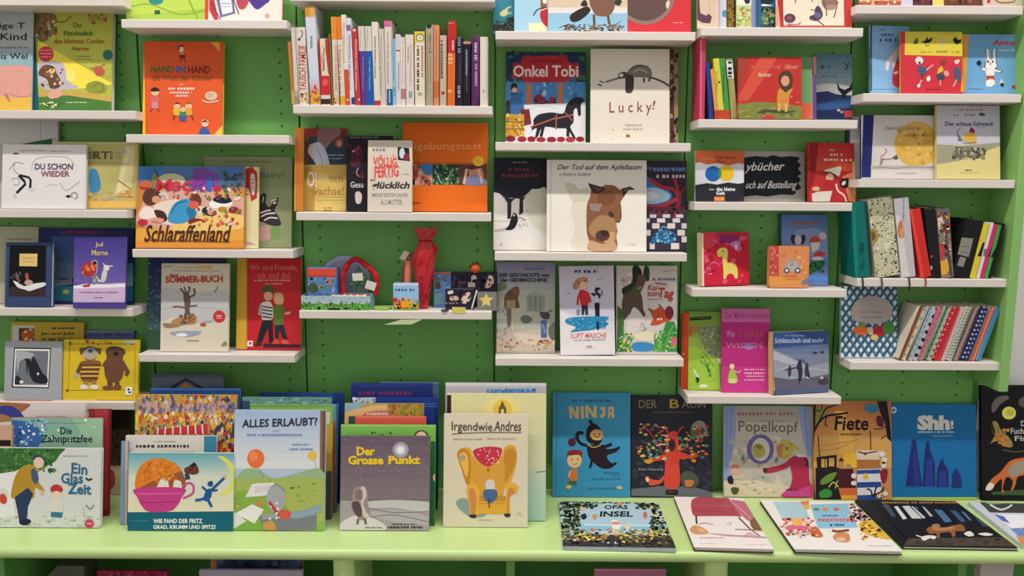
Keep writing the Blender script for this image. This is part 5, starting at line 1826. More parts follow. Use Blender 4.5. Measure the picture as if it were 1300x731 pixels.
# second stack
F = dpx(677)
BOOK('C7', (196, 48, 486, 48, 486, 660, 196, 660), 'desk', 'grey-blue book with a dark house roof outline, back of the stack behind the crowd-pattern book', '5a6470', '''
R 4a5462 190 45 490 60
P 2a2c34 265 105 335 62 410 102 395 104 335 74 285 108
P b08050 300 105 335 82 375 105
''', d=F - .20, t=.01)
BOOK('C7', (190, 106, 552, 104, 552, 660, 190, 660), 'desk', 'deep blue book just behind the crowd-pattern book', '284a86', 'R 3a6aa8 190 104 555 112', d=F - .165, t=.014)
BOOK('C7', (130, 132, 536, 128, 536, 660, 128, 660), 'desk', 'picture book covered in a busy red, yellow and blue crowd pattern', 'b89a4c', '''
S c83a34,e0b83c,d8d0b8,5a6a8a,8a5a3c,e07a3c,3a4a6a,b08ab0 420 130 132 540 400 4 9 1.6
R d8b03c 130 205 540 216
S e8c84c,d88a3c,c85a3c,e8d8a8 120 130 200 540 235 4 9 1.5
S 8a7a9a,b8a8a0,6a6a8a,c8a0a0 110 130 165 540 200 4 9 1.8
S e0a83c,c83a34,e8d0a0,3a4a6a 130 440 240 540 360 5 11 1.6
P c83a40 215 270 425 248 425 290 205 290
L e8e0d8 6 225 262 222 290
L e8e0d8 6 255 258 252 290
L e8e0d8 6 285 256 284 290
L e8e0d8 6 315 254 315 290
L e8e0d8 6 345 252 346 290
L e8e0d8 6 375 250 377 290
L e8e0d8 6 402 249 406 290
''', d=F - .10, t=.012)
BOOK('C7', (76, 318, 110, 318, 100, 685, 72, 680), 'desk', 'thin blue and pink book edges beside the teacup book', '7a9ab0', 'R d8a8a0 92 310 112 690', d=F - .04, t=.008)
BOOK('C7', (90, 296, 458, 296, 456, 672, 90, 672), 'desk', 'white book with one line of dark lettering and a blue corner, behind the teacup book', 'dcd6ce', '''
P 3a8aa8 410 296 460 296 460 370 410 370
D 8a8078 205 316 298 7
D 3a3a3c 136 330 358 16
L 4a4a50 3 108 362 372 362
''', d=F - .06, t=.012)
BOOK('C7', (106, 366, 534, 364, 528, 690, 102, 692), 'desk', 'picture book with an orange-topped pink teacup, a dark blue figure and a teal title band', 'd8dccc', '''
G 6cacb8 d8dccc 100 362 540 470 8
G d8dccc e4dcc0 100 470 540 605 4
P 17627a 100 604 540 600 540 700 100 700
B dce070 470 380 520 420 540 480 510 530 470 535 510 500 520 460 500 410
B dce070 466 378 500 385 530 420 534 470 520 440 496 405
B 9a5a34 140 500 170 440 300 430 330 460 330 510 240 510
P e4e0d4 215 510 235 470 262 462 270 506
P e4e0d4 285 506 290 470 318 480 322 508
B e0842c 136 508 138 450 165 405 210 388 255 390 295 410 318 435 270 455 200 480
S d0701c,e89840,d87824 40 150 400 290 480 4 11
B c83f8a 136 508 325 506 320 545 300 580 270 600 190 602 160 580 142 545
L d868a4 5 140 530 322 528
L a83070 4 150 565 310 563
C c84f94 9 322 500 350 486 368 500 362 530 325 548
B 6a3c2c 330 430 355 415 368 405 385 420 388 445 365 452 350 450 345 465
P 1f2436 352 415 372 402 380 412 365 425
P 2a4a5c 332 450 350 450 355 470 335 474
E 3a241c 355 432 5 5
B 1f5a9c 420 515 438 510 440 540 420 560 408 548
E 1f5a9c 436 490 12 11
L 1f5a9c 11 440 515 495 462
L 1f5a9c 9 425 520 402 500
L 1f5a9c 8 440 518 465 514
C 1f5a9c 11 415 545 400 552 375 556
C 1f5a9c 11 425 550 435 570 442 582
B 1f3a5c 432 482 445 478 440 490
E e0c050 495 460 7 7
T e8f0f0 206 630 404 648 0 2.5 | WIE FAND DER FRITZ
T e8f0f0 206 655 458 674 0 2.5 | GRAD, KRUMM UND SPITZ?
D 4a98a8 112 636 190 6
''', d=F, t=.012)
# third stack
F = dpx(676)
BOOK('C8', (170, 66, 540, 64, 540, 640, 170, 640), 'desk', 'blue book at the back of the stack with the balloon cover book', '24468a', 'R 1c3670 500 62 545 640', d=F - .20, t=.012)
BOOK('C8', (92, 86, 486, 83, 486, 650, 92, 650), 'desk', 'teal-green mottled book behind the balloon cover book', '6a9a90', 'S 8ab0a0,4a7a80,9ac0b0,5a8a6a 60 95 85 485 135 5 16 0.5\nR 3a5a6a 90 100 130 140', d=F - .165, t=.012)
BOOK('C8', (430, 116, 516, 116, 512, 640, 430, 640), 'desk', 'light blue and red edged book in the stack with the balloon cover book', '6aa0c0', 'R c8503c 497 190 508 640\nR 3a5a8a 510 116 520 640', d=F - .13, t=.012)
BOOK('C8', (128, 122, 492, 118, 490, 650, 128, 650), 'desk', 'light green book showing a strip above the balloon cover book', '8cba5c', 'R 6a9a44 120 118 500 126\nP e0d8b8 462 150 484 150 482 300 465 300\nP d8a84c 470 200 496 204 492 410 468 410\nP 5a5450 462 410 492 410 490 650 460 650\nR 8a5a40 440 140 462 650', d=F - .08, t=.014)
BOOK('C8', (72, 146, 462, 138, 458, 682, 56, 696), 'desk', 'picture book with an orange balloon, bare meadow, papers and a grey tub under hand-drawn lettering', 'b8c4dc', '''
G a8bcdc dce0e0 50 135 470 400 8
P 8a6a58 440 138 466 138 462 640 430 560 425 500 438 400
P 6a5048 452 138 466 138 462 640 446 600
B 9ab88a 70 440 110 400 170 405 230 440 300 430 370 410 440 400 440 470 70 470
P a8b860 60 445 460 440 460 690 50 700
B 8ab04c 60 520 140 500 260 540 300 600 200 690 60 690
P 7ab04a 60 650 180 640 200 692 55 698
P 8ab84c 420 640 460 630 460 690 400 690
S c8c060,7a9a40,d0b050,90a848 80 65 450 430 640 4 11 0.5
E e8743c 156 355 38 42
E f08c54 146 345 20 22
L 8a8a90 2 168 398 190 440
E e8c04c 406 342 20 20
L a8a8a0 2 415 360 430 420
P e8e4e4 140 466 235 460 245 510 185 520 110 525
P d8d4d8 150 476 220 470 225 500 150 508
P ece8e8 60 600 140 556 192 580 150 642 110 620
P e0dcdc 58 590 115 630 60 665
P 7c8088 170 610 300 600 425 590 425 668 300 672 190 672
P 9aa0a4 190 600 300 590 420 580 420 605 300 612 180 625
B 8fa4b8 300 600 350 590 400 570 440 560 440 590 380 610 320 620
E a8aab0 245 530 42 62
C 888c94 6 225 480 250 470 285 500
C c83040 12 215 545 240 580 270 620
S e8e0d8 12 218 545 270 625 4 7
B d85a4c 265 580 310 590 300 620 262 615
B c89a4c 190 640 230 630 245 668 195 668
E d88a4c 175 552 16 10
T 20283c 96 182 428 218 0 1.5 2 -10 | ALLES ERLAUBT?
D 6a88c0 118 244 362 12
D 8a9ac0 232 228 262 7
D 6a80b0 318 288 400 9
D 6a80b0 305 308 410 10
''', d=F, t=.014)
# fourth stack
F = dpx(675)
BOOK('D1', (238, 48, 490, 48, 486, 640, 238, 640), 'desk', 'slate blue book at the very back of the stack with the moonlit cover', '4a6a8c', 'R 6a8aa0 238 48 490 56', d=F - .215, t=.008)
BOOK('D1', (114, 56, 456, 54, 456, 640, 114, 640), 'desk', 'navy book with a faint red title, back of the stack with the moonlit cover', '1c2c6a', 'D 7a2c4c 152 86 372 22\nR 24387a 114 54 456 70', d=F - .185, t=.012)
BOOK('D1', (120, 116, 490, 114, 482, 610, 120, 610), 'desk', 'royal blue book with a white ruffled corner in the stack with the moonlit cover', '1f3c8c', 'P c0ccd0 122 116 222 114 215 140 130 140\nS 8a9aa8,e0e8ea,5a7a90 16 124 116 218 138 4 9\nR 4a6ab8 430 140 478 144\nR 4a6ab8 430 150 478 154\nR 182c64 470 160 488 610', d=F - .15, t=.014)
BOOK('D1', (92, 142, 422, 138, 422, 650, 88, 650), 'desk', 'book with a sandy and pale blue landscape in the stack with the moonlit cover', 'b89a60', '''
P 8cacc4 92 140 180 140 150 165 92 170
P d8b878 92 175 200 150 270 145 260 225 92 225
B c87a6a 170 185 220 170 290 170 330 188 330 225 170 225
D e8d8c8 185 178 318 12
P 8a8a34 270 140 425 138 425 200 300 190
S b88a3c,8a7a34,c8a050,a85a34 30 280 142 420 195 5 14
''', d=F - .11, t=.012)
BOOK('D1', (104, 196, 432, 194, 432, 660, 104, 660), 'desk', 'coral red book with a dark corner block in the stack with the moonlit cover', 'd85c48', 'R 2c4a54 106 194 136 226\nR e88070 140 194 432 200', d=F - .075, t=.012)
BOOK('D1', (76, 232, 474, 230, 472, 672, 72, 672), 'desk', 'bright green book with a dark-ringed cream disc, just behind the moonlit cover', '7cbc54', '''
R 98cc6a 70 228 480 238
E 5a3a2c 415 278 30 26
E ecd0a8 415 282 24 24
P 2c6a3c 455 300 480 300 478 672 450 672
E e0c0b0 474 452 10 16
E d05040 74 440 6 20
S 3a6a34 6 200 262 300 275 3 6
''', d=F - .035, t=.014)
BOOK('D1', (86, 280, 462, 276, 448, 684, 72, 686), 'desk', 'grey-purple picture book with yellow lettering, a moon and a small furry creature on snow', '736470', '''
G 6c5c6a 84747c 70 275 465 545 6
E a8a0ac 328 336 34 34
E d0d0dc 328 336 22 22
E f4f4f8 328 336 13 13
S a8a0a4,c0b8bc,8a7c86 170 85 285 455 540 1 2.2
P a8a0a4 70 548 180 552 300 545 460 552 460 690 70 690
B c8c4c4 190 555 300 548 450 560 450 600 300 580 200 580
B b4b0b4 190 600 330 590 450 620 450 650 300 640
B d8d4d2 80 640 160 610 260 650 240 684 80 684
C 847c84 4 190 580 300 600 450 595
C 847c84 4 200 620 300 610 450 640
B a08c88 130 505 150 490 175 490 188 520 190 560 200 600 185 625 160 632 140 610 120 580
B d0c4c0 160 495 178 495 184 530 170 560 185 600 195 610 180 625 165 600 160 540
B 5c4c50 122 560 150 555 165 590 160 620 135 605
B 8a7470 138 510 165 505 165 545 140 540
L 7a6460 10 150 625 145 650
L 7a6460 10 175 622 182 650
T ecc82c 142 322 220 360 0 4 | Der
T ecc82c 106 360 256 398 0 4 | Grosse
T ecc82c 276 360 410 396 0 4 | Punkt
D 2a2428 180 660 250 7
D 3a3236 290 645 395 8
D 2a2428 275 656 425 12
D e8e0e0 90 665 130 5
''', d=F, t=.014)
# fifth stack
F = dpx(670)
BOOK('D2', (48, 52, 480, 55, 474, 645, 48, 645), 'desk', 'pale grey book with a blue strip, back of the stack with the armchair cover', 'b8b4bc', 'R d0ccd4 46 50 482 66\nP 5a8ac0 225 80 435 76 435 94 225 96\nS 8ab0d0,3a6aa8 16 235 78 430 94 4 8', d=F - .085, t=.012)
BOOK('D2', (54, 100, 478, 97, 474, 650, 54, 652), 'desk', 'pale yellow book with a small lighthouse, behind the armchair cover', 'dcd8a8', '''
R 2e241c 54 104 76 186
G dcd8a0 d8dcb8 76 97 480 420 4
G c8d8c0 a8ccc0 395 420 480 655 5
E e8dc90 290 160 80 50
E e8c850 292 160 40 36
R 6a5a3c 276 155 308 184
R e8d890 286 164 298 184
P 6a5a3c 280 155 292 126 304 155
L 5a7a6a 3 435 430 474 426
''', d=F - .045, t=.016)
BOOK('D2', (48, 186, 400, 182, 398, 660, 42, 662), 'desk', 'cream picture book with a big yellow wing armchair and a small blue cushion', 'ddd3ba', '''
B 8aa0a0 95 560 140 540 220 600 200 620 140 610
B e0a83c 112 340 140 325 160 335 180 370 280 370 300 325 335 315 352 340 350 400 325 480 310 500 180 500 160 480 140 480 125 420
B c8882c 100 355 120 330 150 345 160 400 155 470 140 480 120 420
B ecb850 108 365 125 345 145 360 148 420 140 450 125 415
E a8a090 122 370 14 12
B c88a30 300 350 330 330 350 345 345 400 320 450 298 470
B dca040 160 380 180 365 290 370 300 480 285 540 195 540 170 480
B c83848 168 340 200 326 250 322 290 332 280 370 255 395 232 406 205 395 180 370
S f0d0d0 26 180 330 280 395 2 4
E 8a6a2c 232 420 5 8
B e8b040 140 500 160 478 190 490 195 540 190 610 160 610 150 570
B d08a50 150 510 170 500 182 540 178 600 160 600
B e8b040 310 490 335 475 360 490 350 520 325 530 325 605 305 605
B d08a50 318 500 340 500 345 515 322 540 318 600 308 590
P e0a83c 190 550 305 550 305 606 190 606
L c88a30 4 192 562 304 560
P c88a30 195 530 305 530 305 552 195 552
B 3c3430 150 610 180 608 180 622 160 622
B 3c3430 300 605 325 605 322 618 305 618
B d8d4cc 222 470 240 460 258 468 258 500 225 505
B 4a6a94 215 505 265 505 268 540 240 560 215 540
C 3a3a4a 5 236 540 236 572 240 580
T 4a4038 78 216 250 264 0 0.6 0 4 | Irgendwie
T 4a4038 258 214 372 256 0 0.6 4 0 | Andres
C 5a4a40 3 80 268 200 262 372 262
D b0987c 86 286 210 8
D b0987c 228 284 352 8
D b0a484 190 628 250 6
C c0b8a0 3 350 610 365 600 372 615
''', d=F, t=.012)

# books leaning against the panel behind the table
BOOK('D3', (64, 60, 520, 66, 520, 668, 54, 660), 'desk', 'bright blue picture book with a black-clad leaping figure and an orange-shirted boy', '3e93bc', '''
L 347ca4 6 80 62 72 664
D 2c6088 172 102 405 20
P d8b478 150 145 172 145 195 190 195 145 212 145 212 218 192 218 172 175 172 218 160 218
P d8b478 222 143 240 143 242 216 226 216
P d8b478 250 140 268 140 300 185 300 140 318 140 318 214 300 214 268 168 268 214 252 214
P d8b478 340 150 370 148 370 200 350 216 336 205 338 195 352 196 354 164 340 164
P d8b478 384 214 392 146 420 146 424 214 408 214 407 196 398 196 397 214
P 3e93bc 398 182 400 162 408 162 409 182
B 1f1a24 262 275 285 250 300 245 330 265 348 300 350 350 320 372 270 360 255 330
E 1f1a24 282 238 12 13
E d8a468 318 318 40 36
B 1f1a24 275 320 300 345 345 345 345 330 350 350 320 370 280 360
C 1f1a24 4 305 325 320 330 335 322
E 3a2a24 305 312 4 5
E 3a2a24 335 310 4 5
B 2a1c24 262 380 290 375 350 372 380 400 450 395 430 420 380 440 400 480 430 490 400 515 350 515 310 490 280 460 265 430
C 1f1a24 18 265 380 225 368 200 335 205 305 225 300
B 1f1a24 190 315 205 295 235 295 240 310 215 315 205 330
C e0b868 5 262 372 300 390 345 375
C 1f1a24 18 350 388 385 380 408 368
C 1f1a24 15 410 408 440 398 456 388
C 1f1a24 14 290 460 285 490 278 512
C 1f1a24 14 400 495 425 490 434 480
E 4a2a2c 170 360 24 24
C 2a1c1c 6 180 340 200 330 215 335
E ecc48c 185 468 44 46
B 8a2c28 140 440 150 412 190 404 230 415 228 450 210 435 150 440
E 3a2a20 170 462 4 5
E 3a2a20 205 460 4 5
C b0503c 4 178 488 190 492 202 486
P e07c2c 165 520 202 518 200 592 155 592
L ecc48c 9 160 530 150 570
P 3c6a44 152 590 200 590 196 616 175 610 150 616
L ecc48c 10 160 614 155 632
B e8c060 135 620 165 618 160 636 138 636
D 2c6890 360 536 452 10
D 2c6890 400 552 455 7
D 2c6890 290 572 458 12
D 3478a0 270 628 440 12
B d8b478 440 622 468 622 466 640 442 638
''', L=0)
BOOK('D3', (526, 76, 1012, 84, 1012, 682, 526, 672), 'desk', 'dark picture book with a red tree, coloured leaves, a white moon and a fox', '292a34', '''
S 3a3c4a,34364a 60 530 440 1005 660 8 24
P 6a7078 526 640 700 622 900 628 1012 660 1012 690 526 680
D 4a4c50 655 172 900 16
T 7a7a5c 570 106 680 156 0 1 | DER
T a8903c 756 102 812 156 0 1 | B
T 7a7a6a 826 106 970 156 0 1 | AUM
E 8a8684 932 284 48 55
B 4a4c4c 900 260 930 280 950 270 970 300 940 320 920 310
B 4c6a44 880 290 910 285 925 310 900 335 885 325
C a03c40 9 720 440 680 360 610 270
C 8a3a44 7 700 400 640 300 660 260
C b84038 12 760 330 745 300 735 285
C b84038 9 800 310 820 280 840 265
C 3a6a4c 7 830 400 880 330 890 290
C 3a5a6c 7 840 420 900 380 940 330
C 3a6a54 6 720 430 640 380 590 350
B d84a38 735 335 760 300 790 295 805 330 812 400 830 420 900 440 940 435 900 455 830 460 812 480 812 620 725 622 728 480 690 470 620 482 690 440 730 425
S d84a38,a83a30 14 740 300 800 420 5 12
E 5a2c34 768 378 24 38
E 2c2830 768 375 14 24
S d8b04c,c87a3c,3a8a8a,d8d0a0,b8404c,5a9a6a,e0c880 70 565 250 750 470 7 15 0.6
S d8b04c,c87a3c,3a8a8a,b8404c,5a9a6a,d0783c 50 810 260 985 460 7 15 0.6
B d89a34 600 470 640 460 655 475 625 488
B d89a34 880 465 910 462 905 482
T 9aa0a8 570 514 716 532 0 1 | Britta Teckentrup
B d85a3c 610 575 625 560 640 578 690 585 720 560 715 590 690 610 640 618 625 600
B e8c8b0 610 575 625 570 632 590 618 596
B 4a5a44 820 560 860 530 910 550 930 600 900 630 840 625
B c87a44 845 590 870 585 900 590 890 620 855 625
R 1c1418 732 645 804 672
D 8a4a3c 742 652 795 12
''', L=0)
BOOK('D4', (80, 102, 622, 96, 655, 660, 92, 656), 'desk', 'pale picture book with blue curtains, a purple ring and a red-coated person', 'bcb6a8', '''
P 8a9cc8 78 98 170 98 165 300 140 420 130 540 92 650
L 7a8cb8 8 110 100 110 500
L 7a8cb8 8 140 100 130 400
P 8a9cc8 548 96 625 96 640 400 610 420 580 300
L 7486b8 8 590 98 615 380
P a8a49c 170 98 548 98 560 200 180 200
D 9a6a6a 175 134 530 26
T 6a6450 182 190 552 278 0 0.6 0 6 | Popelkopf
C 7a7460 3 300 200 380 185 470 200
S c8c0a8,a8b0a0,d0c8b4,b0b8b0,c0b0a0 80 140 290 480 620 10 30
E 6a609c 318 365 85 92
E c4c4b8 320 368 56 72
B a8a050 270 350 300 330 340 350 345 400 300 420 275 395
B 7c7a40 285 345 305 335 330 355 310 365
P d8ccb0 90 560 300 560 520 600 520 660 95 658
S e0d4bc,c8b090,d8c4a0 40 120 570 480 650 8 24 0.4
B b8a84c 430 345 450 315 490 310 540 350 560 365 520 375 500 420 460 425 430 400
S c8b858,8a7a34 16 440 320 520 420 4 10
B b87a54 420 350 440 335 455 370 450 410 430 415 420 390
B b03050 510 420 545 405 590 410 615 440 622 560 640 600 640 660 450 660 500 600 515 540 505 480
P c84a94 450 655 480 610 560 615 640 585 656 660
C b03050 34 520 430 470 470 400 492 350 498
B 5a2c34 335 485 355 482 362 505 340 512
B d8d0c8 540 395 590 398 600 412 550 412
C 2a2c4a 12 590 420 610 450 600 470
B c87068 135 480 150 460 185 470 180 485 160 480
B d8a890 140 490 180 485 185 515 150 525
B 2a242c 115 540 140 530 152 560 145 582 120 575
B 4a5a3c 135 610 160 600 185 610 175 640 150 645
D 4a2434 485 608 550 18
L 8a7a60 5 300 450 310 480
''', L=0)
BOOK('D4', (642, 72, 1098, 64, 1132, 680, 648, 680), 'desk', 'dusk orange harbour picture book with black branches and a blue and white striped shirt', 'c08a50', '''
G a8683c c88c50 640 60 1140 280 6
G c89a58 d8a050 640 280 1140 480 4
P d8a850 780 130 840 130 930 470 830 480
B 8a8a50 650 130 700 100 730 140 700 200 655 230
P 221c22 640 70 662 90 655 260 645 400 650 560 660 690 640 690
C 221c22 13 650 260 680 200 730 160 800 150 860 140
C 221c22 9 680 200 720 120 760 100 810 85
C 221c22 7 730 160 720 210 735 225
C 221c22 6 650 120 690 130 700 90
B 3a7a94 960 100 1000 85 1040 95 1045 130 1010 145 970 130
P 221c22 1040 70 1100 66 1120 200 1130 320 1105 300 1090 210 1060 140
B 5a2430 1035 170 1060 160 1080 190 1075 225 1045 220
C 221c22 6 1100 220 1060 240 1020 240
C 221c22 6 1110 280 1080 290 1065 305
T 241c1c 780 160 990 250 0 2 10 0 | Fiete
D 6a4a30 815 266 945 16
L 2a2024 6 675 280 685 410
L 2a2024 6 998 250 1002 370
L b08044 3 650 350 920 310
C b08044 3 650 380 800 360 920 300
P 241c20 665 415 790 400 790 480 670 490
R c8a058 695 425 730 478
R c8a058 742 420 775 472
R 241c20 715 425 720 478
P e8b43c 830 400 915 380 915 480 830 480
P 241c20 660 480 800 480 900 560 915 690 660 690
E b08858 820 462 18 24
P 4a1c24 800 440 818 415 838 440
E b08858 862 475 17 22
P 4a1c24 790 490 890 485 910 600 800 610
B 6a8a3c 690 560 740 520 790 510 760 560 700 585
B 3a8a3c 685 630 730 610 760 630 750 660 690 665
C a8b85c 8 740 600 770 570 800 600
C a8b85c 6 780 610 790 570 800 560
P c8683c 800 605 920 605 920 680 820 680
P e09a3c 820 650 915 650 915 690 820 690
P dcc8b4 910 372 1050 372 1055 430 915 430
C 4a3c34 8 920 380 965 390 1040 378
E 4a3428 966 394 10 8
P a87038 915 430 1055 430 1060 492 915 492
P d8d8dc 915 490 1065 485 1070 690 918 690
P 2c4a8c 915 495 1060 490 1062 515 915 520
P 2c4a8c 915 570 1064 566 1066 600 916 604
P 2c4a8c 916 650 1068 645 1070 680 918 685
B e0b040 955 520 975 515 985 545 955 550
B 8a2434 1060 500 1105 495 1090 570 1065 560
E dcd8d4 1070 395 20 18
E dcd8d4 1085 430 18 16
E dcd8d4 1080 465 16 18
E 241c20 1080 450 10 8
E dcd8d4 895 530 16 16
E dcd8d4 895 575 18 14
C 241c20 9 1010 660 1000 620 975 610
C 241c20 9 1020 660 1030 610 1040 600
C 241c20 9 1010 650 1060 630 1080 600
E e8b080 1050 655 14 13
E e0d8d0 1090 640 16 14
''', L=0, t=.01)
BOOK('D5', (75, 138, 570, 144, 560, 664, 96, 664), 'desk', 'plain bright blue picture book with four dark blue pointed shapes and white lettering', '1a6ca4', '''
R b8c84c 70 650 570 670
E c0ccd8 105 174 17 18
E 1a6ca4 105 174 8 8
T d8d4cc 234 202 412 284 0 5 | Shh
T d8d4cc 416 230 432 276 0 3 | !
D c0d0e0 236 288 436 12
D b0c8dc 320 312 425 7
P 232c74 170 590 200 380 205 340 215 330 228 340 232 380 262 590
P 2a3888 210 400 232 400 250 590 215 590
P 232c68 262 590 275 400 285 345 296 340 305 390 330 470 332 590
P 2c3c90 285 440 315 440 322 590 275 590
P 232c68 338 594 345 490 362 450 370 435 380 460 402 500 406 594
P 2c3c90 355 510 390 505 394 590 350 590
P 262f74 420 598 425 520 448 488 472 530 478 598
''', L=0)
BOOK('D5', (614, 40, 960, 38, 960, 668, 588, 664), 'desk', 'black book with an orange fox and a yellow moon, cut by the picture edge', '16151a', '''
E dcd86a 735 190 38 35
E c8c04a 742 186 22 20
B 6a6460 640 150 670 105 720 95 735 110 690 140 660 180 645 185
B 5a5450 790 120 820 100 860 120 830 160 795 150
T b8b8b4 800 232 860 262 0 1.5 | Der
T b8b8b4 744 272 900 304 0 1.5 | Fuchs und
T b8b8b4 766 314 880 342 0 1.5 | Fink
B 9a8448 645 240 670 240 690 280 740 330 755 370 720 375 690 345 655 345 635 355 660 300
B c87a34 655 300 690 310 725 360 700 370 670 330
S c88a4a,8a6a3c 12 650 270 740 360 5 11
C 6a7a4a 3 700 390 770 402 830 395
C 4a5a3a 4 640 260 650 300 690 350
P 3a5a34 640 620 820 608 960 615 960 640 640 636
B c86a34 608 600 640 550 690 510 730 460 780 438 850 440 850 520 810 530 780 540 770 580 755 610 745 608 755 560 720 540 700 600 712 618 695 618 695 550 660 580 640 610
B 9a9080 730 500 770 460 830 450 850 480 800 520 750 540
B e0dcd4 606 606 622 575 645 572 652 590 630 612
''', L=0, t=.014)

# lying on the table
BOOK('D6', (47, 68, 614, 82, 686, 328, 64, 318), 'desk', 'lying picture book with a jungle border around a pale sea and dark lettering', 'a8c4d0', '''
P 8ab8cc 40 200 690 200 690 235 40 235
L dce4e8 5 180 200 560 205
S 2c3c2c,3a4a34,4a5a3c,5a6a50,1f2a24,8a9a5a 110 45 66 250 112 5 16 0.5
S 2c3c2c,3a4a34,4a5a3c,5a6a50,1f2a24,8a9a5a 110 470 70 640 112 5 16 0.5
S 2c3c2c,3a4a34,8a9a5a,5a6a50 60 240 64 480 84 5 12 0.5
S 2c3c2c,4a5a3c,3a4a34,1f2a24,6a7a50,c8d0b0 170 45 90 160 250 6 16 0.6
S 2c3c2c,4a5a3c,3a4a34,1f2a24,6a7a50,c8d0b0 150 550 100 660 250 6 16 0.6
P 3a3a34 55 250 680 260 690 335 60 322
S c8a83c,e0c850,5a6a3c,2c3028,8a9a4c,c0683c,d8d0c0,3a4a5c 280 60 225 680 300 6 15 0.5
S 2a2430,3a3040,4a4438 110 65 285 685 326 8 20 0.4
B e8e0d8 330 180 350 172 372 185 380 220 340 222
B d88a6a 335 185 370 185 372 198 335 198
B d8c8a8 405 200 425 192 432 220 408 222
B d08a5c 225 150 245 142 252 160 235 172
B c86a6a 505 135 522 128 528 155 510 165
B 1e2a34 160 150 185 138 195 160 175 172
E e08a5a 375 88 16 10
E e8b080 168 115 12 8
T 1c2430 292 92 420 114 0 2 0 0 | OPAS
T 1c2430 268 126 450 156 0 2.5 4 0 | INSEL
''', flat=True, t=.011)
BOOK('D6', (706, 45, 1110, 56, 1224, 334, 785, 322), 'desk', 'lying white picture book with a big red padded bench shape and scattered sticks', 'e4dcd8', '''
B a84a54 770 70 790 52 830 48 960 50 990 75 1030 130 1045 155 1000 152 830 152 785 150 770 115
C b8606a 4 780 90 880 95 1000 95
C 98404a 4 785 120 900 125 1025 125
P b86a78 985 60 1060 70 1110 130 1150 150 1100 190 1060 160 1010 110
C d09aa4 5 1000 80 1060 130 1100 170
B 7a5a44 1100 170 1150 150 1180 190 1160 225 1120 230 1095 200
C 8a6a4a 5 1010 225 1100 228 1190 235
L 4a3a3c 10 796 152 800 195
L 5a4a4c 8 1030 160 1090 220
L 6a5a54 6 1090 220 1150 265
B c8926a 762 230 780 205 820 210 860 235 850 250 790 250
B d8a878 800 215 840 225 850 240 820 240
C c88a7a 5 815 195 850 190 890 200
P d8a0b0 1050 262 1090 240 1140 265
P b89898 830 244 960 252 1200 268 1200 275 960 262
D b88a8a 815 268 950 8
D d0c0c0 820 300 920 6
D d0c0c0 1060 306 1180 6
C b8a8b0 3 960 195 990 190 980 205
''', flat=True, t=.012, sp='3a2c2c')
BOOK('D7', (44, 68, 520, 58, 692, 314, 152, 303), 'desk', 'lying white picture book crowded with bright animals around a light blue title panel', 'e4e0dc', '''
P a8c8d0 44 66 200 66 220 130 230 150 90 150
P 8abcd4 230 80 420 74 470 195 270 200
S d87a5a,c8485c,e0a05a,e8d0c0 60 85 150 240 235 6 16 0.6
B d06a80 110 190 160 180 220 195 215 220 130 215
B e8b060 140 155 180 150 190 180 150 185
B c86a3c 230 205 260 190 295 240 240 240
S 4a4440,e0d8d0,c0a090 40 130 205 280 245 5 12 0.5
P d8b048 190 76 225 70 230 100 205 105
P d87a60 180 66 225 62 222 80 190 82
S e8e0d8,6a5a64,c8a09a,3a343c,e0a0a0 110 420 75 560 165 6 16 0.6
B d8b03c 480 170 560 160 620 195 660 230 655 255 560 245 490 215
S 3a342c,e8c860,b87a2c,e0a040 60 475 165 650 255 5 13 0.6
B c88a5c 345 240 370 222 420 225 430 260 400 270 360 262
C 8a4a34 12 340 210 370 215 425 208
B d8b898 360 250 400 245 405 262 375 265
D a09a9a 520 285 640 5
E 6a8a4c 262 105 16 7
E d88a4c 305 104 14 8
E c87040 362 104 14 8
D d05a64 270 148 462 20
D 2c5a8a 290 132 370 9
D 2c4a80 330 176 402 14
''', flat=True, t=.012, sp='2a2c34')
BOOK('D7', (508, 55, 1064, 65, 1270, 297, 694, 288), 'desk', 'lying black forest picture book with a brown wolf and small white animals', '1c1b1e', '''
P d0d0d0 650 90 668 88 715 150 695 155
P c4c8c8 690 88 725 86 790 150 740 150
P c0c4c8 735 88 760 90 810 145 795 150
P a8b0b4 790 90 805 95 845 138 830 140
P 4a708c 850 105 895 108 940 165 905 170
P 3a5a74 930 110 960 112 1010 165 985 168
P 5a7a8c 985 115 1000 118 1040 160 1028 160
P 3a4a5a 1040 130 1060 130 1120 190 1095 190
P 40505c 590 80 620 80 660 140 640 140
C 101014 8 560 70 650 180 740 280
C 101014 7 740 80 830 160 900 210
C 101014 8 880 90 960 180 1000 220
P 4a4038 720 250 1230 245 1265 290 700 286
S 5a4c40,3a322c 30 740 250 1220 286 8 24 0.3
B 8a5a34 812 205 840 190 900 195 950 185 985 180 1005 200 1000 215 960 215 955 240 940 240 930 220 880 225 880 245 865 245 860 225 830 228
B b07a4c 840 195 900 198 950 190 945 205 860 212
B 9a7a5c 840 182 870 178 880 192 850 195
C 4a3426 4 985 180 1000 175 1008 185
B d8d4cc 785 245 820 235 860 240 850 255 830 250 800 262
C d8d4cc 5 760 235 790 245 810 255
B d8d4cc 1000 225 1030 215 1050 235 1020 240
B d8d4cc 1070 228 1110 222 1145 232 1110 238
D a87838 590 66 1040 12
D 8a4a3c 955 272 1000 5
''', flat=True, t=.01)
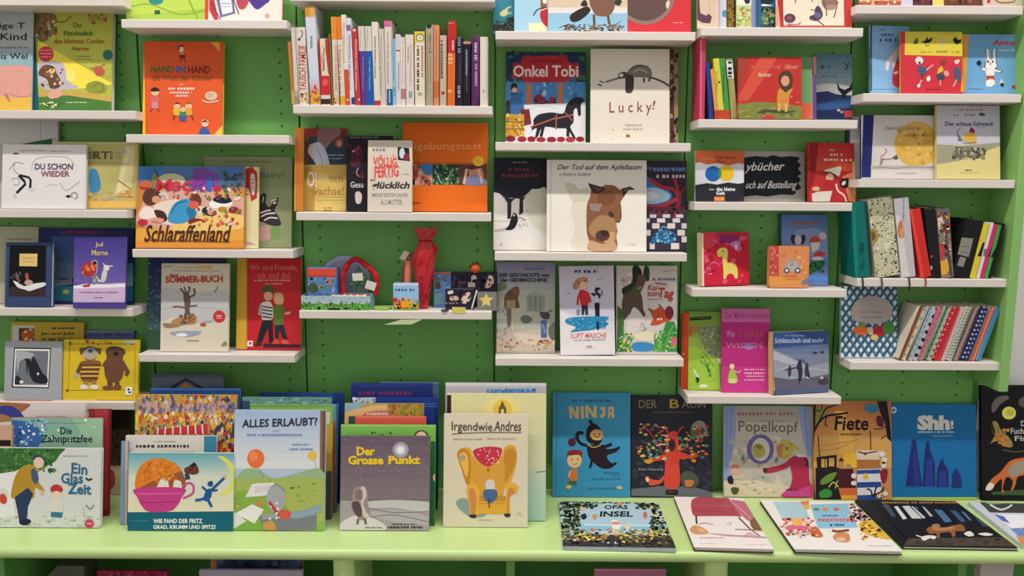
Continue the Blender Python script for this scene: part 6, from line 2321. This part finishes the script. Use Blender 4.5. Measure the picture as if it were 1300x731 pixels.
BOOK('D7', (1080, 72, 1420, 76, 1640, 296, 1294, 284), 'desk', 'lying picture book with a white and blue snow scene, cut by the picture edge', 'c4c8d4', '''
P 3c443c 1075 66 1420 66 1480 125 1130 120
C c8d0c8 9 1130 80 1180 105 1220 95 1240 80
C 8a9a84 7 1110 72 1160 75 1220 70
P e4e4ec 1160 130 1330 130 1400 200 1240 200
P 4a6ab0 1150 128 1200 140 1230 175 1190 160
P 6a88c0 1230 200 1400 190 1460 260 1290 255
P c88a4c 1260 235 1420 260 1640 300 1290 290
E e0d080 1285 195 8 6
''', flat=True, t=.012)

# ------------------------------------------------------------------ inside the cupboard under the table
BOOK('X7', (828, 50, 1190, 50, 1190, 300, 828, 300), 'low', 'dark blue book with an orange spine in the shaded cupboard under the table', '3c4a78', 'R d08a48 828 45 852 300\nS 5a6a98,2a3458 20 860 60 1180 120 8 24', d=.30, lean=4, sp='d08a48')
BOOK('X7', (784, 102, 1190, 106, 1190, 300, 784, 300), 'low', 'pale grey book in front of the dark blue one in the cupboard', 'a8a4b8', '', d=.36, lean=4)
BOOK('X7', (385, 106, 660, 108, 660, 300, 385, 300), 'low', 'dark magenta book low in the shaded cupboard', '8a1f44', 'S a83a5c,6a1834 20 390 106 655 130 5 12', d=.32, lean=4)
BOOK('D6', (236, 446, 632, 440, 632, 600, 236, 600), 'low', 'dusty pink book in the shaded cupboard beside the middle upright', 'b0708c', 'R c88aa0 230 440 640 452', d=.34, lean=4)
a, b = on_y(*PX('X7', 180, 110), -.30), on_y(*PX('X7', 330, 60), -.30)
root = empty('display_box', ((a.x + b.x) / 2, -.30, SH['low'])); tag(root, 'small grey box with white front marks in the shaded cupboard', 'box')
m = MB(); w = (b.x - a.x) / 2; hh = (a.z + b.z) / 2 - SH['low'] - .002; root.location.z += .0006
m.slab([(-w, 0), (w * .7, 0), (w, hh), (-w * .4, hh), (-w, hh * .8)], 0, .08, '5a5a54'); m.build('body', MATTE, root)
m = MB()
for k in range(4): m.box(-w * .85 + k * w * .38, -.001, hh * .68, -w * .85 + k * w * .38 + w * .25, -.0001, hh * .76, 'c8c8c0')
m.build('label', MATTE, root)

# ------------------------------------------------------------------ toys and small boxes on the shelf under the orange book
Z = SH['s33']
def on_shelf(name, crop, x0, y0, x1, y1, d, label, cat, group=None):
    a, b = on_y(*PX(crop, x0, y1), -d), on_y(*PX(crop, x1, y0), -d)
    r = empty(name, ((a.x + b.x) / 2, -d, Z)); tag(r, label, cat, group)
    return r, (b.x - a.x) / 2, b.z - Z, Matrix.Translation(r.location)
def carton(name, crop, x0, y0, x1, y1, d, dep, col, art, label, cat='box', z=0.0, mat=None):
    r, w, h, M = on_shelf(name, crop, x0, y0, x1, y1, d, label, cat)
    r.location.z += z; h -= z; M = Matrix.Translation(r.location)
    c = MB(); out = rounded(w * 2, h, 0)
    c.slab(out, 0, dep, col)
    A = Art(to_plane(M, crop), out)
    if art: A.draw(art, c, None)
    o = c.build('carton', mat or PRINT, r)
    f = MB(); f.slab([(-w * .96, h + .0002), (w * .96, h + .0002), (w * .96, h + .0008), (-w * .96, h + .0008)], dep * .05, dep * .95, mixc(col, 'ffffff', .12)); f.build('tuck_flap', PRINT, r)
    return r
# round plate
r, w, h, M = on_shelf('round_plate', 'X5', 195, 200, 560, 540, .030, 'lavender round picture plate standing upright at the back of the toy shelf', 'plate')
ang = math.radians(8)
cx = r.location.x; rad = w * 0.98
r.location = (cx, -.0205, Z + rad * math.cos(ang) + .0003); r.rotation_euler = (-ang, 0, 0)
m = MB(); n = 40
prof = [(0, .004), (.7, .004), (.78, .001), (.98, -.002), (1, 0), (.98, .002), (.78, .006), (0, .008)]
vs = []; fs = []
for pr, py in prof:
    vs += [(rad * pr * math.cos(2 * PI * i / n), py, rad * pr * math.sin(2 * PI * i / n)) for i in range(n)]
for k in range(len(prof) - 1): fs += [(k * n + i, k * n + (i + 1) % n, (k + 1) * n + (i + 1) % n, (k + 1) * n + i) for i in range(n)]
m.mesh(vs, fs, '9aa4c4'); A = Art(to_plane(Matrix.Translation(r.location) @ Matrix.Rotation(-ang, 4, 'X'), 'X5'), [(rad * .69 * math.cos(2 * PI * i / n), rad * .69 * math.sin(2 * PI * i / n)) for i in range(n)])
pm = MB(); A.draw('B b89aa8 260 250 330 240 350 290 280 310\nB d8a8a0 240 300 330 290 340 330 250 340\nS b0b8d0,a898b8,c8c0c8 30 230 240 460 400 6 18\nE 2a2c34 238 322 22 14\nC dcdcdc 6 380 215 420 212 440 240', pm, pm)
for i, (x, y, z) in enumerate(pm.v): pm.v[i] = (x, y + .0038, z)
m.v += []; base = m.build('plate_body', PLASTIC, r, True); pm.build('plate_print', PRINT, base)
carton('tin_box', 'X5', 118, 342, 318, 560, .088, .045, '5a86c0', 'R d8503c 100 330 330 398\nR b83c30 100 392 330 402\nS 3a66a8,8ab0d8,4a7ab8,c87a6a,5a8a6a 50 120 405 320 540 6 16\nB 4a5a44 120 470 150 440 190 470 180 510 130 510', 'small blue box with a red lid standing in the toy tray', z=.003)
# red arch toy
r, w, h, M = on_shelf('arch_toy', 'X5', 350, 255, 625, 540, .062, 'red ring-shaped plush arch with a green leaf middle and white price tags', 'toy')
to = lambda x, y: (on_y(*PX('X5', x, y), -.062) - r.location)
m = MB(); pts = smooth_loop([(372, 520), (365, 420), (385, 340), (430, 285), (475, 278), (520, 310), (565, 345), (605, 400), (608, 470), (600, 525)], False, 5)
m.tube([to(*p) for p in pts], [.0085 * (1 + .12 * math.sin(i * 1.3)) for i in range(len(pts))], 'b8202c', 10); m.build('arch', MATTE, r, True)
m = MB()
for (x, y, a, l) in ((440, 400, 60, 34), (480, 360, 100, 36), (520, 400, 140, 34), (430, 450, 80, 30), (500, 450, 110, 34), (545, 440, 120, 28), (470, 480, 90, 30)):
    aa = math.radians(a); p = [to(x + l * math.cos(aa + t) * k, y - l * math.sin(aa + t) * k) for t, k in ((0, 1), (1.2, .5), (2.4, .4), (3.14, 1), (-2.4, .4), (-1.2, .5))]
    m.mesh([q + Vector((0, .004 * (i % 2), 0)) for i, q in enumerate(p)] + [q + Vector((0, .006, 0)) for q in p], [tuple(range(6)), tuple(reversed(range(6, 12)))] + [((i + 1) % 6, i, 6 + i, 6 + (i + 1) % 6) for i in range(6)], '3f7a34')
m.cyl(to(480, 528), to(478, 370), .003, '3f7a34', 8)
m.build('leaf_middle', MATTE, r)
for (x0, y0, x1, y1, rt) in ((440, 372, 515, 426, .05), (534, 430, 606, 490, -.3)):
    c = to((x0 + x1) / 2, (y0 + y1) / 2); hw, hh = (x1 - x0) / 2 / 5.621 * .00242, (y1 - y0) / 2 / 5.621 * .00242
    q = [(c.x + a * hw * math.cos(rt) - b * hh * math.sin(rt), c.z + a * hw * math.sin(rt) + b * hh * math.cos(rt)) for a, b in ((-1, -1), (1, -1), (1, 1), (-1, 1))]
    m = MB(); m.slab(q, -.0112, -.0104, 'd8d4cc'); m.build('price_tag', MATTE, r)
# tray
r, w, h, M = on_shelf('toy_tray', 'X5', 72, 540, 562, 642, .112, 'open cardboard tray printed with grass and sky, holding small toys', 'tray')
D_ = .076; th = .002; c = MB(); out = rounded(2 * w, h, 0)
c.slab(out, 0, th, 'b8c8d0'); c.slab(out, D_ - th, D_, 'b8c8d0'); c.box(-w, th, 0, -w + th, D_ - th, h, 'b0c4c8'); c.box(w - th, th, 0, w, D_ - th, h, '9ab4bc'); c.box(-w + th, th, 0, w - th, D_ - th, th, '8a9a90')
A = Art(to_plane(M, 'X5'), out); lt = None
A.draw('R a8c0cc 60 540 600 580\nR 5a9a44 60 594 600 650\nS 6aa84c,4a8a3c,88b86a,3a7a34 120 75 580 560 640 4 10 1.8\nS 8a7ab0,d8d8e0,7a9ac0 26 80 545 555 600 3 7\nB 1c2c24 262 628 300 622 345 626 340 640 265 640\nE 1c2c24 388 626 14 8', c, lt)
c.build('tray_body', PRINT, r)
# items in the tray
for i, (x0, x1, y, col, lb) in enumerate(((285, 525, 520, 'b8343c', 'red and white striped stick lying across the toy tray'), (290, 520, 532, 'd8d0c8', 'white stick with knobbed ends lying in front in the toy tray'))):
    p, q = on_y(*PX('X5', x0, y), -.105 + i * -.001), on_y(*PX('X5', x1, y - 3), -.105 + i * -.001)
    rr = .004; zz = Z + h - .002 + rr * .5 if i == 0 else Z + h + .0
    yy = -.072 if i == 0 else -.0925
    rt = empty('striped_stick' if i == 0 else 'knobbed_stick', ((p.x + q.x) / 2, yy, Z + h - .001 if True else 0)); tag(rt, lb, 'toy')
    rt.location.z = Z + .004 if False else Z + h - rr
    m = MB(); L_ = (q.x - p.x) / 2; m.cyl((-L_, 0, 0), (L_, 0, 0), rr, col, 12); m.build('rod', PLASTIC, rt)
    m = MB()
    if i == 0:
        for k in range(5): m.cyl((-L_ * .8 + k * L_ * .4, 0, 0), (-L_ * .7 + k * L_ * .4, 0, 0), rr * 1.04, 'e0d8d0', 12)
        m.build('stripe_band', PLASTIC, rt)
    else:
        for s in (-1, 1): m.cyl((s * L_, 0, 0), (s * (L_ + .005), 0, 0), rr * 1.5, 'e0dcd4', 12, rr * .8)
        m.build('end_knob', PLASTIC, rt)
rt, w2, h2, M = on_shelf('spinning_top', 'X5', 412, 455, 452, 520, .085, 'small red cone-shaped spinning top in the toy tray', 'toy')
rt.location.z = Z + .0022
m = MB(); m.cyl((0, 0, .0), (0, 0, .022), .002, 'c81c2c', 14, .009); m.cyl((0, 0, .022), (0, 0, .030), .009, 'c81c2c', 14, .003); m.build('body', PLASTIC, rt)
m = MB(); m.cyl((0, 0, .030), (0, 0, .042), .0015, 'd84a4c', 10); m.build('stem', PLASTIC, rt)
# green ring
p = on_y(*PX('X5', 645, 610), -.09)
m = MB(); m.tube([(p.x + .026 * math.cos(2 * PI * i / 24), -.088 + .018 * math.sin(2 * PI * i / 24), Z + .0042) for i in range(25)], .004, '8ab848', 8)
tag(m.build('green_ring', PLASTIC, None, True), 'small green ring lying on the white shelf between tray and blue card box', 'toy')
carton('card_box', 'X6', 50, 420, 214, 592, .105, .03, '8ab4dc', '''
R 9ac4e4 40 415 220 520
D 3a5a9c 62 448 188 24
R e0e8f0 40 418 220 428
R 5a9a3c 40 548 220 595
S e8b830,e07a2c,d83a30,f0d050,5aa83c 60 52 520 212 580 6 14
E c82c30 62 525 14 16
B e8a82c 100 540 130 525 155 540 150 570 110 570
''', 'light blue card box with yellow and red flowers, before the red wrapped bag')
# cellophane bag
r, w, h, M = on_shelf('wrapped_bag', 'X6', 190, 42, 340, 580, .072, 'red crinkled cellophane bag tied near its top, standing on the toy shelf', 'bag')
o = r.location
def sect(x0, x1, y): 
    a, b = on_y(*PX('X6', x0, y), -.072) - o, on_y(*PX('X6', x1, y), -.072) - o
    return (a.x + b.x) / 2, (b.x - a.x) / 2, a.z
SE = [(222, 280, 582), (214, 284, 540), (208, 292, 480), (204, 300, 420), (192, 312, 360), (186, 322, 300), (182, 335, 240), (190, 340, 190), (212, 318, 150), (222, 300, 132), (205, 322, 100), (195, 334, 70), (190, 338, 42)]
m = MB(); n = 22; vs = []; fs = []
rr_ = random.Random(3)
for k, s_ in enumerate(SE):
    cx, hw, z = sect(*s_)
    z = max(z, 0.0006)
    dpt = .020 if 1 < k < 8 else (.012 if k >= 10 else .010)
    for i in range(n):
        a = 2 * PI * i / n; q = 1 + rr_.uniform(-.10, .10)
        vs.append((cx + hw * math.cos(a) * q, dpt * math.sin(a) * (1 + rr_.uniform(-.2, .2)), z + (rr_.uniform(-.006, .006) if k == len(SE) - 1 else 0)))
for k in range(len(SE) - 1): fs += [(k * n + i, k * n + (i + 1) % n, (k + 1) * n + (i + 1) % n, (k + 1) * n + i) for i in range(n)]
fs.append(tuple(reversed(range(n))))
m.mesh(vs, fs, 'c81426'); m.build('cellophane', CELLO, r)
cx, hw, z = sect(218, 305, 134); m = MB()
m.tube([(cx + hw * 1.02 * math.cos(2 * PI * i / 20), .0115 * math.sin(2 * PI * i / 20), z) for i in range(21)], .0018, 'a01020', 6); m.build('tie', MATTE, r)
m = MB(); pts = [sect(*q) for q in ((225, 275, 560), (222, 285, 450), (220, 290, 350), (225, 290, 260), (240, 285, 200))]
for a, b in zip(pts, pts[1:]): m.cyl((a[0], 0, max(a[2], .001)), (b[0], 0, b[2]), a[1] * .62, 'a82430', 12, b[1] * .62)
m.build('contents', MATTE, r)
r, w, h, M = on_shelf('pink_tube', 'X6', 85, 200, 172, 560, .060, 'pinkish tube toy in a red wrapper with a white tag, leaning beside the red bag', 'toy')
t2 = lambda x, y: on_y(*PX('X6', x, y), -.060) - r.location
m = MB(); a, b = t2(138, 575), t2(150, 262); a.z = .0105; m.cyl(a, b, .0115, 'd8745c', 14); m.build('tube', PLASTIC, r)
m = MB(); c0 = t2(150, 252); m.cyl((c0.x, 0, c0.z), (c0.x, 0, c0.z + .008), .010, 'c8686c', 14, .004); m.build('cap', PLASTIC, r)
m = MB(); q = [t2(92, 570), t2(116, 560), t2(128, 330), t2(178, 215), t2(160, 210), t2(108, 310)]
for v_ in q: v_.z = max(v_.z, .001)
vv = [Vector((p.x, .013, p.z)) for p in q] + [Vector((p.x, .0150, p.z)) for p in q]
m.mesh(vv, [tuple(range(6)), tuple(reversed(range(6, 12)))] + [((i + 1) % 6, i, 6 + i, 6 + (i + 1) % 6) for i in range(6)], 'b81c2c'); m.build('wrapper_flap', CELLO, r)
m = MB(); q = [t2(92, 250), t2(125, 195), t2(160, 208), t2(128, 262)]
vv = [Vector((p.x, -.013, p.z)) for p in q] + [Vector((p.x, -.0122, p.z)) for p in q]
m.mesh(vv, [(0, 1, 2, 3), (7, 6, 5, 4)] + [((i + 1) % 4, i, 4 + i, 4 + (i + 1) % 4) for i in range(4)], 'd0c0b0'); m.build('price_tag', MATTE, r)
carton('card_box', 'X6', 318, 342, 430, 555, .05, .03, '5a88bc', 'R c86a4c 315 335 435 352\nS 3a66a0,8ab4d8,5a7a6a,9a6a5a 40 320 355 428 545 6 16\nB 5a4a3c 325 420 350 400 365 440 335 455\nR 6a9ab0 318 480 432 555', 'blue card box with a red top edge beside the dark small cartons')
DARK = '2a2438'
carton('small_carton', 'X6', 436, 346, 628, 556, .046, .03, DARK, 'E d8d0cc 582 380 18 20\nB c8b8a8 545 410 580 395 590 440 550 450\nD 8a6a78 470 400 525 18\nR 3a2c44 436 440 630 462\nS 4a3c58,1c1828 20 440 350 620 440 5 14', 'dark purple carton with a pale bird figure, back row next to the blue card box')
carton('small_carton', 'X6', 632, 346, 738, 556, .046, .03, DARK, 'B d8b8a0 680 380 705 365 715 410 690 440 660 445 665 410\nE e8dcd0 690 375 14 12\nS 4a3c58,1c1828 14 635 350 735 440 5 12', 'dark purple carton with an orange-white figure, back row by the column edge')
carton('small_carton', 'X6', 394, 458, 584, 582, .088, .03, DARK, 'B e0d8d0 410 470 440 462 445 480 415 488\nB d8b0a0 425 505 470 500 480 525 430 530\nB e0c8b4 500 520 530 480 560 478 560 520 530 548 505 545\nD 9a9098 385 540 490 14\nS 4a3c58,1c1828 14 400 465 580 550 5 12', 'dark purple carton with small pale figures, front of the carton group')
# pen
p, q = on_y(*PX('X6', 565, 585), -.121), on_y(*PX('X6', 602, 462), -.0935)
r = empty('silver_pen', (p.x, -.118, Z)); tag(r, 'thin silver pen leaning on the front dark carton', 'pen')
a = Vector((0, 0, .003)); b = Vector((q.x - p.x, .024, q.z - Z)); m = MB(); m.cyl(a + (b - a) * .12, b * .85 + a * .15, .0022, 'c8ccd0', 10); m.build('barrel', PLASTIC, r)
m = MB(); m.cyl(a, a + (b - a) * .12, .0006, 'a8acb0', 10, .0022); m.build('tip', PLASTIC, r)
m = MB(); m.cyl(b * .85 + a * .15, b, .0025, 'dce0e4', 10); m.build('cap', PLASTIC, r)
# star
r, w, h, M = on_shelf('star_pack', 'X6', 604, 470, 736, 590, .104, 'yellow five-pointed star in a clear pack at the end of the toy shelf', 'toy')
s0 = on_y(*PX('X6', 664, 530), -.104) - r.location; R_ = 48 / 5.22 * .00242
m = MB(); st = [(s0.x + R_ * (1 if i % 2 == 0 else .5) * math.sin(PI * i / 5), s0.z + R_ * (1 if i % 2 == 0 else .5) * math.cos(PI * i / 5)) for i in range(10)][::-1]
m.slab(st, .001, .008, 'e8d448'); m.build('star', PLASTIC, r)
m = MB(); m.slab(rounded(2 * w * .98, h * .98, .004), .010, .0112, '5a5a58'); m.build('backing_card', MATTE, r)
m = MB(); m.slab(rounded(2 * w * .98, h * .98, .004), -.001, -.0004, 'e8e8e0'); m.build('clear_front', CLEAR, r)
# orange spiky toy on top of the cartons
p = on_y(*PX('X6', 592, 300), -.061); zc = on_y(*PX('X6', 592, 346), -.046).z + .0010
r = empty('spiky_toy', (p.x, -.061, zc)); tag(r, 'small orange and black spiky toy sitting on the dark cartons', 'toy')
RX = .0155
m = MB(); vs = []; fs = []; nu, nv = 16, 10
for j in range(nv + 1):
    for i in range(nu):
        ph = PI * j / nv; vs.append((RX * math.sin(ph) * math.cos(2 * PI * i / nu), RX * .8 * math.sin(ph) * math.sin(2 * PI * i / nu), RX * .9 - RX * .9 * math.cos(ph)))
for j in range(nv): fs += [(j * nu + i, j * nu + (i + 1) % nu, (j + 1) * nu + (i + 1) % nu, (j + 1) * nu + i) for i in range(nu)]
m.mesh(vs, fs, 'c85a24'); m.build('body', MATTE, r, True)
for k in range(9):
    a = PI * k / 8; d_ = Vector((math.cos(a), 0, math.sin(a))); m = MB(); c_ = Vector((0, 0, RX * .9))
    m.cyl(c_ + d_ * RX * .85, c_ + d_ * RX * 1.5, .0036, '2a2a24' if k % 2 else '8a4a2a', 8, .0005); m.build('spike', MATTE, r)
# labels at the shelf edge
def label_strip(crop, pts, label, col, lean_):
    g = [on_y(*PX(crop, *p), -SD - .0012) for p in pts]
    m = MB(); m.mesh([p for p in g] + [p + Vector((0, .0007, 0)) for p in g], [(3, 2, 1, 0), (4, 5, 6, 7), (0, 1, 5, 4), (1, 2, 6, 5), (2, 3, 7, 6), (3, 0, 4, 7)], col)
    tag(m.build('shelf_label', MATTE), label, 'label')
label_strip('X6', ((438, 572), (528, 574), (528, 614), (438, 612)), 'small yellow paper label stuck on the white shelf edge under the cartons', 'd8cc6a', 0)
label_strip('B2', ((565, 636), (735, 634), (800, 604), (668, 606)), 'pale green paper strip hanging slanting under the white toy shelf edge', 'c8d0a4', 0)
p = on_y(*PX('X6', 392, 582), -.108)
m = MB(); m.cyl((p.x, -.1165, Z + .0003), (p.x, -.1165, Z + .004), .0125, '3a3a50', 24, .0115); tag(m.build('dark_disc', PLASTIC), 'flat dark round disc lying at the foot of the front carton', 'toy')
